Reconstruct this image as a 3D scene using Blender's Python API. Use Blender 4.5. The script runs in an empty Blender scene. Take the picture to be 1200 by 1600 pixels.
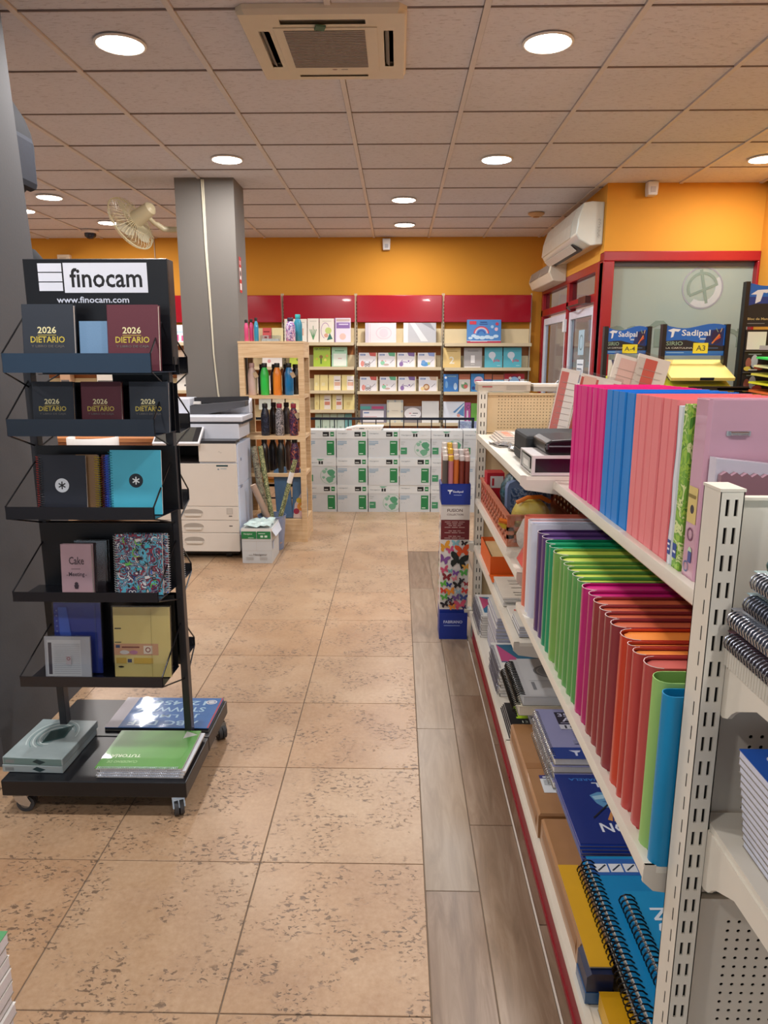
import bpy, math, random
from math import sin, cos, pi, radians
from mathutils import Matrix, Vector
random.seed(7)
C = bpy.context.scene.collection
sc = bpy.context.scene

# ---------------------------------------------------------------- camera, world, lights, exposure
cam_d = bpy.data.cameras.new('camera')
cam = bpy.data.objects.new('camera', cam_d); C.objects.link(cam); sc.camera = cam
cam_d.sensor_fit = 'VERTICAL'; cam_d.sensor_height = 36; cam_d.sensor_width = 27
cam_d.lens = 24.975; cam_d.clip_start = 0.02
cam.location = (0, 0, 1.47)
cam.rotation_euler = (radians(90 - 12.20), 0, radians(1.11))
sc.view_settings.view_transform = 'Standard'; sc.view_settings.look = 'None'
sc.view_settings.gamma = 1; sc.view_settings.use_curve_mapping = False
sc.view_settings.exposure = 0.12
w = bpy.data.worlds.new('world'); sc.world = w; w.use_nodes = True
w.node_tree.nodes['Background'].inputs[0].default_value = (0.80, 0.88, 1.0, 1)
w.node_tree.nodes['Background'].inputs[1].default_value = 1.25
LAMP_W = 18.5
WARM = (1.0, 0.965, 0.945)

# ---------------------------------------------------------------- materials
def lin(h):
    if isinstance(h, str):
        h = h.lstrip('#'); c = [int(h[i:i+2], 16) / 255 for i in (0, 2, 4)]
    else: c = h
    return tuple((v / 12.92 if v <= .04045 else ((v + .055) / 1.055) ** 2.4) for v in c) + (1,)
MC = {}
def mat(col, rough=.5, metal=0., noise=.06, scale=14., bump=0., trans=0., alpha=1., emit=0., coat=0., spec=None):
    """principled material with a slight procedural variation of its colour"""
    key = (col, rough, metal, noise, scale, bump, trans, alpha, emit, coat, spec)
    if key in MC: return MC[key]
    m = bpy.data.materials.new('m_' + str(col).strip('#')); m.use_nodes = True
    nt = m.node_tree; b = nt.nodes['Principled BSDF']; c = lin(col)
    b.inputs['Roughness'].default_value = rough; b.inputs['Metallic'].default_value = metal
    if noise:
        n = nt.nodes.new('ShaderNodeTexNoise'); n.inputs['Scale'].default_value = scale; n.inputs['Detail'].default_value = 3
        g = nt.nodes.new('ShaderNodeNewGeometry'); nt.links.new(g.outputs['Position'], n.inputs['Vector'])
        r = nt.nodes.new('ShaderNodeMix'); r.data_type = 'RGBA'
        r.inputs[6].default_value = tuple(v * (1 - noise * 1.6) for v in c[:3]) + (1,)
        r.inputs[7].default_value = tuple(min(1, v * (1 + noise * 1.2)) for v in c[:3]) + (1,)
        nt.links.new(n.outputs['Fac'], r.inputs[0]); nt.links.new(r.outputs[2], b.inputs['Base Color'])
        if bump:
            bp = nt.nodes.new('ShaderNodeBump'); bp.inputs['Strength'].default_value = bump; bp.inputs['Distance'].default_value = .01
            nt.links.new(n.outputs['Fac'], bp.inputs['Height']); nt.links.new(bp.outputs['Normal'], b.inputs['Normal'])
    else: b.inputs['Base Color'].default_value = c
    if trans: b.inputs['Transmission Weight'].default_value = trans; b.inputs['IOR'].default_value = 1.15
    if alpha < 1: b.inputs['Alpha'].default_value = alpha
    if emit:
        b.inputs['Emission Color'].default_value = c; b.inputs['Emission Strength'].default_value = emit
    if coat: b.inputs['Coat Weight'].default_value = coat
    if spec is not None: b.inputs['Specular IOR Level'].default_value = spec
    MC[key] = m; return m
def nodes_mat(name):
    m = bpy.data.materials.new(name); m.use_nodes = True
    return m, m.node_tree, m.node_tree.nodes['Principled BSDF']
def nd(nt, t, **k):
    n = nt.nodes.new('ShaderNode' + t)
    for a, v in k.items(): setattr(n, a, v)
    return n
def ramp(nt, src, stops):
    r = nd(nt, 'ValToRGB'); e = r.color_ramp.elements
    while len(e) < len(stops): e.new(.5)
    for i, (p, c) in enumerate(stops): e[i].position = p; e[i].color = c if len(c) == 4 else tuple(c) + (1,)
    nt.links.new(src, r.inputs[0]); return r.outputs[0]
def noise(nt, vec, scale, detail=4, rough=.55, dist=0.):
    n = nd(nt, 'TexNoise'); n.inputs['Scale'].default_value = scale; n.inputs['Detail'].default_value = detail
    n.inputs['Roughness'].default_value = rough; n.inputs['Distortion'].default_value = dist
    if vec: nt.links.new(vec, n.inputs['Vector'])
    return n.outputs['Fac']
def math_(nt, op, a, b):
    n = nd(nt, 'Math', operation=op)
    for i, q in enumerate((a, b)):
        if isinstance(q, (int, float)): n.inputs[i].default_value = q
        else: nt.links.new(q, n.inputs[i])
    return n.outputs[0]
def mix(nt, f, a, b, blend='MIX'):
    n = nd(nt, 'Mix', data_type='RGBA', blend_type=blend)
    for i, q in ((0, f), (6, a), (7, b)):
        if isinstance(q, (int, float)): n.inputs[i].default_value = q
        elif isinstance(q, tuple): n.inputs[i].default_value = q
        else: nt.links.new(q, n.inputs[i])
    return n.outputs[2]
def tile_mat():
    m, nt, b = nodes_mat('travertine_look_tile'); P = nd(nt, 'NewGeometry').outputs['Position']
    base = ramp(nt, noise(nt, P, 3.2, 6, .6), [(.28, lin('#987454')), (.5, lin('#ac8a67')), (.72, lin('#bc9f80'))])
    rnd = nd(nt, 'ObjectInfo').outputs['Random']
    base = mix(nt, .22, base, mix(nt, rnd, lin('#a87e5e'), lin('#b8a690')))
    fine = noise(nt, P, 60, 5, .7)
    base = mix(nt, .25, base, ramp(nt, fine, [(.3, lin('#7c6048')), (.7, lin('#c0aa92'))]))
    mp = nd(nt, 'Mapping'); mp.inputs['Scale'].default_value = (1, 1.7, 1); nt.links.new(P, mp.inputs['Vector'])
    pits = ramp(nt, noise(nt, mp.outputs[0], 52, 4, .62, .6), [(.555, (0, 0, 0)), (.585, (1, 1, 1))])
    patch = ramp(nt, noise(nt, P, 6.0, 4, .65), [(.47, (0, 0, 0)), (.55, (1, 1, 1))])
    pm = math_(nt, 'MULTIPLY', pits, patch)
    col = mix(nt, math_(nt, 'MULTIPLY', pm, .8), base, lin('#5c4a3c'))
    nt.links.new(col, b.inputs['Base Color'])
    nt.links.new(math_(nt, 'ADD', math_(nt, 'MULTIPLY', fine, .25), .24), b.inputs['Roughness'])
    bp = nd(nt, 'Bump'); bp.inputs['Strength'].default_value = .35; bp.inputs['Distance'].default_value = .003
    nt.links.new(math_(nt, 'SUBTRACT', math_(nt, 'MULTIPLY', fine, .3), pm), bp.inputs['Height']); nt.links.new(bp.outputs[0], b.inputs['Normal'])
    return m
def plank_mat():
    m, nt, b = nodes_mat('wood_look_plank'); P = nd(nt, 'NewGeometry').outputs['Position']
    mp = nd(nt, 'Mapping'); mp.inputs['Scale'].default_value = (9, 1.1, 1); nt.links.new(P, mp.inputs['Vector'])
    rnd = nd(nt, 'ObjectInfo').outputs['Random']
    off = nd(nt, 'VectorMath', operation='ADD'); nt.links.new(mp.outputs[0], off.inputs[0])
    cb = nd(nt, 'CombineXYZ'); nt.links.new(math_(nt, 'MULTIPLY', rnd, 30), cb.inputs[0]); nt.links.new(cb.outputs[0], off.inputs[1])
    g = noise(nt, off.outputs[0], 2.6, 8, .62, 1.4)
    col = ramp(nt, g, [(.3, lin('#5f4c3c')), (.47, lin('#7a6552')), (.62, lin('#8f7c69')), (.8, lin('#9f8e7c'))])
    col = mix(nt, .42, col, mix(nt, rnd, lin('#6e4c30'), lin('#a89880')))
    nt.links.new(col, b.inputs['Base Color']); b.inputs['Roughness'].default_value = .34
    return m
def ceil_mat():
    m, nt, b = nodes_mat('fissured_ceiling_tile'); P = nd(nt, 'NewGeometry').outputs['Position']
    mp = nd(nt, 'Mapping'); mp.inputs['Scale'].default_value = (1, 4.0, 1); nt.links.new(P, mp.inputs['Vector'])
    f = ramp(nt, noise(nt, mp.outputs[0], 26, 3, .6, .8), [(.56, (0, 0, 0)), (.66, (1, 1, 1))])
    base = mix(nt, noise(nt, P, 2, 2), lin('#d2d0d6'), lin('#dedce4'))
    col = mix(nt, math_(nt, 'MULTIPLY', f, .34), base, lin('#8d7f7e'))
    nt.links.new(col, b.inputs['Base Color']); b.inputs['Roughness'].default_value = .9
    bp = nd(nt, 'Bump'); bp.inputs['Strength'].default_value = .5; bp.inputs['Distance'].default_value = .004; bp.invert = True
    nt.links.new(f, bp.inputs['Height']); nt.links.new(bp.outputs[0], b.inputs['Normal'])
    return m
def wall_mat(name, c, v=.05):
    m, nt, b = nodes_mat(name); P = nd(nt, 'NewGeometry').outputs['Position']; c = lin(c)
    d = tuple(q * (1 - v * 2) for q in c[:3]) + (1,)
    nt.links.new(mix(nt, noise(nt, P, 1.6, 5), d, c), b.inputs['Base Color']); b.inputs['Roughness'].default_value = .8
    bp = nd(nt, 'Bump'); bp.inputs['Strength'].default_value = .12; bp.inputs['Distance'].default_value = .003
    nt.links.new(noise(nt, P, 90, 3), bp.inputs['Height']); nt.links.new(bp.outputs[0], b.inputs['Normal'])
    return m
def wood_mat(name, a, bb, sc_=(1, 1, 14)):
    m, nt, b = nodes_mat(name); P = nd(nt, 'NewGeometry').outputs['Position']
    mp = nd(nt, 'Mapping'); mp.inputs['Scale'].default_value = sc_; nt.links.new(P, mp.inputs['Vector'])
    nt.links.new(ramp(nt, noise(nt, mp.outputs[0], 4, 6, .6, .6), [(.35, lin(a)), (.65, lin(bb))]), b.inputs['Base Color'])
    b.inputs['Roughness'].default_value = .5; return m
def swirl_mat(name, cols, scale=9., dist=2.5):
    """blotchy colourful print, marbled by noise"""
    m, nt, b = nodes_mat(name); P = nd(nt, 'NewGeometry').outputs['Position']
    n = noise(nt, P, scale, 3, .6, dist); k = len(cols)
    r = nd(nt, 'ValToRGB'); r.color_ramp.interpolation = 'CONSTANT'; e = r.color_ramp.elements
    while len(e) < k: e.new(.5)
    for i, c in enumerate(cols): e[i].position = .28 + .44 * i / k if i else 0; e[i].color = lin(c)
    nt.links.new(n, r.inputs[0]); nt.links.new(r.outputs[0], b.inputs['Base Color']); b.inputs['Roughness'].default_value = .35
    return m
def frost_mat():
    m = bpy.data.materials.new('frosted_film_glass'); m.use_nodes = True; nt = m.node_tree; nt.nodes.clear()
    o = nd(nt, 'OutputMaterial'); t = nd(nt, 'BsdfTranslucent'); d = nd(nt, 'BsdfPrincipled'); mx = nd(nt, 'MixShader')
    t.inputs[0].default_value = lin('#c3d0c8'); d.inputs['Base Color'].default_value = lin('#aab8ae'); d.inputs['Roughness'].default_value = .16
    mx.inputs[0].default_value = .62
    nt.links.new(t.outputs[0], mx.inputs[1]); nt.links.new(d.outputs[0], mx.inputs[2]); nt.links.new(mx.outputs[0], o.inputs[0]); return m
def clear_mat(name, tint='#ffffff', glossy=.12, rough=.03):
    """thin clear sheet: straight-through transparency plus a glossy share"""
    m = bpy.data.materials.new(name); m.use_nodes = True; nt = m.node_tree; nt.nodes.clear()
    o = nd(nt, 'OutputMaterial'); t = nd(nt, 'BsdfTransparent'); g = nd(nt, 'BsdfGlossy'); mx = nd(nt, 'MixShader')
    t.inputs[0].default_value = lin(tint); g.inputs['Roughness'].default_value = rough; mx.inputs[0].default_value = glossy
    nt.links.new(t.outputs[0], mx.inputs[1]); nt.links.new(g.outputs[0], mx.inputs[2]); nt.links.new(mx.outputs[0], o.inputs[0]); return m

TILE, PLANK, CEIL = tile_mat(), plank_mat(), ceil_mat()
ORANGE = wall_mat('orange_wall_paint', '#d8942a'); GREY = wall_mat('grey_pillar_paint', '#77736e'); DARK = wall_mat('dark_grey_pillar_paint', '#4b4c50')
PLAIN = wall_mat('plain_wall_paint', '#e2e0dd')
WOOD = wood_mat('pale_oak', '#c9a67c', '#dcbf97', (1, 1, 16)); BROWN = wood_mat('brown_wood', '#8a5430', '#a96d40')
FROST = frost_mat(); GLASS = clear_mat('door_glass', '#e8eef0', .16); FILM = clear_mat('clear_film', '#fafafa', .10, .10); CLEAR = clear_mat('clear_plastic', '#eef2f6', .15, .08)
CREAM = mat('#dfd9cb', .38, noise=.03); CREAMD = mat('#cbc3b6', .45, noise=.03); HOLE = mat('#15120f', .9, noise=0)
WHITE = mat('#e9e7e4', .45, noise=.03); PAPER = mat('#e8e4de', .7, noise=.05, scale=220); BLACK = mat('#121216', .38, noise=.04); RED = mat('#a00f22', .16, noise=.03, coat=.4)
FRAME = mat('#97131c', .3, noise=.04); CHROME = mat('#c8c8c8', .22, 1., noise=0); STEEL = mat('#8a8c8e', .35, 1., noise=0); DKWIRE = mat('#1c1c20', .3, .6, noise=0)
OFFW = mat('#ded6c8', .42, noise=.03); CARD = mat('#a97f57', .75, noise=.05)
def pm(c): return mat(c, .5, noise=0)

# ---------------------------------------------------------------- mesh builder
class MB:
    def __init__(s): s.v = []; s.f = []; s.m = []; s.M = None
    def add(s, vs, fs, m=0):
        n = len(s.v)
        for p in vs:
            p = Vector(p)
            if s.M is not None: p = s.M @ p
            s.v.append(p[:])
        for f in fs: s.f.append([i + n for i in f]); s.m.append(m)
        return s
    def box(s, x0, x1, y0, y1, z0, z1, m=0):
        vs = [(x, y, z) for z in (z0, z1) for y in (y0, y1) for x in (x0, x1)]
        return s.add(vs, [(0, 2, 3, 1), (4, 5, 7, 6), (0, 1, 5, 4), (2, 6, 7, 3), (0, 4, 6, 2), (1, 3, 7, 5)], m)
    def prism(s, poly, a, b, axis='y', m=0, caps=True):
        """extrude a closed 2d polygon along an axis"""
        def P(u, v, t): return {'y': (u, t, v), 'x': (t, u, v), 'z': (u, v, t)}[axis]
        n = len(poly); vs = [P(u, v, a) for u, v in poly] + [P(u, v, b) for u, v in poly]
        fs = [(i, (i + 1) % n, n + (i + 1) % n, n + i) for i in range(n)]
        if caps: fs += [tuple(range(n))[::-1], tuple(range(n, 2 * n))]
        return s.add(vs, fs, m)
    def cyl(s, p0, p1, r, n=12, m=0, r2=None, caps=True):
        p0, p1 = Vector(p0), Vector(p1); d = (p1 - p0).normalized(); r2 = r if r2 is None else r2
        a = d.orthogonal().normalized(); b = d.cross(a)
        vs = [p0 + (a * cos(2 * pi * i / n) + b * sin(2 * pi * i / n)) * r for i in range(n)] + \
             [p1 + (a * cos(2 * pi * i / n) + b * sin(2 * pi * i / n)) * r2 for i in range(n)]
        fs = [(i, (i + 1) % n, n + (i + 1) % n, n + i) for i in range(n)]
        if caps: fs += [tuple(range(n))[::-1], tuple(range(n, 2 * n))]
        return s.add(vs, fs, m)
    def tube(s, pts, r, n=6, m=0, closed=False):
        pts = [Vector(p) for p in pts]; k = len(pts); vs = []; a = None
        for i, p in enumerate(pts):
            q0 = pts[i - 1] if (i or closed) else p; q1 = pts[(i + 1) % k] if (i < k - 1 or closed) else p
            d = (q1 - q0).normalized()
            if a is None: a = d.orthogonal().normalized()
            else:
                a = (a - d * a.dot(d)); a = a.normalized() if a.length > 1e-6 else d.orthogonal().normalized()
            b = d.cross(a)
            vs += [p + (a * cos(2 * pi * j / n) + b * sin(2 * pi * j / n)) * r for j in range(n)]
        fs = []
        for i in range(k if closed else k - 1):
            o, q = i * n, ((i + 1) % k) * n
            fs += [(o + j, o + (j + 1) % n, q + (j + 1) % n, q + j) for j in range(n)]
        if not closed: fs += [tuple(range(n))[::-1], tuple(range((k - 1) * n, k * n))]
        return s.add(vs, fs, m)
    def lathe(s, prof, c=(0, 0), n=16, m=0, axis='z'):
        vs = []; k = len(prof)
        for r, z in prof:
            for j in range(n):
                a = 2 * pi * j / n
                vs.append((c[0] + r * cos(a), c[1] + r * sin(a), z))
        fs = [(i * n + j, i * n + (j + 1) % n, (i + 1) * n + (j + 1) % n, (i + 1) * n + j) for i in range(k - 1) for j in range(n)]
        fs += [tuple(range(n))[::-1], tuple(range((k - 1) * n, k * n))]
        return s.add(vs, fs, m)
    def poly(s, pts, m=0): return s.add(pts, [tuple(range(len(pts)))], m)
def obj(name, mb, mats, parent=None, loc=(0, 0, 0), rot=(0, 0, 0), smooth=None, bevel=0, solid=0):
    me = bpy.data.meshes.new(name); me.from_pydata(mb.v, [], mb.f)
    for m in (mats if isinstance(mats, (list, tuple)) else [mats]): me.materials.append(m)
    if any(mb.m): me.polygons.foreach_set('material_index', mb.m)
    me.update()
    if smooth:
        me.polygons.foreach_set('use_smooth', [True] * len(me.polygons)); me.set_sharp_from_angle(angle=radians(smooth))
    o = bpy.data.objects.new(name, me); C.objects.link(o); o.location = loc; o.rotation_euler = rot
    if parent: o.parent = parent
    if bevel:
        b = o.modifiers.new('bevel', 'BEVEL'); b.width = bevel; b.segments = 2; b.limit_method = 'ANGLE'
    if solid:
        b = o.modifiers.new('solid', 'SOLIDIFY'); b.thickness = solid
    return o
def thing(name, label, cat, loc=(0, 0, 0), rotz=0., group=None, rot=None):
    o = bpy.data.objects.new(name, None); C.objects.link(o); o.empty_display_size = .05
    o.location = loc; o.rotation_euler = rot or (0, 0, rotz); o['label'] = label; o['category'] = cat
    if group: o['group'] = group
    return o
def tag(o, label, cat, group=None, kind=None):
    o['label'] = label; o['category'] = cat
    if group: o['group'] = group
    if kind: o['kind'] = kind
    return o
def struct(o, label, cat='wall'):
    o['label'] = label; o['category'] = cat; o['kind'] = 'structure'; return o
def dup(root, loc, rotz=None, label=None, group=None, mats=None):
    """copy a thing with its parts and sub-parts; mats maps part name -> material"""
    r = root.copy(); C.objects.link(r); r.location = loc
    if rotz is not None: r.rotation_euler = (0, 0, rotz)
    if label: r['label'] = label
    if group: r['group'] = group
    def rec(src, dst):
        for ch in list(src.children):
            c = ch.copy(); C.objects.link(c); c.parent = dst
            nm = ch.name.split('.')[0]
            if mats and nm in mats:
                c.data = c.data.copy(); c.data.materials[0] = mats[nm]
            rec(ch, c)
    rec(root, r); return r
ORD = ['', 'first', 'second', 'third', 'fourth', 'fifth', 'sixth', 'seventh', 'eighth', 'ninth', 'tenth', 'eleventh', 'twelfth', 'thirteenth', 'fourteenth', 'fifteenth']

# ---------------------------------------------------------------- flat print: lettering and shapes laid on a face
TX = {}
def text_geo(s):
    if s in TX: return TX[s]
    cu = bpy.data.curves.new('t', 'FONT'); cu.body = s; cu.size = 1; cu.resolution_u = 2; cu.offset = .016
    o = bpy.data.objects.new('t', cu); C.objects.link(o)
    bpy.context.view_layer.update()
    me = bpy.data.meshes.new_from_object(o.evaluated_get(bpy.context.evaluated_depsgraph_get()))
    v = [(p.co.x, p.co.y) for p in me.vertices]; f = [tuple(p.vertices) for p in me.polygons]
    bpy.data.objects.remove(o); bpy.data.curves.remove(cu); bpy.data.meshes.remove(me)
    x0 = min(p[0] for p in v); x1 = max(p[0] for p in v); y0 = min(p[1] for p in v); y1 = max(p[1] for p in v)
    TX[s] = ([((a - x0) / (x1 - x0), (b - y0) / (y1 - y0)) for a, b in v], f, (x1 - x0) / (y1 - y0)); return TX[s]
class Print:
    """shapes in a (u, v) plane; every later shape lies a hair above the earlier ones"""
    def __init__(s, lift=.0003): s.mb = MB(); s.mats = []; s.z = lift; s.dz = .00012
    def mi(s, m):
        m = pm(m) if isinstance(m, str) else m
        if m not in s.mats: s.mats.append(m)
        return s.mats.index(m)
    def rect(s, u, v, w_, h, m):
        s.z += s.dz; s.mb.add([(u, v, s.z), (u + w_, v, s.z), (u + w_, v + h, s.z), (u, v + h, s.z)], [(0, 1, 2, 3)], s.mi(m)); return s
    def poly(s, pts, m): s.z += s.dz; s.mb.poly([(a, b, s.z) for a, b in pts], s.mi(m)); return s
    def disc(s, u, v, r, m, n=20, ry=None):
        return s.poly([(u + r * cos(2 * pi * i / n), v + (ry or r) * sin(2 * pi * i / n)) for i in range(n)], m)
    def ring(s, u, v, r, t, m, n=24, a0=0, a1=2 * pi, ry=None):
        s.z += s.dz; vs = []; q = (ry or r) / r
        for i in range(n + 1):
            a = a0 + (a1 - a0) * i / n
            vs += [(u + r * cos(a), v + r * q * sin(a), s.z), (u + (r - t) * cos(a), v + (r - t) * q * sin(a), s.z)]
        s.mb.add(vs, [(2 * i, 2 * i + 2, 2 * i + 3, 2 * i + 1) for i in range(n)], s.mi(m)); return s
    def line(s, a, b, t, m):
        a, b = Vector(a), Vector(b); d = (b - a).normalized(); n = Vector((-d.y, d.x)) * t / 2
        return s.poly([tuple(a - n), tuple(b - n), tuple(b + n), tuple(a + n)], m)
    def text(s, u, v, w_, h, txt, m, mirror=False, flip=False):
        """fit the text in the box u..u+w, v..v+h; flip turns it upside down"""
        vs, fs, asp = text_geo(txt); s.z += s.dz
        out = []
        for a, b in vs:
            if mirror: a = 1 - a
            if flip: a, b = 1 - a, 1 - b
            out.append((u + a * w_, v + b * h, s.z))
        s.mb.add(out, [f[::-1] if mirror else f for f in fs], s.mi(m)); return s
    def put(s, name, parent, M):
        s.mb.v = [(M @ Vector(p))[:] for p in s.mb.v]
        return obj(name, s.mb, s.mats, parent)
def Mfront(x=0, y=0, z=0): return Matrix(((1, 0, 0, x), (0, 0, -1, y), (0, 1, 0, z), (0, 0, 0, 1)))   # u +X, v +Z, normal -Y
def Mleft(x=0, y=0, z=0): return Matrix(((0, 0, -1, x), (-1, 0, 0, y), (0, 1, 0, z), (0, 0, 0, 1)))   # u -Y, v +Z, normal -X
def Mright(x=0, y=0, z=0): return Matrix(((0, 0, 1, x), (1, 0, 0, y), (0, 1, 0, z), (0, 0, 0, 1)))   # u +Y, v +Z, normal +X
def Mtop(x=0, y=0, z=0): return Matrix.Translation((x, y, z))                                        # u +X, v +Y, normal +Z

# ================================================================ SETTING
HC = 2.80; BW = 8.47
f = MB(); f.box(-5.2, 3.0, -2.0, 8.6, -.05, -.003); f.box(3.0, 9.0, 6.0, 12, -.05, -.003); f.box(1.7, 3.0, 8.6, 12, -.05, -.003)
f.box(-9, 9, -9, -2.1, -.12, -.05)
floor = struct(obj('floor', f, mat('#6f6153', .8)), 'brown floor of square stone-look tiles with a strip of wood-look planks beside the shelving', 'floor')
def tile_mesh(w_, d, t, m, name, b=.003):
    mb = MB(); x, y = w_ / 2, d / 2
    mb.add([(-x, -y, -t), (x, -y, -t), (x, y, -t), (-x, y, -t), (-x, -y, -b), (x, -y, -b), (x, y, -b), (-x, y, -b),
            (-x + b, -y + b, 0), (x - b, -y + b, 0), (x - b, y - b, 0), (-x + b, y - b, 0)],
           [(0, 1, 5, 4), (1, 2, 6, 5), (2, 3, 7, 6), (3, 0, 4, 7), (4, 5, 9, 8), (5, 6, 10, 9), (6, 7, 11, 10), (7, 4, 8, 11), (8, 9, 10, 11)])
    me = bpy.data.meshes.new(name); me.from_pydata(mb.v, [], mb.f); me.materials.append(m); me.update(); return me
def place(me, name, parent, loc):
    o = bpy.data.objects.new(name, me); C.objects.link(o); o.parent = parent; o.location = loc; return o
TX0, TP = .083, .488
ft = tile_mesh(TP - .0035, .502 - .0035, .008, TILE, 'floor_tile', .0012)
ft2 = tile_mesh(TP - .0035, .40 - .0035, .008, TILE, 'floor_tile', .0012)
for j in range(17):
    y = .341 + .5015 * j + .2507
    for i in range(-10, 4):
        if i >= 1 and y < 5.3: continue
        if i == 0: continue
        x = TX0 + TP * (i + .5) if i < 0 else TX0 + TP * (i - .5)
        if x > 1.5: continue
        place(ft if y + .25 < 8.6 else ft2, 'floor_tile', floor, (x, min(y, 8.38), 0))
for (x0, x1, off) in ((.083, .237, 1.738), (.237, .3755, 2.03), (.379, .53, 1.62)):
    ys = [off - .9 + .9 * k for k in range(6)]
    for a in ys:
        a0, a1 = max(a, .35), min(a + .9, 5.35)
        if a1 - a0 < .1: continue
        place(tile_mesh(x1 - x0 - .0025, a1 - a0 - .0025, .008, PLANK, 'floor_plank', .001), 'floor_plank', floor, ((x0 + x1) / 2, (a0 + a1) / 2, 0))
place(tile_mesh(1.1, 5.0, .008, PLANK, 'floor_plank', .001), 'floor_plank', floor, (1.09, 2.85, -.0005))
mb = MB(); mb.box(.3745, .3795, .4, 3.55, 0, .003); obj('joint_strip', mb, mat('#d9d2c6', .3), floor)

# ceiling: base plane, tiles, T bars
mb = MB(); mb.box(-5.2, 3.0, -2, 8.6, HC + .02, HC + .08)
ceiling = struct(obj('ceiling', mb, mat('#4a4040', .9)), 'suspended ceiling of square fissured tiles in a metal grid', 'ceiling')
CX0, CP, CY0 = .34, .6175, 3.114
me_c = tile_mesh(CP - .028, .6 - .009, .012, CEIL, 'ceiling_tile', .002)
me_c.transform(Matrix.Rotation(pi, 4, 'X'))
CAS = (-.625, .03, 3.07, 3.76)
for j in range(-8, 9):
    yc = CY0 + .6 * (j + .5)
    for i in range(-9, 5):
        xc = CX0 + CP * (i - .5)
        if xc > 3 or xc < -5.1 or yc > 8.6: continue
        if xc > 1.9 and yc > 6.3: continue
        place(me_c, 'ceiling_tile', ceiling, (xc, yc, HC + .005 + random.uniform(-.001, .001)))
for i in range(-9, 5):
    mb = MB(); mb.box(-.0125, .0125, -2, 8.5, HC - .003, HC + .014); place(obj('g', mb, mat('#d6cfcc', .45)).data, 'grid_bar', ceiling, (CX0 + CP * i, 0, 0))
    bpy.data.objects.remove(bpy.data.objects['g'])
for j in range(-8, 10):
    y = CY0 + .6 * j
    if y > 8.45: continue
    mb = MB(); mb.box(-5.2, 3.0, -.0025, .0025, HC - .0005, HC + .014); o = obj('grid_bar', mb, mat('#8d7e78', .5), ceiling, (0, y, 0))

# walls
def wall(name, label, boxes, m):
    mb = MB()
    for b in boxes: mb.box(*b)
    return struct(obj(name, mb, m), label)
back = wall('wall_back', 'orange painted back wall behind the red topped shelving', [(-5.2, 1.75, BW, BW + .1, 0, HC + .02)], ORANGE)
wall('wall_left', 'plain side wall beyond the dark column', [(-5.3, -5.2, -2, 8.6, 0, HC + .02)], PLAIN)
wall('wall_front', 'plain wall with a wide opening added for daylight behind the viewer', [(-5.2, 3.1, -2.1, -2, 0, .35), (-5.2, 3.1, -2.1, -2, 2.55, HC + .02), (-5.2, -4.0, -2.1, -2, .35, 2.55), (2.5, 3.1, -2.1, -2, .35, 2.55)], PLAIN)
w2 = thing('window_added', 'unseen red framed shopfront window added behind the viewer for daylight', 'window', (-.75, -2.05, .35)); w2['kind'] = 'structure'  # unseen window, added for the cool daylight implied from behind
mb = MB()
for b in ((-3.25, 3.25, -.03, .03, 0, .06), (-3.25, 3.25, -.03, .03, 2.14, 2.2), (-3.25, -3.19, -.03, .03, .06, 2.14), (3.19, 3.25, -.03, .03, .06, 2.14), (-1.1, -1.04, -.03, .03, .06, 2.14), (1.04, 1.1, -.03, .03, .06, 2.14)): mb.box(*b)
obj('window_frame', mb, FRAME, w2)
for a, b in ((-3.19, -1.1), (-1.04, 1.04), (1.1, 3.19)):
    mb = MB(); mb.box(a, b, -.003, .003, .06, 2.14); obj('window_pane', mb, GLASS, w2)
wall('wall_right', 'orange painted side wall beyond the shop window', [(2.86, 2.96, -2, 6.0, 0, HC + .02)], ORANGE)
wall('wall_entrance', 'orange wall strip above the entrance with two air units', [(1.63, 1.72, 6.081, BW, 2.24, HC + .02)], ORANGE)
wall('wall_window', 'orange wall strip above the frosted shop window', [(1.63, 2.96, 5.98, 6.08, 2.29, HC + .02), (1.63, 2.96, 5.98, 6.08, 0, .25)], ORANGE)
wall('wall_street_added', 'pale facade added outside, its pink standing in for reflections in the entrance glass', [(1.7, 9.0, 11.6, 11.8, 0, 5.0)], wall_mat('facade', '#c9a48e'))  # added outside; pinkish tone imitates shop reflections in the door glass
wall('wall_column', 'dark grey painted column beside the black display stand', [(-2.3, -1.455, 2.33, 3.06, 0, HC + .01)], DARK)
for v in bpy.data.objects['wall_column'].data.vertices:
    if v.co.x > -2: v.co.x = -1.438 - .104 * v.co.z / HC      # face slanted to match its lean in the image; the real column is upright
pl = wall('wall_pillar', 'grey square pillar behind the photocopier', [(-1.70, -1.25, 5.75, 6.1, 0, HC + .01)], GREY)
mb = MB(); pts = [(-1.49, 5.742, 2.79), (-1.485, 5.742, 2.3), (-1.472, 5.742, 1.9), (-1.462, 5.742, 1.5), (-1.44, 5.742, 1.2), (-1.425, 5.742, 1.1)]
mb.tube(pts, .006, 6); mb.tube([(x + .013 - .004 * i, y, z) for i, (x, y, z) in enumerate(pts)], .006, 6)
obj('cable', mb, mat('#d8d2bc', .5), pl)
P = Print(); P.rect(0, 0, .08, .27, '#c8202c'); P.rect(.01, .10, .06, .09, '#f0ecec'); P.disc(.04, .145, .022, '#222222'); P.rect(.01, .02, .06, .05, '#f0ecec'); P.text(.012, .21, .056, .03, 'EXTINTOR', '#f0ecec')
o = P.put('fire_sign', pl, Mright(-1.248, 5.82, 1.98))

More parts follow.
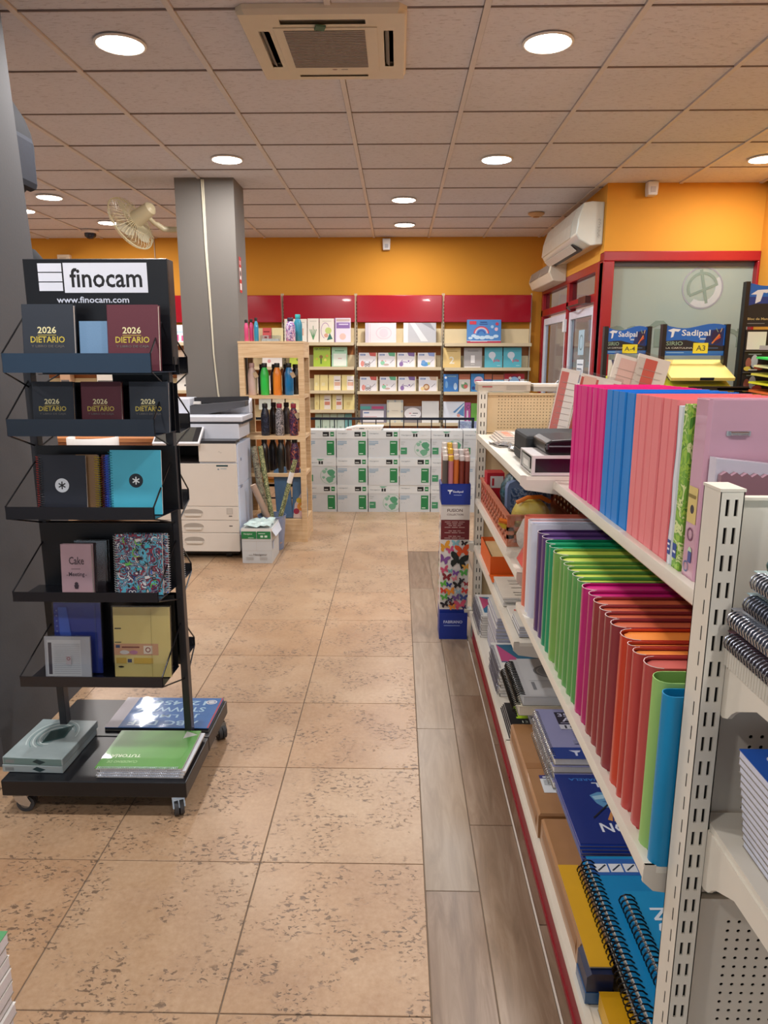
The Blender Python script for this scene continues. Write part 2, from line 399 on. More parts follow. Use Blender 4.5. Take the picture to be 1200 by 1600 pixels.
# window: red frame, frosted pane, decal
wn = thing('window_1', 'red framed frosted shop window with a faint mirrored logo and lettering', 'window', (2.25, 6.03, .25)); wn['kind'] = 'structure'
mb = MB(); x0, x1 = 1.63 - 2.25, 2.86 - 2.25
for b in ((x0, x1, -.07, .05, 1.975, 2.05), (x0, x1, -.07, .05, 0, .07), (x0, x0 + .085, -.07, .05, .07, 1.975), (x1 - .02, x1, -.07, .05, .07, 1.975)): mb.box(*b)
obj('window_frame', mb, FRAME, wn, bevel=.006)
mb = MB(); mb.box(x0 + .085, x1 - .02, -.004, .004, .07, 1.975); obj('window_pane', mb, FROST, wn)
mb = MB(); mb.box(x0 + .085, x1 - .02, -.012, -.004, 1.94, 1.975); obj('window_bead', mb, mat('#5c6470', .4), wn)
P = Print(.001); g1, g2, g3 = '#6f8074', '#7f9084', '#84868c'
cx, cz = .20, 1.775
P.ring(cx, cz, .165, .012, g3, 40); P.ring(cx, cz, .152, .05, '#a5aaa9', 40, -2.2, .6); P.ring(cx, cz, .125, .022, g1, 32, .2, 3.6); P.line((cx - .02, cz + .14), (cx + .04, cz - .12), .024, g1); P.line((cx + .12, cz + .03), (cx - .10, cz - .06), .02, g1)
P.text(-.56, 1.31, .30, .17, 'sa', g1, mirror=True); P.text(-.22, 1.31, .80, .21, 'rmî', g1, mirror=True)
P.text(-.50, 1.20, .14, .05, 'el', g2, mirror=True)
P.put('window_lettering', wn, Mfront(0, -.005, 0))
# entrance: red frames, transom, glass doors
dr = thing('door_1', 'red framed glass entrance with white aluminium doors and transom', 'door', (1.66, 7.2, 0)); dr['kind'] = 'structure'
mb = MB()
def rb(y0, y1, z0, z1, xa=-.03, xb=.05): mb.box(xa, xb, y0 - 7.2, y1 - 7.2, z0, z1)
rb(5.98, 6.20, 0, 2.24); rb(6.20, 8.44, 2.17, 2.24); rb(6.20, 8.44, 1.93, 2.0); rb(7.12, 7.2, 0, 2.17); rb(8.36, 8.44, 0, 2.17); mb.box(-.035, .055, 6.10 - 7.2, 6.115 - 7.2, 0, 2.24)
obj('door_frame', mb, FRAME, dr, bevel=.004)
for a, b in ((6.2, 7.12), (7.2, 8.36)):
    mb = MB(); mb.box(.006, .012, a - 7.2, b - 7.2, 2.0, 2.17); obj('transom_pane', mb, GLASS, dr)
def door_leaf(y0, y1, x, name='door_leaf'):
    mb = MB(); t = .055
    for b in ((y0, y0 + t, .01, 1.90), (y1 - t, y1, .01, 1.90), (y0 + t, y1 - t, 1.83, 1.90), (y0 + t, y1 - t, .01, .14)): mb.box(x - .02, x + .02, b[0] - 7.2, b[1] - 7.2, b[2], b[3])
    o = obj(name, mb, mat('#d6d6e0', .35), dr, bevel=.003)
    mb = MB(); mb.box(x - .003, x + .003, y0 + t - 7.2, y1 - t - 7.2, .14, 1.83); obj('door_pane', mb, GLASS, o)
    mb = MB(); mb.tube([(x - .05, y0 + .08 - 7.2, .95), (x - .08, y0 + .08 - 7.2, .98), (x - .08, y0 + .08 - 7.2, 1.22), (x - .05, y0 + .08 - 7.2, 1.25)], .01, 8); obj('door_handle', mb, CHROME, o, smooth=40)
    return o
l1 = door_leaf(6.22, 7.1, 0); l2 = door_leaf(7.22, 8.3, 0)
P = Print(.001); P.rect(0, 0, .24, .14, '#dfe6ee'); P.rect(.02, .09, .2, .012, '#667788'); P.rect(.02, .05, .16, .012, '#667788'); P.rect(.02, .18, .20, .22, '#a8c4d4'); P.ring(.12, .29, .07, .015, '#6f8a94'); P.rect(0, -.1, .1, .07, '#3a68b0')
P.put('door_notice', l1, Mleft(-.006, 6.75 - 7.2, 1.32))
mb = MB(); mb.box(-.075, -.022, 6.30 - 7.2, 6.55 - 7.2, 1.93, 1.99); mb.tube([(-.05, 6.42 - 7.2, 1.94), (-.12, 6.75 - 7.2, 1.925), (-.03, 7.02 - 7.2, 1.915)], .009, 6); obj('door_closer', mb, mat('#4a2018', .4), dr)
mb = MB(); mb.box(-.06, -.03, 7.13 - 7.2, 7.19 - 7.2, 1.72, 1.84); obj('door_sensor', mb, mat('#e2e2e2', .4), dr, bevel=.004)

# ================================================================ SHELVING HELPERS
def holed(w_, h, cols, rows, hw, hh, u0, v0, du, dv, t=.002, n=4, m=0, skip=None):
    """sheet in the x-z plane (front at y=0) with real rectangular or round holes; returns MB"""
    mb = MB()
    def V(u, v, y=0): return (u, y, v)
    us = [0, u0 - du / 2 + 0] + [u0 + du * (i + .5) for i in range(cols)] + [w_]
    vs = [0, v0 - dv / 2] + [v0 + dv * (i + .5) for i in range(rows)] + [h]
    def q(a, b, c, d): mb.add([V(a, c), V(b, c), V(b, d), V(a, d)], [(0, 1, 2, 3)], m)
    q(us[0], us[1], 0, h); q(us[-2], us[-1], 0, h); q(us[1], us[-2], 0, vs[1]); q(us[1], us[-2], vs[-2], h)
    for i in range(cols):
        for j in range(rows):
            a, b, c, d = us[i + 1], us[i + 2], vs[j + 1], vs[j + 2]; cu, cv = (a + b) / 2, (c + d) / 2
            if skip and skip(i, j): q(a, b, c, d); continue
            if n == 4: inn = [(cu - hw, cv - hh), (cu + hw, cv - hh), (cu + hw, cv + hh), (cu - hw, cv + hh)]; out = [(a, c), (b, c), (b, d), (a, d)]
            else:
                inn = [(cu + hw * cos(2 * pi * (k + .5) / 8 - pi), cv + hh * sin(2 * pi * (k + .5) / 8 - pi)) for k in range(8)]
                out = [(a, c + (d - c) * .3), (a + (b - a) * .3, c), (a + (b - a) * .7, c), (b, c + (d - c) * .3), (b, c + (d - c) * .7), (a + (b - a) * .7, d), (a + (b - a) * .3, d), (a, c + (d - c) * .7)]
            k = len(inn); pts = [V(*p) for p in out] + [V(*p) for p in inn] + [V(p[0], p[1], t) for p in inn]
            fs = [(e, (e + 1) % k, k + (e + 1) % k, k + e) for e in range(k)] + [(k + e, k + (e + 1) % k, 2 * k + (e + 1) % k, 2 * k + e) for e in range(k)]
            if n != 4:
                cs = [V(a, c), V(b, c), V(b, d), V(a, d)]; o = len(pts); pts += cs
                fs += [(0, o, 1), (2, o + 1, 3), (4, o + 2, 5), (6, o + 3, 7)]
            mb.add(pts, fs, m)
    return mb
def shelf_part(parent, name, x0, x1, y0, y1, z, lip='-x', lh=.032, m=None, t=.012, brackets=True):
    """sheet metal shelf with a rolled front lip and end brackets"""
    m = m or CREAM; mb = MB(); mb.box(x0, x1, y0, y1, z - t, z)
    if lip == '-x':
        prof = [(x0 - .004, z + .002), (x0 + .012, z + .002), (x0 + .012, z - lh), (x0 + .004, z - lh), (x0 - .006, z - lh * .7), (x0 - .006, z - lh * .2)]
        mb.prism(prof, y0, y1, 'y')
    else:
        prof = [(y0 - .004, z + .002), (y0 + .012, z + .002), (y0 + .012, z - lh), (y0 + .004, z - lh), (y0 - .006, z - lh * .7), (y0 - .006, z - lh * .2)]
        mb.prism(prof, x0, x1, 'x')
    o = obj(name, mb, m, parent, smooth=35)
    if brackets and lip == '-x':
        for yy in (y0 + .001, y1 - .004):
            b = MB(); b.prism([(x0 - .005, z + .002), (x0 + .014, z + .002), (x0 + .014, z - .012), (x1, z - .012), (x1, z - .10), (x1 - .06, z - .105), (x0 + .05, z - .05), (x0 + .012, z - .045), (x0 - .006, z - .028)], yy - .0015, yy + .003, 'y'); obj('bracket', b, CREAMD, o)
    if brackets and lip == '-y':
        for xx in (x0 + .001, x1 - .004):
            b = MB(); b.prism([(y0 + .012, z - .010), (y1, z - .010), (y1, z - .082), (y1 - .006, z - .096), (y1 - .018, z - .104), (y1 - .034, z - .106), (y1 - .048, z - .100), (y1 - .058, z - .088), (y1 - .070, z - .078), (y1 - .12, z - .052), (y0 + .012, z - .032)], xx - .004, xx + .002, 'x')
            obj('bracket', b, CREAM, o)
    return o

# ---------------------------------------------------------------- the two gondola bays along the aisle
BZ = .17
def gondola(label, y0, y1, levels, far=False):
    cy = (y0 + y1) / 2; t = thing('gondola_shelving', label, 'shelving', (.9, cy, 0)); L = (y1 - y0) / 2
    ox = -.9
    mb = MB(); mb.box(.40 + ox, .412 + ox, -L, L, 0, .135); mb.box(.396 + ox, .402 + ox, -L, L, .02, .028); obj('kick_panel', mb, mat('#8c1420', .35, noise=.03), t)
    shelf_part(t, 'base_shelf', .385 + ox, .885 + ox, -L + .002, L - .002, BZ, lh=.03, brackets=False)
    for x0, z in levels: shelf_part(t, 'shelf', x0 + ox, .885 + ox, -L + .004, L - .004, z)
    mb = MB(); mb.box(-.012, -.006, -L, L, BZ, 1.285); mb.box(-.016, .016, -L, L, 1.275, 1.293); obj('back_panel', mb, CREAM, t)
    for yy in (-L, L - .03):
        mb = MB(); mb.box(-.03, .03, yy, yy + .03, 0, 1.297); obj('upright', mb, CREAM, t, bevel=.003)
    mb = MB(); mb.box(.4, .412, -L, L, 0, .135); obj('kick_panel', mb, mat('#8c1420', .35, noise=.03), t)
    for z in (BZ, .7): 
        mb = MB(); mb.box(.012, .44, -L + .002, L - .002, z - .03, z); obj('rear_shelf', mb, CREAM, t)
    return t
B1, B2 = (.99, 2.255), (2.258, 3.55)
g1_ = gondola('near bay of the cream metal shelving, holding bright folders on its top shelf', B1[0], B1[1], [(.40, .68), (.505, 1.085)])
g2_ = gondola('far bay of the cream metal shelving, holding black cases and an orange crate', B2[0], B2[1], [(.40, .53), (.40, .775), (.40, 1.10)])

def slotted_post(parent, x0, x1, y0, y1, z1, z0=0.0, dz=.0385, side=True):
    w_ = x1 - x0; n = int((z1 - z0 - .03) / dz)
    mb = holed(w_, z1 - z0, 2, n, .0023, .0115, w_ * .33, z1 - z0 - .022 - dz * (n - 1), w_ * .36, dz, t=.003)
    mb.v = [(a + x0, b + y0, c + z0) for a, b, c in mb.v]
    mb.box(x0, x0 + .0015, y0, y1, z0, z1); mb.box(x1 - .0015, x1, y0, y1, z0, z1); mb.box(x0, x1, y1 - .002, y1, z0, z1)
    mb.box(x0 - .001, x1 + .001, y0 - .001, y1 + .001, z1, z1 + .004)
    o = obj('upright', mb, CREAM, parent)
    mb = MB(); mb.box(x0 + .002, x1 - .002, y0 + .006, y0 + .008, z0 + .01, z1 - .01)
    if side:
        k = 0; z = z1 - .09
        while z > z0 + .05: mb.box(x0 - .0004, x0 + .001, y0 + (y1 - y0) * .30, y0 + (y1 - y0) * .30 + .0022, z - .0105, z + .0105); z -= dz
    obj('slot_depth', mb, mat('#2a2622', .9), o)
    return o
# near end cap: its shelves point towards the viewer
ec = thing('end_cap_shelving', 'cream pegboard end unit with slotted post and spiral notebooks on it', 'shelving', (.92, .96, 0))
slotted_post(ec, .429 - .92, .461 - .92, .935 - .96, .988 - .96, 1.297)
slotted_post(ec, 1.36 - .92, 1.392 - .92, .935 - .96, .988 - .96, 1.297)
for k, (za, zb) in enumerate(((.975, 1.285), (.655, .972), (.335, .652), (.02, .332))):
    h = zb - za; w_ = .895
    rows = int((h - .05) / .0168); cols = int((w_ - .11) / .0168)
    mb = holed(w_, h, cols, rows, .0031, .0031, .062, .032, .0168, .0168, n=8, t=.0015)
    mb.v = [(a + .4625 - .92, b + .008, c + za) for a, b, c in mb.v]
    mb.box(.4625 - .92, 1.358 - .92, .008, .012, za, za + .0012); mb.box(.4625 - .92, 1.358 - .92, -.002, .014, zb - .004, zb); mb.box(.4625 - .92, .4645 - .92, -.012, .014, za, zb)
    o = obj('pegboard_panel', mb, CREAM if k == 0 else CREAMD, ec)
mb = MB(); mb.box(.47 - .92, 1.35 - .92, .022, .025, .03, 1.27); obj('inner_backing', mb, mat('#2a2623', .9), ec)
shelf_part(ec, 'shelf', .463 - .92, 1.357 - .92, .50 - .96, .962 - .96, 1.08, lip='-y')
shelf_part(ec, 'shelf', .463 - .92, 1.357 - .92, .45 - .96, .962 - .96, .80, lip='-y')
shelf_part(ec, 'base_shelf', .463 - .92, 1.357 - .92, .42 - .96, .962 - .96, .17, lip='-y', brackets=False)
mb = MB(); mb.box(.463 - .92, 1.357 - .92, .44 - .96, .45 - .96, 0, .14); obj('kick_panel', mb, mat('#8c1420', .35), ec)
# ribbed shelf edge strip
mb = MB()
for k in range(60): mb.cyl((.4585 - .92, -.44 + .007 * k, 1.052), (.4585 - .92, -.44 + .007 * k, 1.078), .0026, 5)
obj('ribbed_edge', mb, CREAM, ec)

# far end cap beyond the second bay
fe = thing('end_cap_shelving', 'cream pegboard unit with slotted post at the far end of the aisle shelving', 'shelving', (.9, 3.62, 0))
slotted_post(fe, .402 - .9, .447 - .9, -.03, .03, 1.305, side=False, dz=.045)
slotted_post(fe, 1.35 - .9, 1.39 - .9, -.03, .03, 1.305, side=False, dz=.045)
for k, (za, zb) in enumerate(((1.10, 1.300), (.80, 1.097), (.5, .797), (.03, .497))):
    w_ = .90; h = zb - za
    if k == 0: mb = holed(w_, h, 50, 11, .0026, .0026, .06, .025, .0162, .0158, n=8, t=.0015)
    else: mb = MB(); mb.box(0, w_, 0, .002, 0, h)
    mb.v = [(a + .449 - .9, b + .012, c + za) for a, b, c in mb.v]; mb.box(.449 - .9, 1.349 - .9, -.01, .016, zb - .008, zb)
    obj('pegboard_panel', mb, mat('#dcc49c', .5), fe)
mb = MB(); mb.box(-.448, .449, .02, .024, .03, 1.29); obj('inner_backing', mb, mat('#4a3a2a', .9), fe)
for z in (.53, .165):
    mb = MB(); mb.prism([(.355 - .9, z), (.40 - .9, z), (.40 - .9, z - .05), (.385 - .9, z - .045), (.36 - .9, z - .03)], -.03, .02, 'y'); obj('bracket', mb, CREAM, fe)
for k, (xa, xb, zz, c) in enumerate(((.40, .66, .045, '#b9ae9e'), (.675, .93, .035, '#a39d94'))):
    b = thing('flat_box', ['long grey cardboard box lying on top of the far pegboard unit', 'plain grey box on top of the far pegboard unit, behind the planners'][k], 'box', ((xa + xb) / 2, 3.66, 1.309))
    mb = MB(); mb.box(-(xb - xa) / 2, (xb - xa) / 2, -.06, .08, 0, zz); obj('box_body', mb, mat(c, .6), b, bevel=.002)
    mb = MB(); mb.box(-(xb - xa) / 2 - .001, (xb - xa) / 2 + .001, -.061, .081, zz - .012, zz + .001); obj('box_lid', mb, mat('#ddd6ca', .5), b)
    if k == 0:
        P = Print(); P.rect(-.11, .02, .05, .006, '#a04848'); 
        for q in range(4): P.rect(.01, .008 + .006 * q, .10, .0018, '#8d857c')
        P.put('box_marking', b, Mfront(0, -.0605, 0))

# ================================================================ FOLDERS ON THE TOP SHELF (spines to the aisle)
def project_folder(y_near, y_far, h, d, col, x=.518, z=1.085, label='', name='project_folder', cat='folder', group=None, inner=True, lean=0):
    w_ = y_far - y_near - .0016; t = thing(name, label, cat, (x, (y_near + y_far) / 2, z), group=group)
    r = .003; hw = w_ / 2
    mb = MB(); prof = [(0, -hw + r), (r, -hw), (d, -hw), (d, hw), (r, hw), (0, hw - r)]
    c = .0015
    shell = [(r, -hw), (d, -hw), (d, -hw + c), (c, -hw + c), (c, hw - c), (d, hw - c), (d, hw), (r, hw), (0, hw - r), (0, -hw + r)]
    mb.prism(shell, 0, h, 'z'); obj('cover', mb, col, t)
    mb = MB(); mb.box(c, d - .004, -hw + c, hw - c, .002, h - .003); obj('flaps', mb, col, t)
    if w_ > .02:
        mb = MB(); mb.tube([(.006, -hw - .0012, h * .5), (d, -hw - .0012, h * .5)], .0012, 5); 
        obj('elastic_band', mb, col, t)
    return t
MAG = mat('#da1a82', .42, noise=.04); BLU = mat('#0080d4', .42, noise=.04); SAL = mat('#ea8488', .42, noise=.04)
seq = [('magenta', MAG, [(2.125, 2.087), (2.087, 2.046), (2.046, 2.009), (2.009, 1.972), (1.972, 1.936), (1.922, 1.884), (1.870, 1.836), (1.836, 1.797)]),
       ('bright blue', BLU, [(1.792, 1.742), (1.735, 1.69), (1.69, 1.64), (1.64, 1.582)]),
       ('salmon pink', SAL, [(1.576, 1.536), (1.536, 1.497), (1.497, 1.459), (1.459, 1.415), (1.412, 1.372), (1.372, 1.337)])]
for cn, m, ys in seq:
    for k, (a, b) in enumerate(ys):
        project_folder(b, a, .31, .25, m, label=f'{cn} project folder on the top shelf, {ORD[k+1]} {cn} one from the far end', group='project folders on the top shelf', x=.516 + random.uniform(0, .003))
for k, (a, b) in enumerate(((1.936, 1.924), (1.882, 1.872), (1.741, 1.736))):
    project_folder(b, a, .305, .24, mat('#e6b9cc', .4) if k < 2 else mat('#a8c4dc', .4), x=.522, name='slim_folder', label=['thin pale folder between the fifth and sixth magenta folders', 'thin pale folder between the sixth and seventh magenta folders', 'thin pale blue folder wedged between the first two blue folders'][k], group='project folders on the top shelf')
t = project_folder(1.309, 1.334, .300, .24, mat('#dfe6ee', .4), label='white folder with a small blue mark low on its spine, beside the salmon ones', group='patterned folders on the top shelf')
P = Print(); P.rect(-.008, .02, .016, .028, '#2c4f9c'); P.rect(-.005, .028, .01, .004, '#e8ecf4'); P.rect(-.005, .038, .01, .004, '#e8ecf4'); P.put('spine_mark', t, Mleft(-.0003, 0, 0))
P = Print(); pts = [(-.0125, 0), (-.004, 0), (-.007, .05), (-.003, .10), (-.008, .16), (-.004, .22), (-.008, .30), (-.0125, .30)]; P.poly(pts, '#cc5560'); P.put('spine_marking', t, Mleft(-.0004, 0, 0))
GRN = swirl_mat('green_leaf_print', ['#4a8a2c', '#9cc84a', '#6faa3a', '#d8e6a0', '#3f7a2a'], 30, 1.0)
t = project_folder(1.270, 1.306, .305, .24, GRN, label='green leaf patterned folder between the white and the lilac pink ones', group='patterned folders on the top shelf')
P = Print(); P.rect(-.014, .02, .018, .028, '#2c4f9c'); P.rect(-.011, .03, .012, .004, '#e8ecf4'); P.put('spine_mark', t, Mleft(-.0003, 0, 0))
# lilac folder facing the viewer
LIL = mat('#cfa0b4', .18, noise=.04, coat=.5)
t = thing('ring_binder', 'glossy lilac pink binder facing the viewer with a metal catch on its cover', 'binder', (.52, 1.235, 1.085))
mb = MB(); mb.prism([(.006, -.030), (.30, -.030), (.30, -.027), (.004, -.027), (.003, .026), (.30, .026), (.30, .029), (.006, .029), (0, .023), (0, -.024)], 0, .318, 'z'); obj('cover', mb, LIL, t, bevel=.001)
mb = MB(); mb.box(.012, .285, -.025, .020, .004, .305); obj('pages', mb, PAPER, t)
mb = MB(); mb.cyl((.036, -.036, .262), (.066, -.036, .262), .0035, 10); mb.box(.031, .071, -.033, -.030, .258, .266); obj('metal_catch', mb, CHROME, t, smooth=40)
P = Print(); P.rect(-.02, .10, .038, .065, '#d8c47c'); P.disc(0, .125, .008, '#3a3a44'); P.ring(.0, .08, .012, .003, '#7a4a6a'); P.disc(.006, .05, .008, '#c8e0c0'); P.ring(-.006, .02, .01, .002, '#3a6aa0'); P.rect(.0, .03, .014, .02, '#4a5a9c'); P.rect(-.018, .145, .03, .006, '#8a7a40'); P.put('spine_marking', t, Mleft(-.0004, 0, 0))
# zigzag edged packet in front of the binder
t = thing('packet', 'mauve packet with a zigzag cut edge standing behind the slotted post', 'packet', (.53, 1.16, 1.087))
mb = MB(); n = 36; pts = [(0, 0), (.30, 0)] + [(.30 - .30 * k / n, .196 + (.006 if k % 2 else 0) - .02 * (1 - k / n)) for k in range(n + 1)]
mb.prism(pts, 0, .012, 'y'); obj('packet_front', mb, mat('#9a7480', .35, coat=.3), t)
mb = MB(); mb.prism([(-.004, 0), (.30, 0), (.30, .19), (-.004, .222)], .014, .04, 'y'); obj('packet_back', mb, mat('#d5d2e0', .3), t)

# ================================================================ BOX FILES ON THE SECOND SHELF
def file_profile(w_, d, r, n=7, c=0):
    hw = w_ / 2 - c; r = min(hw, r); pts = [(d, -hw), (d, hw)]
    for k in range(n + 1):
        a = pi / 2 + pi * k / n
        pts.append((r + cos(a) * (r - c), sin(a) * (r - c)) if True else None)
    # squash so that the round spine spans the whole width
    return [(u, v * hw / (r - c) if i > 1 else v) for i, (u, v) in enumerate(pts)]
def box_file(y_near, y_far, col, label, h=.30, d=.25, x=.405, z=.68, top=None, dark=False, lean=0):
    w_ = y_far - y_near - .002; t = thing('box_file', label, 'file', (x, (y_near + y_far) / 2, z), group='box files on the second shelf', rot=(0, 0, 0))
    mb = MB(); o_ = file_profile(w_, d, w_ / 2); i_ = file_profile(w_, d, w_ / 2, c=.0016); n = len(o_)
    vs = [(u, v, 0) for u, v in o_] + [(u, v, h) for u, v in o_] + [(u, v, h) for u, v in i_] + [(u, v, h - .03 if dark else h - .004) for u, v in i_]
    fs = [(k, (k + 1) % n, n + (k + 1) % n, n + k) for k in range(n)] + [(n + k, n + (k + 1) % n, 2 * n + (k + 1) % n, 2 * n + k) for k in range(n)] + [(2 * n + k, 2 * n + (k + 1) % n, 3 * n + (k + 1) % n, 3 * n + k) for k in range(n)] + [tuple(range(n))[::-1]]
    mb.add(vs, fs); obj('sleeve', mb, col, t, smooth=50)
    mb = MB(); hw = w_ / 2 - .0022
    if dark: mb.box(.03, d - .004, -hw, hw, .004, h - .035)
    else: mb.prism([(w_ * .42, -hw), (d - .003, -hw), (d - .003, hw), (w_ * .42, hw), (w_ * .18, hw * .55), (w_ * .18, -hw * .55)], .004, h - .006, 'z')
    obj('contents', mb, top or col, t)
    if not dark:
        mb = MB(); pr = file_profile(w_ - .001, d, w_ / 2); mb.tube([(u, v, h) for u, v in pr[2:]], .0006, 4); obj('sleeve_rim', mb, mat('#efe6e2', .15, noise=0), t)
    return t
def plas(c): return mat(c, .3, noise=.07, scale=9, coat=.35)
files = [  # y near, y far, cover, top, colour words
    (2.195, 2.243, plas('#d8735c'), mat('#5a2a6a', .4), 'salmon', True), (2.133, 2.180, plas('#d7dbe6'), mat('#c9a0a4', .4), 'white', False), (2.095, 2.131, plas('#cfd2e0'), None, 'white', False),
    (1.975, 2.030, plas('#4e3268'), None, 'purple', False), (1.918, 1.972, plas('#563a74'), None, 'purple', False),
    (1.866, 1.913, plas('#0f8a60'), None, 'emerald green', False), (1.822, 1.863, plas('#1a9564'), None, 'emerald green', False),
    (1.756, 1.818, plas('#74a652'), 'y', 'lime green', False), (1.694, 1.752, plas('#629e4e'), 'y', 'lime green', False), (1.658, 1.692, plas('#6aa656'), 'y', 'lime green', False), (1.613, 1.656, plas('#5a9c52'), 'y', 'lime green', False), (1.567, 1.611, plas('#5c9e54'), 'y', 'lime green', False), (1.530, 1.565, plas('#549a52'), 'y', 'lime green', False),
    (1.473, 1.526, plas('#b4146c'), None, 'magenta', False), (1.432, 1.471, plas('#b01a66'), None, 'magenta', False),
    (1.382, 1.430, plas('#8e2f34'), 'o', 'dark red', False), (1.343, 1.380, plas('#93343a'), 'o', 'dark red', False), (1.304, 1.341, plas('#8e3036'), 'o', 'dark red', False), (1.255, 1.302, plas('#8a2c36'), 'o', 'dark red', False),
    (1.194, 1.252, plas('#c8381e'), 'o2', 'orange red', False), (1.168, 1.192, plas('#c04036'), 'o2', 'coral red', False), (1.130, 1.166, plas('#bf4440'), 'o2', 'coral red', False), (1.076, 1.127, plas('#b84646'), 'r', 'coral red', False)]
cnt = {}
tops = {'y': mat('#b4c04a', .3, noise=.1), 'o': mat('#b5583a', .3, noise=.1), 'o2': mat('#e0863c', .3, noise=.1), 'r': mat('#b85a52', .3, noise=.1)}
tot = {}
for f_ in files: tot[f_[4]] = tot.get(f_[4], 0) + 1
for a, b, m, tp, cn, dk in files:
    cnt[cn] = k = cnt.get(cn, 0) + 1
    lab = f'{cn} box file' + (f' on the second shelf, {ORD[k]} {cn} one from the far end' if tot[cn] > 1 else ' next to the white ones at the far end of the second shelf' if cn == 'salmon' else ' on the second shelf between the dark red and coral ones')
    box_file(a, b, m, lab, top=tops.get(tp) if isinstance(tp, str) else tp, dark=dk, x=.405 + random.uniform(0, .004))
box_file(1.026, 1.073, mat('#93c06c', .45), 'open light green magazine file near the slotted post', top=mat('#1c3020', .6), dark=True, h=.298)
box_file(.992, 1.024, mat('#0f86b8', .35), 'open turquoise blue magazine file touching the slotted post', top=mat('#8a7468', .6), dark=True, h=.292)

# ================================================================ PADS, STACKS
def helix(p0, p1, r, turns, thick=.0012, n=10, m=0, mb=None, squash=1.0):
    mb = mb or MB(); p0, p1 = Vector(p0), Vector(p1); d = (p1 - p0).normalized(); up = Vector((0, 0, 1)) if abs(d.z) < .9 else Vector((0, 1, 0)); side = d.cross(up).normalized(); up = side.cross(d)
    L = (p1 - p0).length; pts = []
    for k in range(turns * n + 1):
        a = 2 * pi * k / n; pts.append(p0 + d * (L * k / (turns * n)) + side * cos(a) * r + up * sin(a) * r * squash)
    mb.tube(pts, thick, 4, m); return mb
def pad(label, cat, x, y, z, w_, d, h, cover, rotz=0, pages=None, spiral=None, wire=None, group=None, name='sketch_pad', turns=24, prints=None, ct=.0012, rr=None, wt=.0012):
    """a pad lying flat; (x, y) is its lower left corner"""
    t = thing(name, label, cat, (x, y, z), rotz, group)
    o = .006 if spiral else 0
    mb = MB(); mb.box(.001 + o, w_ - .001, .001, d - .001, ct, h - ct); obj('pages', mb, pages or PAPER, t)
    mb = MB(); mb.box(o * .5, w_, 0, d, h - ct, h); obj('cover', mb, cover, t)
    mb = MB(); mb.box(o * .5, w_, 0, d, 0, ct); obj('back_cover', mb, mat('#8d867c', .7), t)
    if spiral:
        r = rr or (h / 2 + .003)
        if spiral == 'l': mb = helix((.004, .012, h / 2), (.004, d - .012, h / 2), r, turns, wt)
        else: mb = helix((.012, .004, h / 2), (w_ - .012, .004, h / 2), r, turns)
        obj('spiral_binding', mb, wire or DKWIRE, t, smooth=60)
    if prints: prints.put('cover_marking', t, Mtop(0, 0, h))
    return t

# --- near bay, bottom shelf --------------------------------------------------
for k, (ya, yb, zb, h, xa, lab) in enumerate(((1.74, 2.24, BZ, .075, .392, 'brown paper parcel with a small barcode label on the bottom shelf'), (1.30, 1.728, BZ, .075, .396, 'brown paper parcel on the bottom shelf under the navy pads'))):
    t = thing('wrapped_parcel', lab, 'parcel', (xa, ya, zb))
    KR = mat('#a3774e', .34, noise=.07, scale=20, coat=.25)
    mb = MB(); d = yb - ya; e = .006
    mb.add([(0, 0, 0), (.33, 0, 0), (.33, d, 0), (0, d, 0), (0, .002, h - e), (.33, .002, h - e), (.33, d - .002, h - e), (0, d - .002, h - e), (e, e, h), (.33 - e, e, h), (.33 - e, d - e, h), (e, d - e, h)],
           [(3, 2, 1, 0), (0, 1, 5, 4), (1, 2, 6, 5), (2, 3, 7, 6), (3, 0, 4, 7), (4, 5, 9, 8), (5, 6, 10, 9), (6, 7, 11, 10), (7, 4, 8, 11), (8, 9, 10, 11)])
    obj('wrapping', mb, KR, t)
    mb = MB(); mb.prism([(.0, h * .2), (.0, h * .8), (-.002, h * .5)], .03, d - .03, 'y'); mb.box(.01, .32, -.0015, 0, h * .25, h * .75); mb.box(e, .32, d * .45, d * .45 + .03, h - .0002, h + .0008); obj('folded_flap', mb, mat('#97693f', .4, noise=.05, coat=.2), t)
    if k == 0:
        P = Print(.001); P.rect(0, 0, .075, .07, '#d8dde0'); P.rect(0, .07, .075, .018, '#2a2a70'); P.rect(.01, .075, .04, .006, '#d8dde0')
        for q in range(9): P.rect(.03 + q * .004, .012, .0018, .02, '#2a3a3a')
        for q in range(4): P.rect(.008, .038 + q * .007, .05, .002, '#7a8088')
        P.put('parcel_label', t, Mtop(.035, .10, h))
zt = BZ + .077
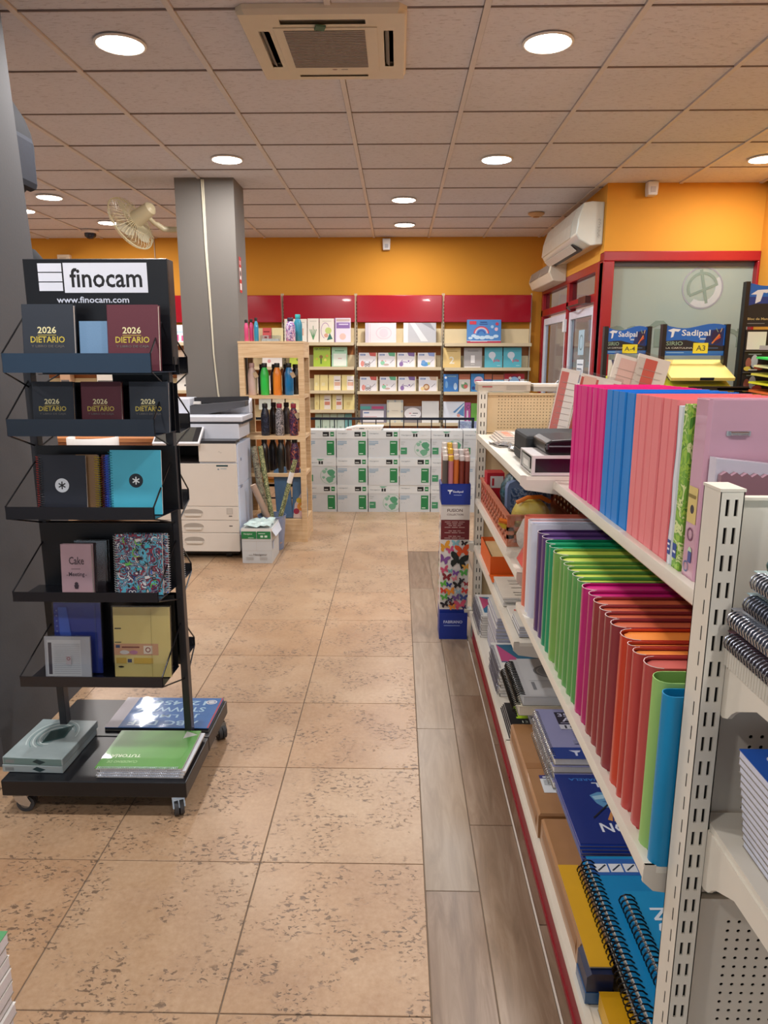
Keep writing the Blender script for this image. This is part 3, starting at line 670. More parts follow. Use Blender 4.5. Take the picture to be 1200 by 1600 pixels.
# grey A3+ pads, spirals to the aisle
for k in range(4):
    P = None
    if k == 3:
        P = Print(); Wd, D = .42, .30
        P.rect(.003, 0, Wd - .003, .062, '#1f3a86'); P.text(.10, .018, .07, .028, 'Sad', '#c8d0e8'); P.poly([(.055, .045), (.09, .045), (.085, .036), (.078, .034), (.076, .016), (.070, .016), (.070, .034), (.062, .040)], '#c8d0e8')
        P.rect(.06, .20, .13, .078, '#2c2838'); P.text(.068, .248, .055, .022, '350', '#b9b9d4'); P.rect(.128, .252, .03, .004, '#b9b9d4'); P.text(.075, .216, .09, .026, 'A3+', '#cfcfe4'); P.rect(.068, .206, .09, .003, '#a9a9c4')
        P.rect(.06, .168, .13, .028, '#c6c8d6'); P.text(.075, .172, .04, .02, '10', '#3a3a48'); P.rect(.13, .176, .03, .008, '#3a3a48')
        for q in range(5): P.rect(.09, .15 - q * .012, .06 + .02 * (q % 2), .003, '#787a98')
        P.rect(.08, .08, .05, .02, '#8486a4')
    pad(f'lavender grey A3+ spiral pad, {["lowest", "second lowest", "second highest", "topmost"][k]} of its stack on the bottom shelf', 'pad', .452 + .004 * (k % 2), 1.86 + .006 * k, zt + .0215 * k, .42, .30, .020, mat('#8e90b8', .35, noise=.03), spiral='l', wire=mat('#c4c6c8', .3, 1., noise=0), group='A3+ pads', turns=26, prints=P, rr=.0125)
# navy watercolour pads
for k in range(6):
    P = None
    if k == 5:
        P = Print(); P.rect(0, 0, .42, .30, '#102a78')
        P.text(.068, .045, .20, .036, 'CANSON', '#dfe6f2', flip=True); P.text(.095, .238, .05, .022, 'XL', '#dfe6f2', flip=True); P.text(.035, .268, .12, .012, 'ACUARELA', '#3a7ac8', flip=True)
        P.poly([(.075, .20), (.10, .215), (.15, .212), (.16, .18), (.14, .15), (.10, .145), (.085, .165)], '#5c94c0'); P.poly([(.08, .195), (.12, .205), (.11, .185), (.085, .18)], '#9cc4dc'); P.poly([(.10, .172), (.14, .178), (.13, .160)], '#2f5f98'); P.disc(.145, .195, .01, '#a04848')
        for q in range(7): a = -.5 + .25 * q; P.poly([(.125, .155), (.125 + .065 * sin(a + .02), .155 - .07 * cos(a)), (.125 + .065 * sin(a + .2), .155 - .07 * cos(a + .2))], ['#c88850', '#dba068'][q % 2])
        P.line((.06, .10), (.115, .16), .004, '#1c1c24')
    pad(f'navy watercolour pad, {["lowest", "second", "third", "fourth", "fifth", "topmost"][k]} in the stack of six on the bottom shelf', 'pad', .462 + .003 * (k % 2) - .002 * k, 1.548 + .002 * (k % 3), zt + .0085 * k, .40, .30, .008, mat('#123094', .3, coat=.3), pages=mat('#2a52c8', .4), group='navy watercolour pads', prints=P)
# white pad edge under the navy stack, cyan spiral pads, yellow pads
zc = zt
CY = mat('#1488c4', .3, coat=.2)
for k, (x, y, hh, r) in enumerate(((.452, 1.075, .019, .0), (.462, 1.065, .019, .01))):
    P = None
    if k == 1:
        P = Print(); P.rect(.004, .39, .37, .055, '#2a62b0')
        for q in range(3): P.rect(.015 + .034 * q, .40, .03, .028, '#dfe4ec'); P.line((.02 + .034 * q, .405), (.042 + .034 * q, .425), .004, '#28384c')
        P.rect(.13, .39, .12, .05, '#93b4d8'); P.rect(.09, .20, .004, .03, '#5aa6d4')
        for q in range(3): P.rect(.05, .06 + .09 * q, .004, .03, '#5aa6d4')
    t = pad(['turquoise spiral drawing pad lying under the one with small white icons', 'turquoise spiral drawing pad with small white icons along its far edge, bottom shelf'][k], 'pad', x, y, zc + .0215 * k, .40, .455, hh, CY, rotz=r, spiral='l', group='turquoise spiral pads', turns=30, prints=P, wire=mat('#22242a', .25, .7, noise=0), rr=.0165, wt=.0017, name='spiral_pad')
t = pad('short turquoise spiral pad with white lettering lying on the others beside the slotted post', 'pad', .512, 1.055, zc + .0435, .30, .33, .014, mat('#1d92ca', .3, coat=.2), rotz=.015, spiral='l', turns=22, wire=mat('#22242a', .25, .7, noise=0), rr=.0175, wt=.0018, name='spiral_pad')
Print(.0008).text(0, 0, .22, .034, 'CANSON', '#dfeaf4').put('lettering', t, Matrix.Translation((.075, .06, .014)) @ Matrix.Rotation(pi / 2, 4, 'Z'))
YEL = mat('#d9a520', .35, coat=.2); NAV = mat('#142244', .35, coat=.3)
pad('yellow covered pad with rounded corners in the front row of the bottom shelf', 'pad', .398, 1.235, BZ + .052 + .025, .05, .30, .004, YEL, name='yellow_pad')
t = thing('plastic_case', 'navy plastic case under the yellow pad at the front of the bottom shelf', 'case', (.390, 1.215, BZ + .001))
mb = MB(); mb.prism([(0, .006), (.006, 0), (.054, 0), (.054, .074), (.010, .074), (0, .066)], 0, .075, 'y'); obj('case_body', mb, NAV, t)
t.location = (.390, 1.222, BZ + .001)
mb = MB(); mb.prism([(-.002, .004), (.058, .004), (.058, .03), (-.002, .03)], -.002, .072, 'y'); obj('case_band', mb, mat('#2e5a88', .25, coat=.4), t)
pad('deep yellow pad lying beside the slotted post on the bottom shelf', 'pad', .412, 1.01, BZ + .001, .30, .20, .045, mat('#cf9a14', .35, coat=.2), pages=mat('#d8a830', .5), name='yellow_pad')

# --- far bay, bottom shelf ---------------------------------------------------
mb = None
art = [('#2b6e98', '#c04a78'), ('#6a4a34', '#d8c8a0'), ('#28607c', '#d8a040')]
def stack(n, x, y, z, w_, d, h, names, cov, group, spiral=None, wire=None, prints=None, pages=None, jitter=.004):
    for k in range(n):
        last = k == n - 1
        pad(names(k), 'pad', x + random.uniform(-jitter, jitter), y + random.uniform(-jitter, jitter), z + (h + .0004) * k, w_, d, h, cov if last else mat('#d8d6d2', .5), group=group, spiral=spiral, wire=wire, prints=prints if last else None, pages=pages, turns=18)
def nth(k, n): return 'topmost' if k == n - 1 else 'lowest' if k == 0 else ORD[k + 1] + ' from bottom'
P = Print(); P.rect(0, .0, .24, .30, '#dcdcd8'); P.poly([(.02, .05), (.22, .05), (.22, .26), (.02, .28)], '#2b6e98'); P.poly([(.02, .28), (.02, .10), (.08, .22)], '#c04a78'); P.text(.03, .01, .1, .02, 'CANSON', '#444444')
WR = mat('#8c8ea0', .3, .8, noise=0)
stack(9, .396, 3.19, BZ, .24, .32, .0115, lambda k: f'white spiral art pad at the far end of the bottom shelf, {nth(k, 9)}', WHITE, 'far stack of art pads', 'l', WR, P)
P = Print(); P.rect(0, 0, .24, .30, '#d4d2cc'); P.rect(.015, .03, .21, .24, '#7a5c44'); P.poly([(.03, .05), (.12, .26), (.20, .10)], '#c8bca0'); P.poly([(.10, .05), (.2, .25), (.21, .06)], '#4a3428')
stack(14, .425, 2.86, BZ, .24, .30, .0155, lambda k: f'white art block in the tallest stack on the bottom shelf, {nth(k, 14)}', WHITE, 'tall stack of blocks', None, None, P, pages=mat('#b9bcd0', .6))
P = Print(); P.rect(0, 0, .28, .27, '#dcdcd8'); P.rect(.02, .07, .25, .18, '#27607c'); P.poly([(.02, .25), (.02, .08), (.1, .08)], '#b84a7c'); P.poly([(.16, .07), (.18, .14), (.25, .16), (.27, .07)], '#cf9a44'); P.rect(.1, .03, .1, .01, '#808080')
stack(9, .398, 2.58, BZ, .28, .26, .0125, lambda k: f'white edged spiral pad in the stack topped by a blue ochre cover, {nth(k, 9)}', WHITE, 'middle stack of spiral pads', 'l', WR, P)
stack(6, .478, 2.30, BZ + .0332, .22, .26, .012, lambda k: f'thin white block in the low stack beside the black pads, {nth(k, 6)}', mat('#c6c8d8', .5), 'low stack of blocks', None, None, None, pages=mat('#c0c2d4', .6))
for k in range(4):
    P = None
    if k == 3: P = Print(); P.text(.035, .10, .035, .085, 'I', '#a8cc20'); P.rect(.028, .10, .05, .012, '#a8cc20'); P.rect(.028, .175, .05, .012, '#a8cc20'); P.text(.045, .068, .02, .016, '13', '#d0d4c4')
    pad(f'black pad in the stack topped by a green character, {nth(k, 4)}', 'pad', .392 + .004 * k, 2.262 - .003 * k, BZ + .0082 * k, .20, .22, .0075, mat('#16181c', .35, coat=.3), pages=mat('#c8c8cc', .6), group='black pads', prints=P)
# sketchbooks on top of the low stack, thick black twin wire
P = Print(); P.rect(.03, .01, .25, .30, '#b9babc'); P.disc(.16, .20, .07, '#8f9093', ry=.05); P.ring(.16, .20, .085, .012, '#7d7e82', ry=.06); P.line((.2, .17), (.24, .1), .012, '#8d8e92'); P.rect(.05, .05, .012, .06, '#77797e'); P.rect(.045, .12, .2, .002, '#8a8b90')
zz = BZ + .0332 + .0745
pad('grey cover sketchbook with thick black rings, the upper of two', 'sketchbook', .425, 2.235, zz + .036, .27, .30, .034, mat('#b4b5b8', .35), spiral='l', turns=20, prints=P, rr=.020, wt=.0024, name='sketchbook', wire=mat('#1a1a1a', .25, .5, noise=0), group='ringed sketchbooks', pages=mat('#c8ccd0', .6))
pad('cream edged sketchbook with black rings, the lower of two', 'sketchbook', .412, 2.232, zz + .0005, .29, .32, .034, mat('#d8d2bc', .45), spiral='l', turns=24, rr=.019, wt=.0022, name='sketchbook', wire=mat('#1a1a1a', .25, .5, noise=0), group='ringed sketchbooks', pages=mat('#ddd6c4', .6))

# --- far bay, third shelf up (z .53) -----------------------------------------
t = thing('paper_tray_box', 'open orange cardboard box of cards on the lower middle shelf', 'box', (.41, 3.02, .532))
mb = MB(); W_, D_, H_ = .26, .36, .085; q = .004
for b in ((0, q, 0, D_, 0, H_), (W_ - q, W_, 0, D_, 0, H_), (q, W_ - q, 0, q, 0, H_), (q, W_ - q, D_ - q, D_, 0, H_), (q, W_ - q, q, D_ - q, 0, q)): mb.box(*b)
obj('box_body', mb, mat('#e0641a', .5), t)
mb = MB(); mb.box(q, W_ - q, q, D_ - q, q, H_ - .02); obj('cards', mb, mat('#d8b888', .6), t)
mb = MB(); mb.box(.12, .2, .10, .2, H_ - .0199, H_ + .012); obj('green_packet', mb, mat('#147048', .4), t)
t = pad('orange card lying flat in front of the orange box', 'card', .405, 2.90, .532, .30, .115, .006, mat('#e0641a', .5), name='flat_card', prints=Print().disc(.1, .05, .03, '#e8b898', ry=.02))
P = Print()
for q, (v, l) in enumerate(((.22, .14), (.20, .16), (.17, .10), (.12, .13), (.06, .15), (.03, .1))): P.rect(.05, v, l, .004, '#4a4642'); P.rect(.05 + l * .3, v, .008, .006, '#4a4642')
stack(4, .412, 2.62, .532, .30, .275, .008, lambda k: f'cream envelope pad with fine black print behind the red barred folder, {nth(k, 4)}', mat('#d9d0c2', .55), 'printed envelope pads', None, None, P)
P = Print(); P.rect(.02, .075, .10, .014, '#c8342c'); P.line((.03, .02), (.1, .05), .004, '#c84038'); P.rect(0, 0, .3, .004, '#2a2422')
pad('white folder with a red bar and a dark edge on the lower middle shelf', 'folder', .420, 2.462, .532, .28, .135, .012, mat('#dcd6cc', .45), name='flat_folder', prints=P)
P = Print(); P.poly([(.06, .03), (.2, .035), (.2, .07), (.06, .06)], '#a8b020'); P.rect(.05, .1, .05, .006, '#aaaaaa')
stack(5, .420, 2.305, .532, .24, .145, .0075, lambda k: f'white booklet in the pile topped by a yellow green label, {nth(k, 5)}', mat('#d6d4cc', .5), 'white booklets', None, None, P, pages=mat('#c4c8d8', .6), jitter=.002)

# --- far bay, fourth shelf (z .775): crate, toys, bag, red pads --------------
t = thing('plastic_crate', 'open orange terracotta plastic crate full of pouches', 'crate', (.412, 2.60, .776))
TER = mat('#bd6a4a', .45); W_, D_, H_ = .36, .86, .115
mb = MB()
def slat_wall(x0, x1, y0, y1):
    L = max(x1 - x0, y1 - y0); nrm = x1 - x0 < y1 - y0
    for z0 in (0, .03, .06, .10): mb.box(x0, x1, y0, y1, z0, z0 + .015)
    n = max(2, int(L / .065))
    for k in range(n + 1):
        c = k * (L - .02) / n
        if nrm: mb.box(x0, x1, y0 + c, y0 + c + .02, .015, H_ - .015)
        else: mb.box(x0 + c, x0 + c + .02, y0, y1, .015, H_ - .015)
slat_wall(0, .006, 0, D_); slat_wall(W_ - .006, W_, 0, D_); slat_wall(.006, W_ - .006, 0, .006); slat_wall(.006, W_ - .006, D_ - .006, D_)
mb.box(.006, W_ - .006, .006, D_ - .006, 0, .003); obj('crate_body', mb, TER, t)
mb = MB()
for b in ((-.006, .010, -.004, D_ + .004), (W_ - .01, W_ + .006, -.004, D_ + .004)): mb.box(b[0], b[1], b[2], b[3], H_, H_ + .007)
for b in ((.01, W_ - .01, -.004, .01), (.01, W_ - .01, D_ - .01, D_ + .004)): mb.box(b[0], b[1], b[2], b[3], H_, H_ + .007)
obj('crate_rim', mb, TER, t)
def blob(name, label, cat, loc, dims, m, seed, sub=None, rz=0):
    t = thing(name, label, cat, loc, rz); mb = MB(); rnd = random.Random(seed); n, k = 14, 9; vs = []
    for i in range(k):
        th = pi * i / (k - 1)
        for j in range(n):
            a = 2 * pi * j / n; r = 1 + rnd.uniform(-.09, .09); e = .75
            cx = math.copysign(abs(cos(a)) ** e, cos(a)); cy = math.copysign(abs(sin(a)) ** e, sin(a))
            rr_ = sin(th) ** .7
            vs.append((cx * rr_ * dims[0] / 2 * r, cy * rr_ * dims[1] / 2 * r, (1 - cos(th)) / 2 * dims[2]))
    fs = [(i * n + j, i * n + (j + 1) % n, (i + 1) * n + (j + 1) % n, (i + 1) * n + j) for i in range(k - 1) for j in range(n)]
    mb.add(vs, fs); obj('body', mb, m, t, smooth=70); return t
t = blob('soft_pouch', 'yellow soft toy pouch with an orange zip standing in the crate', 'pouch', (.515, 2.69, .782), (.15, .12, .16), mat('#cdb84e', .5), 3)
mb = MB(); mb.tube([(-.06, -.02, .15), (-.02, -.03, .172), (.03, -.02, .172), (.07, .0, .15)], .009, 6); mb.tube([(-.06, -.06, .10), (-.10, -.07, .085), (-.13, -.06, .09)], .011, 6); obj('zip', mb, mat('#e07818', .45), t, smooth=60)
mb = MB(); mb.tube([(-.07, -.05, .06), (-.11, -.055, .07), (-.12, -.05, .085)], .016, 8); obj('ear', mb, mat('#cdb028', .5), t, smooth=60)
t = thing('zip_case', 'blue grey zip case standing behind the yellow pouch', 'case', (.555, 2.98, .782), .1)
mb = MB(); pr = [(-.09, 0), (.10, 0), (.10, .13)] + [(.10 - .03 + .03 * cos(a), .15 + .03 * sin(a)) for a in (0, .8, 1.57)] + [(-.06 + .03 * cos(a), .15 + .03 * sin(a)) for a in (1.57, 2.4, 3.14)]; mb.prism(pr, 0, .04, 'y'); obj('body', mb, mat('#6f86ac', .4), t)
mb = MB(); mb.prism([(-.075, .01), (.085, .01), (.085, .15), (-.075, .15)], -.003, 0, 'y'); obj('front_pocket', mb, swirl_mat('blue_camouflage', ['#22406a', '#4a6a94', '#8fa4c0', '#182c4c'], 26), t)
t = blob('dark_pouch', 'dark teal patterned pouch at the back of the crate', 'pouch', (.56, 3.12, .782), (.20, .16, .21), swirl_mat('teal_pattern', ['#101a20', '#1c3a44', '#34606a', '#1a1420'], 30), 5)
t = thing('small_box', 'small red and white box in the far corner of the crate', 'box', (.445, 3.30, .782))
mb = MB(); mb.box(-.03, .05, -.04, .06, 0, .17); obj('box_body', mb, mat('#b8182a', .4), t)
P = Print(); P.rect(-.02, .10, .06, .055, '#dcd8d4'); P.rect(-.012, .11, .01, .035, '#b8182a'); P.put('box_marking', t, Mfront(.005, -.0405, 0))
t = blob('black_bag', 'folded black bag lying at the back of the crate', 'bag', (.60, 3.30, .784), (.22, .18, .18), mat('#14141a', .4), 8)
t = blob('plush_toy', 'grey white plush in a clear bag in front of the crate', 'toy', (.49, 2.47, .777), (.12, .13, .145), mat('#c4bcb4', .7, noise=.1, scale=60, bump=.4), 11)
mb = MB(); mb.box(.02, .062, -.064, -.05, .05, .11); obj('dark_patch', mb, mat('#33343a', .7), t)
mb = MB(); mb.box(.0, .13, -.05, .05, .135, .142); obj('pink_label', mb, mat('#c87a74', .4), t)
t = thing('clear_bag', 'crumpled clear plastic bag around the plush toy', 'bag', (.48, 2.46, .777)); rnd = random.Random(2)
mb = MB(); n, k = 16, 8; vs = []
for i in range(k):
    th = i / (k - 1)
    for j in range(n):
        a = 2 * pi * j / n; r = 1 + rnd.uniform(-.08, .10); vs.append((cos(a) * .088 * r * (1 - .15 * th), sin(a) * .088 * r, .001 + th * .17 + rnd.uniform(0, .008)))
mb.add(vs, [(i * n + j, i * n + (j + 1) % n, (i + 1) * n + (j + 1) % n, (i + 1) * n + j) for i in range(k - 1) for j in range(n)]); obj('bag_film', mb, FILM, t)
for k in range(7):
    t = pad(f'small red notebook leaning beside the salmon box file, {ORD[k+1]} from the aisle', 'notebook', 0, 0, 0, .10, .15, .008, mat('#c8443a', .4), pages=mat('#d89080', .5), name='red_notebook', group='small red notebooks')
    t.rotation_euler = (0, radians(-62), 0); t.location = (.425 + .017 * k, 2.262, .781)
# --- far bay, top shelf (z 1.10) ---------------------------------------------
PLN = swirl_mat('planner_print', ['#e8dfd2', '#e2d4c4', '#c9604c', '#e6ddd0', '#b8a898'], 5, .6)
for k in range(4):
    P = Print(); P.rect(.0, .0, .34, .006, '#d8d0c8')
    if k == 3:
        for q in range(7): P.rect(.02 + q * .045, .03, .03, .20, ['#d98a74', '#e6ded4'][q % 2])
    pad(f'large calendar sheet in film lying before the pegboard, {nth(k, 4)} of four', 'calendar', .44 + .012 * k, 3.12 + .03 * k, 1.102 + .0055 * k, .40, .30, .005, mat('#e0d4ca', .2, coat=.5), group='flat calendars', name='calendar', prints=P)
for k, (x, y, r) in enumerate(((.43, 3.00, .25), (.455, 2.90, -.1), (.49, 2.78, .3))):
    t = thing('film_packet', f'flat silvery film packet on the top shelf edge, {["one by the pegboard", "middle one", "one by the black case"][k]} of three', 'packet', (x, y, 1.1015 + .003 * k), r)
    mb = MB(); rnd = random.Random(k); n = 7; vs = [(i * .014, j * .022, .004 + rnd.uniform(0, .010)) for j in range(n) for i in range(n)]
    mb.add(vs, [(j * n + i, j * n + i + 1, (j + 1) * n + i + 1, (j + 1) * n + i) for j in range(n - 1) for i in range(n - 1)]); obj('film', mb, mat('#9a9ca0', .12, .5, noise=.2, scale=40), t, solid=.001)
    mb = MB(); mb.box(.004, .08, .004, .13, 0, .004); obj('insert', mb, mat('#b8b0a8', .4), t)
BLKF = mat('#17191c', .7); 
t = thing('black_case', 'wide matt black case standing on the top shelf of the far bay', 'case', (.452, 2.50, 1.101))
mb = MB(); mb.box(0, .38, .0, .27, 0, .105); obj('case_body', mb, BLKF, t, bevel=.012)
mb = MB(); mb.tube([(-.001, .02, .04), (-.001, .25, .04)], .0025, 5); obj('zip', mb, BLACK, t)
t = thing('zip_folder', 'glossy black zipped folder lying on the white framed box', 'folder', (.472, 2.275, 1.168))
mb = MB(); pr = [(0, .01), (.01, 0), (.40, 0), (.40, .045), (.10, .050), (.02, .046), (0, .035)]; mb.prism(pr, 0, .22, 'y'); obj('body', mb, mat('#08080a', .35, noise=0, spec=.3), t, bevel=.006)
mb = MB(); mb.tube([(.0, -.003, .026), (.4, -.003, .026)], .003, 6); mb.cyl((.006, -.006, .018), (.006, -.006, .034), .005, 8); obj('zip', mb, mat('#5a5a60', .3, .8), t)
t = thing('framed_box', 'low white framed box with black windows at the near end of the top shelf', 'box', (.430, 2.262, 1.102))
Wb, Db, Hb = .46, .22, .064; mb = MB()
mb.box(0, Wb, .004, Db, 0, .004); mb.box(0, Wb, .004, Db, Hb - .004, Hb)
for a in (0, Wb - .01): mb.box(a, a + .01, .004, .014, .004, Hb - .004); mb.box(a, a + .01, Db - .01, Db, .004, Hb - .004)
mb.box(0, Wb, 0, .006, 0, .009); mb.box(0, Wb, 0, .006, Hb - .009, Hb); mb.box(0, .01, 0, .006, .009, Hb - .009); mb.box(Wb - .01, Wb, 0, .006, .009, Hb - .009)
obj('frame', mb, mat('#cfc8c6', .35), t)
mb = MB(); mb.box(.003, Wb - .003, .0075, Db - .003, .005, Hb - .005); obj('black_core', mb, mat('#17121a', .25, coat=.4), t)
P = Print(.001); P.rect(-.18, .012, .15, .042, '#a8a8a4'); P.rect(-.15, .02, .09, .02, '#dad8d2'); P.put('side_label', t, Mleft(-.0003, 0, 0))
# upright planners beside the magenta folders
for k, (x, y, lean, wd, hh) in enumerate(((.575, 2.70, .20, .07, .34), (.655, 2.60, .22, .16, .32), (.70, 2.50, .10, .16, .20), (.785, 2.75, .26, .11, .38), (.875, 2.72, .26, .13, .38))):
    t = thing('wall_calendar', ['narrow red edged calendar in film standing before the grey box and pegboard', 'wide red and white calendar in film standing behind the black case', 'shorter calendar in film standing next to the magenta folders', 'tall pale calendar in film rising above the magenta folders', 'tall calendar in film with a red band and year above the folders'][k], 'calendar', (x, y, 1.188 if k < 3 else 1.122), group='standing calendars', rot=(-.12, lean, 0))
    if k >= 3: t.location = (x, 2.9, 1.126)
    else: t.location = (x, 2.80 + .02 * k, 1.104)
    mb = MB(); mb.box(0, wd, 0, .012, 0, hh); obj('pages', mb, mat('#e0d8cc', .5), t)
    mb = MB(); mb.box(-.006, wd + .006, -.003, .015, -.0, hh + .01); obj('film_wrap', mb, FILM, t)
    P = Print(.0015)
    bands = [[('#c8604e', .0, .03), ('#e6dcd0', .03, .04), ('#c9a290', .09, .05)], [('#c65444', .0, .07), ('#8d857c', .02, .035), ('#e8e0d4', .09, .04), ('#cf7a66', .13, .03)], [('#d4b8a4', 0, .05), ('#cf7a66', .06, .03)], [('#d8b4a8', .02, .08)], [('#c95a4c', .03, .05)]][k]
    for c, u, ww in bands: P.rect(u, .012, ww, hh - .025, c)
    for q in range(12): P.rect(.012, .02 + q * (hh - .05) / 12, wd * .75, .0016, '#a08c80')
    if k == 4: P.text(.035, hh * .62, .045, .02, '2026', '#e8d8d0')
    P.put('printed_marking', t, Mfront(0, -.0001, 0))

# ================================================================ END CAP CONTENTS, RIGHT FOREGROUND
sp = [('#30505a', '#cfe0da'), ('#3a4152', '#9fb4b4'), ('#222a3e', '#8ea4aa'), ('#39435a', '#b4bccb'), ('#2a2436', '#6a4450')]
z = 1.0825
for k in range(5):
    c, e = sp[4 - k]; hh = .022
    yo = .50 + .010 * (k % 2); xo = .452 + [.0, .004, .010, .016, .022][k]
    pad(f'spiral notebook with a {["maroon and navy", "silver grey", "navy", "slate grey", "dark teal"][k]} edge on the end unit shelf, {nth(k, 5)}', 'notebook', xo, yo, z, .30, .43 - [0, .004, .02, .03, .045][k], hh, mat(e, .35, noise=.03), spiral='l', turns=52, wire=mat(['#9aa0ac', '#c2c6ce', '#7c8494', '#b4bac4', '#8fb0b4'][k], .25, .9, noise=0), group='spiral notebooks in the foreground', name='spiral_notebook', pages=mat(c, .4), rr=.0125)
    z += .0305
z = .801
for k in range(13):
    last = k == 12
    P = None
    if last: P = Print(); P.rect(0, 0, .21, .30, '#1a54b0'); P.disc(.035, .272, .012, '#d8e0ec', ry=.010); P.disc(.035, .272, .006, '#2a62b0'); P.rect(.05, .24, .1, .02, '#123a80')
    pad(f'blue covered staple bound pad on the lower end unit shelf, {"lowest" if k == 0 else "topmost" if last else ORD[k] + " above the lowest"}', 'pad', .486 - .0022 * k, .585 + .001 * (k % 3) - .001 * k, z, .21, .30, .0118, mat('#1a54b0', .35, coat=.3), pages=mat('#d4d6e4', .6, noise=.1, scale=300), group='blue pads in the foreground', prints=P, name='blue_pad')
    z += .0121
# paper ream stack in the left foreground
z = .0
t0 = thing('side_table', 'low white side table under the tall white brochure pile', 'table', (-.73, .86, 0))
mb = MB(); mb.box(-.14, .14, -.2, .10, .12, .14); obj('table_top', mb, WHITE, t0)
for a in (-.13, .11):
    for b in (-.19, .07): mb = MB(); mb.box(a, a + .02, b, b + .02, 0, .12); obj('leg', mb, WHITE, t0)
z = .1402
for k in range(20):
    pad(f'white brochure in the tall pile on the low table, {"lowest" if k == 0 else "topmost, with a green edge" if k == 19 else "%s up from the bottom" % ["", "second", "third", "fourth", "fifth", "sixth", "seventh", "eighth", "ninth", "tenth", "eleventh", "twelfth", "thirteenth", "fourteenth", "fifteenth", "sixteenth", "seventeenth", "eighteenth", "nineteenth"][k]}', 'brochure', -.835 + random.uniform(-.004, .004), .665 + random.uniform(-.004, .004), z, .215, .285, .0215, mat('#4a8a5a', .4) if k == 19 else WHITE, pages=mat('#dcd6d8', .6, noise=.08, scale=260), group='brochures in the left foreground', name='brochure')
    z += .0219

# ================================================================ CARD DUMP BIN WITH BUTTERFLIES
t = thing('display_box', 'tall blue and white cardboard display box covered with butterflies, full of card rolls', 'display', (.300, 3.665, 0))
W2, D2, H2 = .074, .072, .842
BL = mat('#14308c', .4)
mb = MB(); mb.box(-W2, W2, -D2, D2, 0, .165); mb.box(-W2, W2, -D2, D2, .165, .735, 1)
q = .003
for b in ((-W2, W2, -D2, -D2 + q), (-W2, W2, D2 - q, D2), (-W2, -W2 + q, -D2 + q, D2 - q), (W2 - q, W2, -D2 + q, D2 - q)): mb.box(b[0], b[1], b[2], b[3], .735, H2)
obj('box_body', mb, [BL, mat('#dcd6d0', .45)], t)
mb = MB(); mb.prism([(-W2, .735), (-W2 - .006, .84), (-W2, .84)], -D2, D2, 'y'); obj('side_flap', mb, BL, t)
def butterfly(P, u, v, s, c, rot=0.):
    wing = [(0, .1), (.12, .42), (.45, .75), (.85, .85), (1.0, .65), (.85, .3), (.55, .05), (.75, -.15), (.7, -.5), (.45, -.75), (.25, -.45), (.1, -.2), (0, -.3)]
    for sg in (1, -1):
        pts = [(sg * a, b) for a, b in wing]
        pts = [(u + s * (a * cos(rot) - b * sin(rot)), v + s * (a * sin(rot) + b * cos(rot))) for a, b in (pts if sg > 0 else pts[::-1])]
        P.poly([(max(-.0735, min(.0735, a)), b) for a, b in pts], c)
P = Print(.0004)
P.rect(-.062, .655, .124, .076, '#dcd6ce'); P.text(-.042, .695, .078, .016, 'FUSION', '#4a2a24'); P.text(-.044, .676, .084, .010, 'COLLECTION', '#5a3a34')
P.rect(-W2, .548, 2 * W2, .105, '#6a1f24')
for r in range(10):
    if r in (4, 7): continue
    wd = .11 - .02 * (r % 3); n = 3
    for q in range(n): P.rect(-wd / 2 + q * wd / n, .640 - r * .0095, wd / n - .006, .0036, '#b89a94')
bf = [(-.052, .510, .030, '#d8962c', .3), (.004, .528, .020, '#7fb0b8', 0), (.048, .527, .016, '#241c20', -.2), (.040, .487, .036, '#d8501c', .1), (-.022, .492, .020, '#c04a7a', .4), (-.056, .440, .028, '#7a4a8c', -.3), (.022, .433, .047, '#16201c', -.25), (.06, .40, .018, '#dca040', .2),
      (-.052, .385, .022, '#c04a68', .3), (-.022, .378, .012, '#6aa8a4', .1), (.006, .366, .017, '#7a4a9c', -.2), (.050, .368, .020, '#4fa848', .15), (-.040, .345, .023, '#7a1c24', -.1), (.002, .336, .014, '#d87a88', .3), (.038, .328, .014, '#26262c', -.2), (-.056, .308, .018, '#58a83c', .3), (-.028, .302, .015, '#2a3a80', -.2), (.018, .302, .022, '#1c1a1c', .1), (.064, .308, .014, '#9c2430', 0),
      (-.055, .270, .018, '#c83a28', -.1), (-.018, .266, .022, '#e08a24', .25), (.022, .265, .014, '#8fb4c4', 0), (.056, .270, .018, '#c8342c', -.25), (-.05, .235, .019, '#52a044', .2), (-.020, .222, .014, '#2a2c4c', -.1), (.012, .232, .019, '#6a4888', .3), (.050, .232, .021, '#3a4a88', -.1), (-.048, .195, .020, '#1e1a22', .3), (-.010, .196, .017, '#5a1420', -.2), (.034, .192, .030, '#c8506c', .1), (-.008, .180, .018, '#e08a34', .2), (.056, .178, .012, '#28305c', .4)]
for b in bf: butterfly(P, b[0], b[1], b[2] * 1.12, b[3], b[4])
P.rect(-W2, 0, 2 * W2, .150, '#14308c'); P.text(-.052, .09, .10, .016, 'FABRIANO', '#c8d4ee'); P.rect(-.05, .075, .085, .004, '#8aa0d8')
P.rect(-W2, .735, 2 * W2, .105, '#14308c'); P.text(-.016, .795, .052, .014, 'Sadipal', '#dfe6f4'); P.poly([(-.044, .812), (-.018, .813), (-.02, .805), (-.028, .803), (-.030, .790), (-.035, .792), (-.034, .804), (-.042, .806)], '#dfe6f4'); P.rect(-.012, .784, .04, .003, '#9ab0e0')
P.put('box_marking', t, Mfront(0, -D2, 0))
P = Print(.0004)
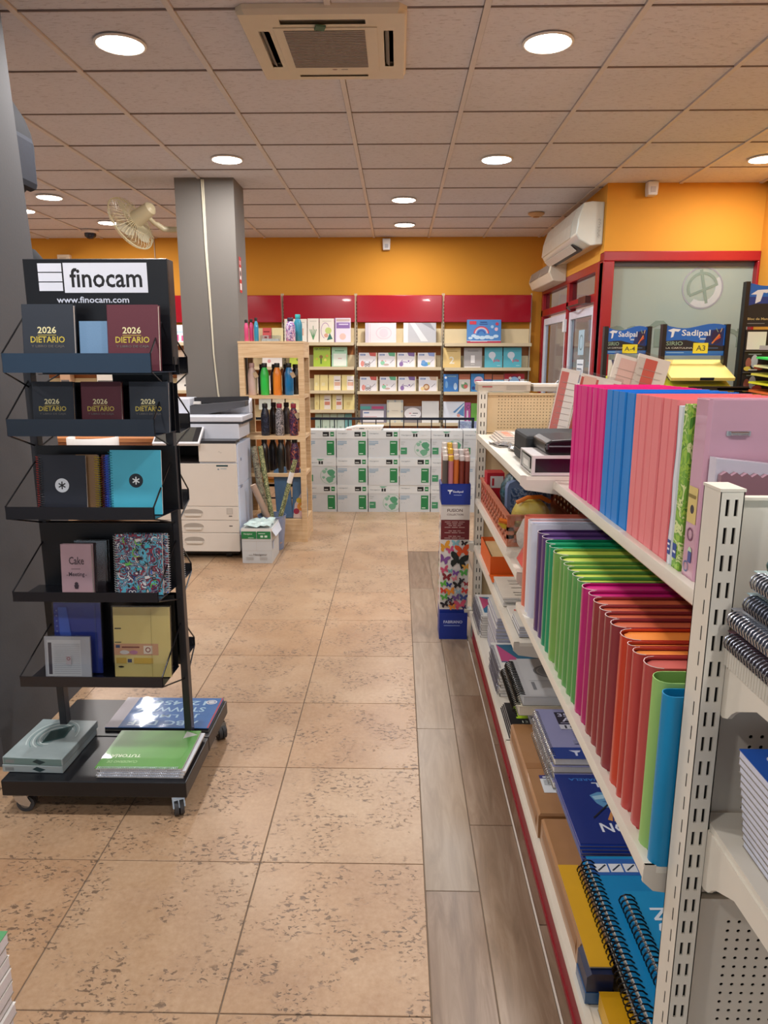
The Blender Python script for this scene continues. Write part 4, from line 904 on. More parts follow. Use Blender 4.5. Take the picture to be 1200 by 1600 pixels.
for k in range(14): butterfly(P, random.uniform(-.05, .05), .20 + .035 * k, random.uniform(.014, .022), random.choice(['#c8342c', '#2a3a80', '#4fa848', '#e08a24', '#241c20', '#c04a7a']), random.uniform(-.3, .3))
P.put('box_marking', t, Mleft(-W2, 0, 0))
ROLLR = .0137
rc = ['#5a524c', '#6a6058', '#c47a80', '#d09098', '#c8692c', '#c4622a', '#7a3428', '#6f2c24', '#8a4434', '#b98a86', '#a85a3a', '#d8b090', '#8e6a5a', '#e0b43c', '#d8c4b8', '#a04030', '#934a3a', '#c9a08a']
k = 0; rnd = random.Random(4)
for j in range(4):
    for i in range(5):
        if k >= len(rc): break
        x = -.056 + .0280 * i; y = -.054 + .034 * j
        c = rc[[0, 2, 4, 6, 7, 1, 3, 5, 8, 9, 10, 11, 12, 13, 14, 15, 16, 17][k]]
        r = thing('card_roll', f'{["dark taupe", "dusty pink", "orange brown", "dark brown", "deep maroon", "taupe", "pink", "rust", "chestnut", "rosy grey", "terracotta", "peach", "mocha", "yellow", "pale beige", "brick red", "clay brown", "sand"][k]} card roll standing in the butterfly box', 'roll', (.300 + x, 3.665 + y, .74), group='card rolls in the butterfly box')
        h = .25 + rnd.uniform(-.012, .012) + .012 * j
        mb = MB(); mb.cyl((0, 0, 0), (0, 0, h), ROLLR, 12, caps=False); mb.lathe([(ROLLR, h), (.0128, h), (.0128, h - .06), (.002, h - .06)], n=12); obj('rolled_card', mb, mat(c, .45), r, smooth=50)
        mb = MB(); mb.cyl((0, 0, h - .022), (0, 0, h + .001), .0141, 12, caps=False); mb.lathe([(.0141, h + .001), (.0119, h + .006), (.010, h + .001)], n=12); obj('film_end', mb, mat(['#d8d0c8', '#dcb040', '#d8c8c0', '#d4ccc8', '#d0b8b0'][k % 5], .2, coat=.4), r, smooth=50)
        k += 1

# ================================================================ BLACK DISPLAY STAND
rk = thing('display_stand', 'black wheeled metal display stand with a brand header and five trays each side', 'stand', (-.985, 2.33, 0))
RX, RY = -.985, 2.33
BK = mat('#0d0f15', .35, noise=.04); BKB = mat('#10131c', .25, noise=.05, coat=.25)
mb = MB(); mb.box(-1.285 - RX, -.68 - RX, 2.045 - RY, 2.325 - RY, .075, .13); obj('base_board', mb, BK, rk, bevel=.003)
mb = MB(); mb.box(-1.285 - RX, -.68 - RX, 2.329 - RY, 2.61 - RY, .075, .13); obj('base_board', mb, BK, rk, bevel=.003)
def caster(x, y, r):
    e = MB(); e.cyl((x, y, .068), (x, y, .076), .02, 12); e.prism([(-.018, .066), (.018, .066), (.026, .03), (.012, .022), (-.004, .05)], -.014, .014, 'y')
    e.v[-10:] = e.v[-10:]
    n0 = 0
    o = obj('caster', MB(), CHROME, rk)
    m = MB(); m.cyl((0, 0, .066), (0, 0, .077), .02, 12); m.prism([(-.020, .066), (.020, .066), (.036, .034), (.028, .020), (.0, .030), (-.014, .046)], -.020, -.0165, 'y'); m.prism([(-.020, .066), (.020, .066), (.036, .034), (.028, .020), (.0, .030), (-.014, .046)], .0165, .020, 'y'); m.box(-.02, .02, -.020, .020, .060, .067); m.add([(.020, -.0165, .066), (.020, .0165, .066), (.037, .0165, .034), (.037, -.0165, .034)], [(0, 1, 2, 3)]); m.cyl((.016, -.018, .026), (.016, .018, .026), .005, 8)
    o.data = bpy.data.meshes.new('caster'); o.data.from_pydata(m.v, [], m.f); o.data.materials.append(CHROME); o.location = (x, y, 0); o.rotation_euler = (0, 0, r)
    for s_ in (-1, 1):
        wv = MB(); wv.cyl((.016, s_ * .002, .0285), (.016, s_ * .0150, .0285), .0285, 20); wv.cyl((.016, s_ * .0151, .0285), (.016, s_ * .0156, .0285), .016, 16, m=1); obj('wheel', wv, [mat('#3a3b3e', .6), STEEL], o, smooth=40)
caster(-1.245 - RX, 2.085 - RY, .1); caster(-.725 - RX, 2.085 - RY, -1.1); caster(-.705 - RX, 2.56 - RY, -.9); caster(-1.245 - RX, 2.56 - RY, 2.2)
PX0, PX1 = -1.198 - RX, -.748 - RX   # posts
for x in (PX0, PX1):
    mb = MB(); mb.box(x - .0125, x + .0125, -.018, .018, .13, 1.46); obj('post', mb, mat('#27272c', .35, noise=.03), rk, bevel=.002)
mb = MB(); mb.box(-1.168 - RX, -.716 - RX, -.032, -.024, 1.45, 1.772); mb.box(-.722 - RX, -.716 - RX, -.0239, .03, 1.45, 1.772); mb.box(-1.168 - RX, -1.162 - RX, -.0239, .03, 1.45, 1.772); mb.box(-1.162 - RX, -.722 - RX, .024, .03, 1.45, 1.772); obj('header', mb, BK, rk, bevel=.002)
P = Print(.0006); W_ = '#dde2ee'
P.rect(-.137, 1.733, .075, .0255, W_); P.rect(-.137, 1.7045, .075, .0255, W_); P.rect(-.137, 1.676, .075, .0255, W_); P.rect(-.057, 1.6705, .262, .089, W_)
P.text(-.038, 1.686, .226, .058, 'finocam', '#111116'); P.text(-.085, 1.640, .228, .019, 'www.finocam.com', '#cdd4e4')
P.put('header_marking', rk, Mfront(0, -.0325, 0))
trays = [1.43, 1.24, .98, .71, .415]; backs = [1.475, 1.395, 1.19, .93, .675]
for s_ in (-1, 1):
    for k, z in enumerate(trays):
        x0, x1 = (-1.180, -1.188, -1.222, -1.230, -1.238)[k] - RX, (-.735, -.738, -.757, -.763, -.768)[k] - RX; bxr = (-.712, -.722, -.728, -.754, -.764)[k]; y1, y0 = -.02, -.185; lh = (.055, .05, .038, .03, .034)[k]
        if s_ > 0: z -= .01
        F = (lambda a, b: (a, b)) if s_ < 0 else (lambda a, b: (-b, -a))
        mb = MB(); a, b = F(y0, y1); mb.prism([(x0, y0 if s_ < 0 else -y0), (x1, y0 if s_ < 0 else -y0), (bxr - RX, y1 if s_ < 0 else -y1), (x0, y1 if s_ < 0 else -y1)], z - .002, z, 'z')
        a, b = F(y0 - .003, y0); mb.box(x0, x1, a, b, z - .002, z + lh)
        tr = obj('tray', mb, (mat('#22384f', .3, noise=.04, coat=.2) if k == 0 else mat('#141e2c', .3, noise=.04, coat=.2)) if (s_ < 0 and k < 2) else BKB, rk)  # upper two front trays: bluish reflected daylight put into the colour
        mb = MB(); a, b = F(y1 - .003, y1); bt = backs[k] - (0 if s_ < 0 else .004)
        mb.box((-1.165, -1.190, -1.190, -1.205, -1.218)[k] - RX, bxr - .002 - RX, a, b, z, bt); obj('tray_back', mb, BK, tr)
        for x in (x0, x1):
            mb = MB(); yy, yb = (y0, 0) if s_ < 0 else (-y0, 0)
            px = PX0 if x == x0 else PX1
            mb.tube([(px, yb, z + .17), (x, yy, z + lh), (x, yy, z), (px, yb, z - .055)], .0028, 6)
            obj('side_wire', mb, mat('#1e1e22', .3, .5, noise=0), tr)
TY = 2.33 - .112
def upright_book(label, x0, x1, z, h, th, col, y=TY, name='diary', cat='book', pages=PAPER, group=None, lean=.10, prints=None, hard=True):
    """book standing face out, leaning back a little"""
    t = thing(name, label, cat, (x0, y, z), group=group, rot=(-lean, 0, 0)); w_ = x1 - x0
    if hard:
        mb = MB(); c = .0022
        mb.prism([(0, .003), (.003, 0), (w_, 0), (w_, c), (.004, c), (.004, th - c), (w_, th - c), (w_, th), (.003, th), (0, th - .003)], 0, h, 'z'); obj('cover', mb, col, t)
        mb = MB(); mb.box(.0042, w_ - .003, c, th - c, .002, h - .003); obj('pages', mb, pages, t)
    else:
        mb = MB(); mb.box(0, w_, 0, .001, 0, h); obj('cover', mb, col, t)
        mb = MB(); mb.box(.001, w_ - .001, .001, th, .001, h - .001); obj('pages', mb, pages, t)
    if prints: prints.put('cover_marking', t, Mfront(0, 0, 0))
    return t
def dietario(w_, h):
    g_ = mat('#cdb94e', .3, noise=0); g2 = mat('#ece4b0', .3, noise=0); g3 = mat('#6e6a66', .5, .2, noise=0); P = Print()
    P.text(w_ * .30, h * .565, w_ * .36, h * .10, '2026', g2); P.rect(w_ * .30, h * .535, w_ * .36, h * .008, g_)
    P.text(w_ * .16, h * .425, w_ * .66, h * .095, 'DIETARIO', g_); P.text(w_ * .17, h * .345, w_ * .64, h * .045, 'Y LIBRO DE CAJA', g3); return P
NVY = mat('#28303c', .55, noise=.06, scale=300); BUR = mat('#5e2634', .55, noise=.06, scale=300)
def xb(x): return x
for (x0, x1, z, h, c, lab, g) in ((-1.150, -.990, 1.4325, .200, NVY, 'larger dark slate diary for 2026 on the top tray', 'top'), (-.888, -.730, 1.4325, .198, BUR, 'larger burgundy diary for 2026 on the top tray', 'top'),
        (-1.140, -1.010, 1.2425, .158, NVY, 'smaller dark slate diary on the second tray by the dark column', 's'), (-.987, -.860, 1.2425, .158, BUR, 'smaller burgundy diary in the middle of the second tray', 's'), (-.836, -.712, 1.2425, .158, NVY, 'smaller dark slate diary on the second tray, behind the side wire by the post', 's')):
    upright_book(lab, x0, x1, z, h, .020 if g == 'top' else .016, c, group='2026 diaries', prints=dietario(x1 - x0, h), y=TY - .012)
upright_book('plain pale blue book in the middle of the top tray', -.980, -.892, 1.4325, .150, .02, mat('#6f94b8', .6, noise=.05, scale=300), name='plain_book')
# spiral notebooks tray 3
def up_spiral(label, x0, x1, z, h, th, col, wire, y=TY, prints=None, group=None, turns=24, side='l', pages=None, name='spiral_notebook', lean=.10, cat='notebook'):
    t = thing(name, label, cat, (x0, y, z), group=group, rot=(-lean, 0, 0)); w_ = x1 - x0
    mb = MB(); mb.box(.004, w_, 0, .0012, 0, h); obj('cover', mb, col, t, bevel=.0)
    mb = MB(); mb.box(.006, w_ - .002, .0012, th, .002, h - .002); obj('pages', mb, pages or PAPER, t)
    xx = .004 if side == 'l' else w_ - .004
    obj('spiral_binding', helix((xx, th / 2, .006), (xx, th / 2, h - .006), th / 2 + .0028, turns, .0012), wire, t, smooth=60)
    if prints: prints.put('cover_marking', t, Mfront(0, 0, 0))
    return t
def wm(c): return mat(c, .3, .3, noise=0)
def star(P, u, v, r, ca, cb):
    P.disc(u, v, r, ca, 28)
    for a in (0, pi / 3, 2 * pi / 3): P.line((u - sin(a) * r * .55, v - cos(a) * r * .55), (u + sin(a) * r * .55, v + cos(a) * r * .55), r * .17, cb)
P = Print(); star(P, .070, .092, .0225, '#dfe6ee', '#16181e')
up_spiral('black notebook with a white star disc in the third tray', -1.140, -.992, .9825, .188, .010, mat('#202430', .5), wm('#3a3c40'), y=TY - .014, prints=P, group='star notebooks')
up_spiral('notebook with a red spiral showing behind the black star notebook', -1.157, -1.03, .9825, .188, .010, mat('#1c1e26', .5), wm('#b03a34'), y=TY + .002, group='star notebooks')
up_spiral('notebook with a yellow spiral peeking out beside the black star notebook', -1.09, -.960, .9825, .188, .016, mat('#8a6a48', .5), wm('#cdb81c'), y=TY + .003, side='r', group='star notebooks')
P = Print(); star(P, .085, .108, .0225, '#16202a', '#e8eef0'); P.rect(.118, .02, .012, .003, '#2c7c88')
up_spiral('turquoise notebook with a black star disc in the third tray', -.917, -.750, .9825, .205, .010, mat('#4cb8d4', .4), wm('#2a90a0'), y=TY - .014, prints=P, group='star notebooks')
up_spiral('blue spiral notebook peeking out beside the turquoise one', -.938, -.80, .9825, .188, .010, mat('#2a52b0', .5), wm('#2a4ac0'), y=TY + .0, group='star notebooks')
up_spiral('dark red spiral notebook hidden deepest behind the turquoise one', -.955, -.82, .9825, .186, .008, mat('#4a1420', .5), wm('#6a1c28'), y=TY + .013, group='star notebooks')
# tray 4
P = Print(); P.text(.028, .098, .05, .026, 'Cake', '#4a3a42'); P.rect(.035, .082, .03, .003, '#8a7078'); P.text(.026, .055, .052, .018, 'Meeting', '#4a3a42'); P.rect(.018, .062, .006, .0015, '#4a3a42'); P.rect(.080, .062, .006, .0015, '#4a3a42'); P.disc(.05, .034, .006, '#3a2c34'); P.poly([(.042, .03), (.058, .03), (.055, .018), (.045, .018)], '#3a2c34')
upright_book('dusty pink notebook about cake and a meeting in the fourth tray', -1.103, -1.000, .7125, .165, .018, mat('#b898a0', .5), prints=P, y=TY - .010, name='pink_notebook')
t = thing('film_pack', 'pack in clear film with dark contents behind the pink notebook', 'pack', (-1.06, TY + .012, .7125), rot=(-.1, 0, 0))
mb = MB(); mb.box(0, .095, 0, .014, 0, .168); obj('contents', mb, mat('#2a2228', .5, noise=.3, scale=70), t); mb = MB(); mb.box(-.004, .104, -.0022, .016, 0, .172); obj('film_wrap', mb, FILM, t)
GR = swirl_mat('graffiti_print', ['#2a8ab0', '#e0dcd8', '#1c3a5a', '#8a2c3c', '#5ab0c8', '#2c2428', '#c8b8b0', '#3a6ac0'], 24, 2.0)
P = Print(); rnd = random.Random(9)
for k in range(26): P.ring(.02 + rnd.random() * .12, .02 + rnd.random() * .17, .006 + rnd.random() * .012, .003, rnd.choice(['#16181c', '#e8e4e0', '#1c4a8a', '#7ac84a', '#a02c3c']), 12, rnd.random() * 3, 3 + rnd.random() * 3)
for k in range(8): u, v = .015 + rnd.random() * .11, .015 + rnd.random() * .17; P.poly([(u, v), (u + .016, v + .004), (u + .012, v + .012), (u - .004, v + .009)], rnd.choice(['#d8d4d0', '#38b0c0', '#8a2030', '#101418', '#6ac05a']))
P.rect(.04, .002, .03, .016, '#2c3050'); P.ring(.05, .010, .006, .002, '#e8e8e8', 10); P.ring(.062, .010, .006, .002, '#e8e8e8', 10)
up_spiral('graffiti patterned spiral notebook in the fourth tray', -.922, -.765, .7125, .200, .012, GR, wm('#b4b8bc'), y=TY - .014, prints=P, group='graffiti notebooks')
up_spiral('second graffiti notebook behind, its silver spiral towards the post', -.90, -.752, .7125, .200, .010, GR, wm('#b8bcc4'), y=TY + .004, side='r', group='graffiti notebooks', pages=PAPER)
# tray 5
def plastic_sheet(label, x0, x1, z, h, y, col, prints=None, film=True, th=.006, cat='pack'):
    t = thing('document_pack', label, cat, (x0, y, z), rot=(-.10, 0, 0)); w_ = x1 - x0
    mb = MB(); mb.box(0, w_, 0, th, 0, h); obj('sheets', mb, col, t, bevel=.0)
    if film: mb = MB(); mb.box(-.004, w_ + .004, -.0022, th + .002, 0, h + .004); obj('film_wrap', mb, FILM, t)
    if prints: prints.put('printed_marking', t, Mfront(0, 0, 0))
    return t
P = Print()
for k in range(12): P.disc(.010, .02 + .018 * k, .003, '#6a7ab0', 8)
P.rect(.14, .01, .004, .22, '#3a4a8c'); P.poly([(.016, .23), (.045, .23), (.06, .12), (.02, .12)], '#3f62c4')
plastic_sheet('pack of dark blue punched dividers in film at the back of the lowest tray', -1.165, -1.005, .418, .245, TY + .022, mat('#2e3f98', .3), P)
P = Print(); P.rect(.008, .004, .115, .125, '#c8ccd0'); P.rect(.012, .010, .012, .11, '#4a4650')
for q in range(16): P.rect(.03, .012 + .0068 * q, .09, .0016, '#a0a4ac')
P.rect(.072, .045, .018, .03, '#a8a0a4'); P.ring(.081, .065, .006, .002, '#7a2c34', 10)
t = plastic_sheet('glossy white packet of printed sheets in front of the blue dividers', -1.185, -1.030, .418, .140, TY - .012, mat('#b4b8c0', .3, noise=.1), P)
P = Print(); P.rect(.004, .165, .022, .004, '#2c2c2c'); P.rect(.003, .118, .022, .003, '#2c2c2c'); P.rect(.0, .075, .150, .040, '#cc9c78'); P.rect(.006, .100, .014, .010, '#1c3a6a'); P.rect(.026, .100, .060, .005, '#7a3a30'); P.disc(.035, .085, .016, '#d8d4d0', ry=.007); P.disc(.066, .085, .014, '#b87a98', ry=.007); P.rect(.1, .08, .03, .028, '#e0d4c0'); P.ring(.115, .094, .009, .003, '#8a3a34', 12)
P.rect(.006, .046, .035, .020, '#cca83c'); P.rect(.066, .046, .065, .020, '#d0ac40'); P.rect(.045, .050, .014, .012, '#1c2c58'); P.disc(.022, .035, .010, '#26241c', ry=.003); P.line((.128, 0), (.128, .235), .001, '#a89c60')
plastic_sheet('pale yellow divider pack with an orange label strip in the lowest tray', -.952, -.762, .418, .240, TY - .004, mat('#dccb84', .3), P)
for k, z in ((2, .9725), (3, .7025), (1, 1.2325)):
    up_spiral(f'black spiral notebook in the rear tray of the stand, {["", "second", "third", "fourth"][k]} tray from the top', -.95, -.752, z, .20, .014, mat('#1a1c22', .5), wm('#c8ccd0'), y=2.33 + .05, side='r', group='notebooks in the rear trays', lean=-.02)
P = Print(); P.rect(0, 0, .1, .02, '#c8ccd4')
upright_book('thin white pack in the lowest rear tray of the stand', -.90, -.755, .4075, .21, .012, mat('#c0bcc4', .4), y=2.33 + .06, name='white_pack', cat='pack', lean=0, hard=False)
# things on the base
def ream(label, x, y, z, w_, d, h, body, side, rotz, group=None, top=None):
    t = thing('paper_pack', label, 'paper pack', (x, y, z), rotz, group=group)
    mb = MB(); mb.box(0, w_, 0, d, 0, h); obj('wrapper', mb, body, t, bevel=.0025)
    P = Print(.0004); P.rect(.004, .002, w_ - .008, h - .004, side); P.rect(.01, .006, .03, h - .014, '#7a8284'); P.poly([(w_ * .5, h * .5), (w_ * .58, h * .85), (w_ * .72, h * .5), (w_ * .62, h * .12)], '#22383c'); P.put('wrapper_marking', t, Mfront(0, 0, 0))
    if top: top.put('wrapper_marking', t, Mtop(0, 0, h))
    return t
PKM = mat('#97a6a8', .3, noise=.22, scale=12, coat=.4)
P = Print(.0005)
for k in range(7): P.ring(.10, .14, .08 - .010 * k, .003, ['#c4d2d0', '#6f8c8c'][k % 2], 24, .3 * k, 3.8 + .3 * k, ry=.105 - .012 * k)
P.poly([(.085, .09), (.145, .13), (.138, .215), (.075, .17)], '#2a4a4a'); P.poly([(.088, .10), (.138, .133), (.132, .205), (.080, .165)], '#1c3434')
ream('lower paper pack with pale printed end on the stand base', -1.305, 2.095, .1305, .205, .255, .026, PKM, '#9aa6a8', -.03, 'paper packs on the stand base')
ream('upper paper pack with a dark diamond on a swirl, on the stand base', -1.303, 2.098, .157, .205, .255, .026, PKM, '#6a8482', -.045, 'paper packs on the stand base', P)
for k in range(3):
    P = None
    t = pad(f'white spiral bound planner under the green one, {["lowest", "middle", "upper"][k]} of three', 'planner', -.985 + .004 * k, 2.068 + .002 * k, .1305 + .0085 * k, .290, .240, .008, mat('#c8ccd4', .4), spiral='b', wire=wm('#c0c8d8'), turns=46, rr=.0058, name='planner', group='spiral planners on the base')
P = Print(.0004); GR2 = mat('#5a9a48', .35, coat=.3); P.poly([(.004, .0), (.262, .0), (.285, .21), (.245, .235), (.02, .235)], GR2)
P.text(.03, .060, .10, .022, 'TUTORÍA', '#e4f0d8', flip=True); P.text(.03, .030, .10, .014, 'CUADERNO DE', '#a8cc98', flip=True); P.poly([(.285, .21), (.24, .235), (.24, .185)], '#b8bcb4')
pad('green teacher planner with upside down lettering on the stand base', 'planner', -.988, 2.070, .157, .290, .240, .007, mat('#5a9a48', .3, coat=.3), rotz=.01, spiral='b', wire=wm('#c8d0dc'), turns=46, rr=.0055, name='planner', group='spiral planners on the base', prints=P)
P = Print(.0006); P.rect(.0, 0, .055, .235, '#c4c0c8'); P.rect(.05, .0, .335, .235, '#1f6ab0')
for k, s_ in enumerate(('ABC DEF', 'JK LMNÑ', 'STUVWXY', '1234567')):
    P.text(.075 + .01 * (k % 2), .018 + .052 * k, .26 - .02 * (k % 2), .036, s_, '#a9d0e8', flip=True)
P.disc(.345, .200, .022, '#d8dce4', ry=.018); P.ring(.345, .200, .016, .003, '#1c3a7a', ry=.012); P.rect(.378, 0, .006, .235, '#b83038')
t = pad('blue lettering stencil pack in film, lying upside down on the rear of the stand base', 'pack', -1.075, 2.368, .1305, .385, .235, .012, mat('#2a6ab0', .3), name='stencil_pack', prints=P, pages=mat('#22262c', .5))
mb = MB(); rnd = random.Random(5); nx, ny = 14, 9; vs = [(i * .385 / (nx - 1), j * .235 / (ny - 1), .0145 + rnd.uniform(0, .0022)) for j in range(ny) for i in range(nx)]
mb.add(vs, [(j * nx + i, j * nx + i + 1, (j + 1) * nx + i + 1, (j + 1) * nx + i) for j in range(ny - 1) for i in range(nx - 1)]); obj('film_wrap', mb, FILM, t, smooth=60)

# ================================================================ PHOTOCOPIER
cp = thing('photocopier', 'large white office photocopier with touch screen and three paper drawers', 'photocopier', (-1.46, 5.40, 0))
CXo, CYo = -1.46, 5.40; L0, L1, F0, F1 = -1.775 - CXo, -1.172 - CXo, 5.10 - CYo, 5.61 - CYo
WC = mat('#dcd5cb', .4, noise=.02); WB = mat('#d6dce8', .4, noise=.02)  # WB: bluish white of the sides, reflected daylight put into the colour
mb = MB(); mb.box(L0, L1, F0 + .015, F1, .06, .50); mb.box(L0, L1, F0 + .015, F1, .50, .72); mb.box(L0 + .33, L1, F0 + .015, F1, .72, .855); mb.box(L0, L0 + .03, F0 + .015, F1, .72, .885); mb.box(L0, L0 + .33, F0 + .45, F1, .72, .885); mb.box(L0, L1, F0 + .13, F1, .885, 1.0)
obj('body', mb, WB, cp, bevel=.006)
mb = MB(); mb.box(L0 + .03, L0 + .33, F0 + .02, F0 + .45, .722, .726); mb.box(L0 + .028, L0 + .331, F0 + .448, F0 + .452, .722, .885); obj('output_recess', mb, mat('#3a3434', .5), cp)
mb = MB(); mb.box(L0 + .03, L1, F0 - .0, F0 + .13, .868, .885); mb.box(L0 + .335, L1 + .002, F0 - .004, F0 + .128, .884, .888); obj('front_ledge', mb, mat('#35363a', .35), cp)
mb = MB(); mb.box(L0 + .33, L1, F0, F0 + .016, .735, .868); obj('front_cover', mb, WC, cp, bevel=.003)
mb = MB(); mb.box(L0, L1, F0, F0 + .016, .405, .722); o = obj('front_door', mb, WC, cp, bevel=.003)
P = Print(.001); P.rect(.14, .700, .085, .012, '#28484e'); P.rect(.148, .675, .012, .010, '#7a8a9a'); P.rect(.170, .682, .045, .005, '#9ab0b4'); P.put('model_plate', o, Mfront(0, F0, 0)); P2 = Print(.001); P2.ring(.165, .805, .006, .002, '#9a9690', 12, 0, pi); P2.ring(.178, .805, .006, .002, '#9a9690', 12, pi, 2 * pi); P2.put('emblem', cp, Mfront(0, F0, 0))
for k, (za, zb) in enumerate(((.300, .402), (.205, .297), (.06, .202))):
    mb = MB(); mb.box(L0, L1, F0, F0 + .016, za, zb); o = obj('drawer', mb, WC, cp, bevel=.003)
    mb = MB(); zc_ = zb - .05 if k < 2 else zb - .06; xh = -1.53 + .02 - CXo
    ov = [(xh + .075 * cos(a) * 1.0, zc_ + .032 * math.copysign(abs(sin(a)) ** .7, sin(a))) for a in [2 * pi * q / 24 for q in range(24)]]
    mb.prism(ov, F0 - .002, F0 + .001, 'y'); mb.prism([(u, v) for u, v in ov if v > zc_ - .001], F0 - .0025, F0 - .002, 'y', 1); h = obj('drawer_handle', mb, [mat('#cfc8be', .45), mat('#a49d94', .6)], o)
    mb = MB(); mb.box(xh - .06, xh + .06, F0 - .010, F0 - .001, zc_ - .022, zc_ - .006); obj('grip', mb, mat('#d6d0c6', .4), h, bevel=.003)
    P = Print(.001)
    if k == 0: P.rect(.20, .345, .045, .045, '#b3aca4'); P.rect(.204, .349, .037, .037, '#c6bfb6')
    P.rect(.215, zb - .075 if k == 0 else zb - .045, .025, .008, '#6a6460') if k < 2 else None
    if k < 2: P.put('drawer_mark', o, Mfront(0, F0, 0))
mb = MB(); mb.box(L0 + .02, L1 - .02, F0 + .04, F1 - .02, .035, .062); obj('plinth', mb, mat('#1c1a1c', .6), cp)
for x in (L0 + .08, L1 - .10):
    for y in (F0 + .08, F1 - .08): mb = MB(); mb.cyl((x - .02, y, .028), (x + .02, y, .028), .028, 14); obj('caster', mb, mat('#141316', .6), cp, smooth=40)
# side panels, bluish reflected daylight put into their colour
mb = MB(); mb.box(L1, L1 + .006, F0 + .03, F1 - .03, .555, .86); mb.box(L1, L1 + .006, F0 + .03, F1 - .03, .18, .545); obj('side_panel', mb, mat('#ccd6ea', .4, noise=.02), cp, bevel=.002)
mb = MB(); mb.cyl((L1 + .006, F0 + .12, .74), (L1 + .010, F0 + .12, .74), .012, 10); mb.box(L1 + .006, L1 + .011, F0 + .07, F0 + .13, .53, .55); obj('side_latch', mb, mat('#8a92a4', .5), cp)
# control panel tilted forward
mb = MB(); mb.M = Matrix.Translation((L0 + .17, F0 + .02, .905)) @ Matrix.Rotation(radians(33), 4, 'X'); mb.box(-.16, .18, -.075, .12, -.012, .012); o = obj('control_panel', mb, mat('#d8d8dc', .35), cp, bevel=.005)
mb = MB(); mb.M = Matrix.Translation((L0 + .17, F0 + .02, .905)) @ Matrix.Rotation(radians(33), 4, 'X'); mb.box(-.148, .168, -.055, .112, .012, .0135); obj('touch_screen', mb, mat('#4a4a46', .2, coat=.3), o)
mb = MB(); mb.M = Matrix.Translation((L0 + .17, F0 + .02, .905)) @ Matrix.Rotation(radians(33), 4, 'X'); mb.box(.128, .166, -.054, .111, .0136, .0142); obj('key_strip', mb, mat('#1c1c20', .3), o)
# scanner glass lid + document feeder
mb = MB(); mb.box(L0, L1 + .03, F0 + .13, F1, .998, 1.012); obj('scanner_gap', mb, mat('#2a2e38', .5), cp)
mb = MB(); mb.box(L0, L1 + .03, F0 + .12, F1, 1.012, 1.055); mb.prism([(F0 + .42, 1.055), (F1, 1.055), (F1, 1.17), (F0 + .42, 1.14)], L0 + .20, L1 + .03, 'x'); mb.box(L0, L0 + .20, F0 + .30, F1, 1.055, 1.175); obj('feeder_body', mb, mat('#d8dce6', .38, noise=.02), cp, bevel=.008)
mb = MB(); mb.prism([(L0 + .202, 1.056), (L0 + .33, 1.056), (L1 + .02, 1.115), (L1 + .02, 1.155), (L0 + .202, 1.12)], F0 + .29, F0 + .41, 'y'); obj('feeder_tray', mb, mat('#4c4c50', .45), cp)
mb = MB(); mb.box(L0 + .21, L1 + .0, F0 + .30, F0 + .40, 1.12, 1.124); mb.prism([(L0 + .202, 1.12), (L1 + .02, 1.155), (L1 + .02, 1.185), (L0 + .202, 1.175)], F0 + .42, F0 + .44, 'y'); obj('feeder_guide', mb, mat('#2c2c30', .5), cp)
mb = MB(); mb.box(-.09, -.04, F0 + .31, F0 + .34, 1.13, 1.15); obj('paper_scrap', mb, WHITE, cp)

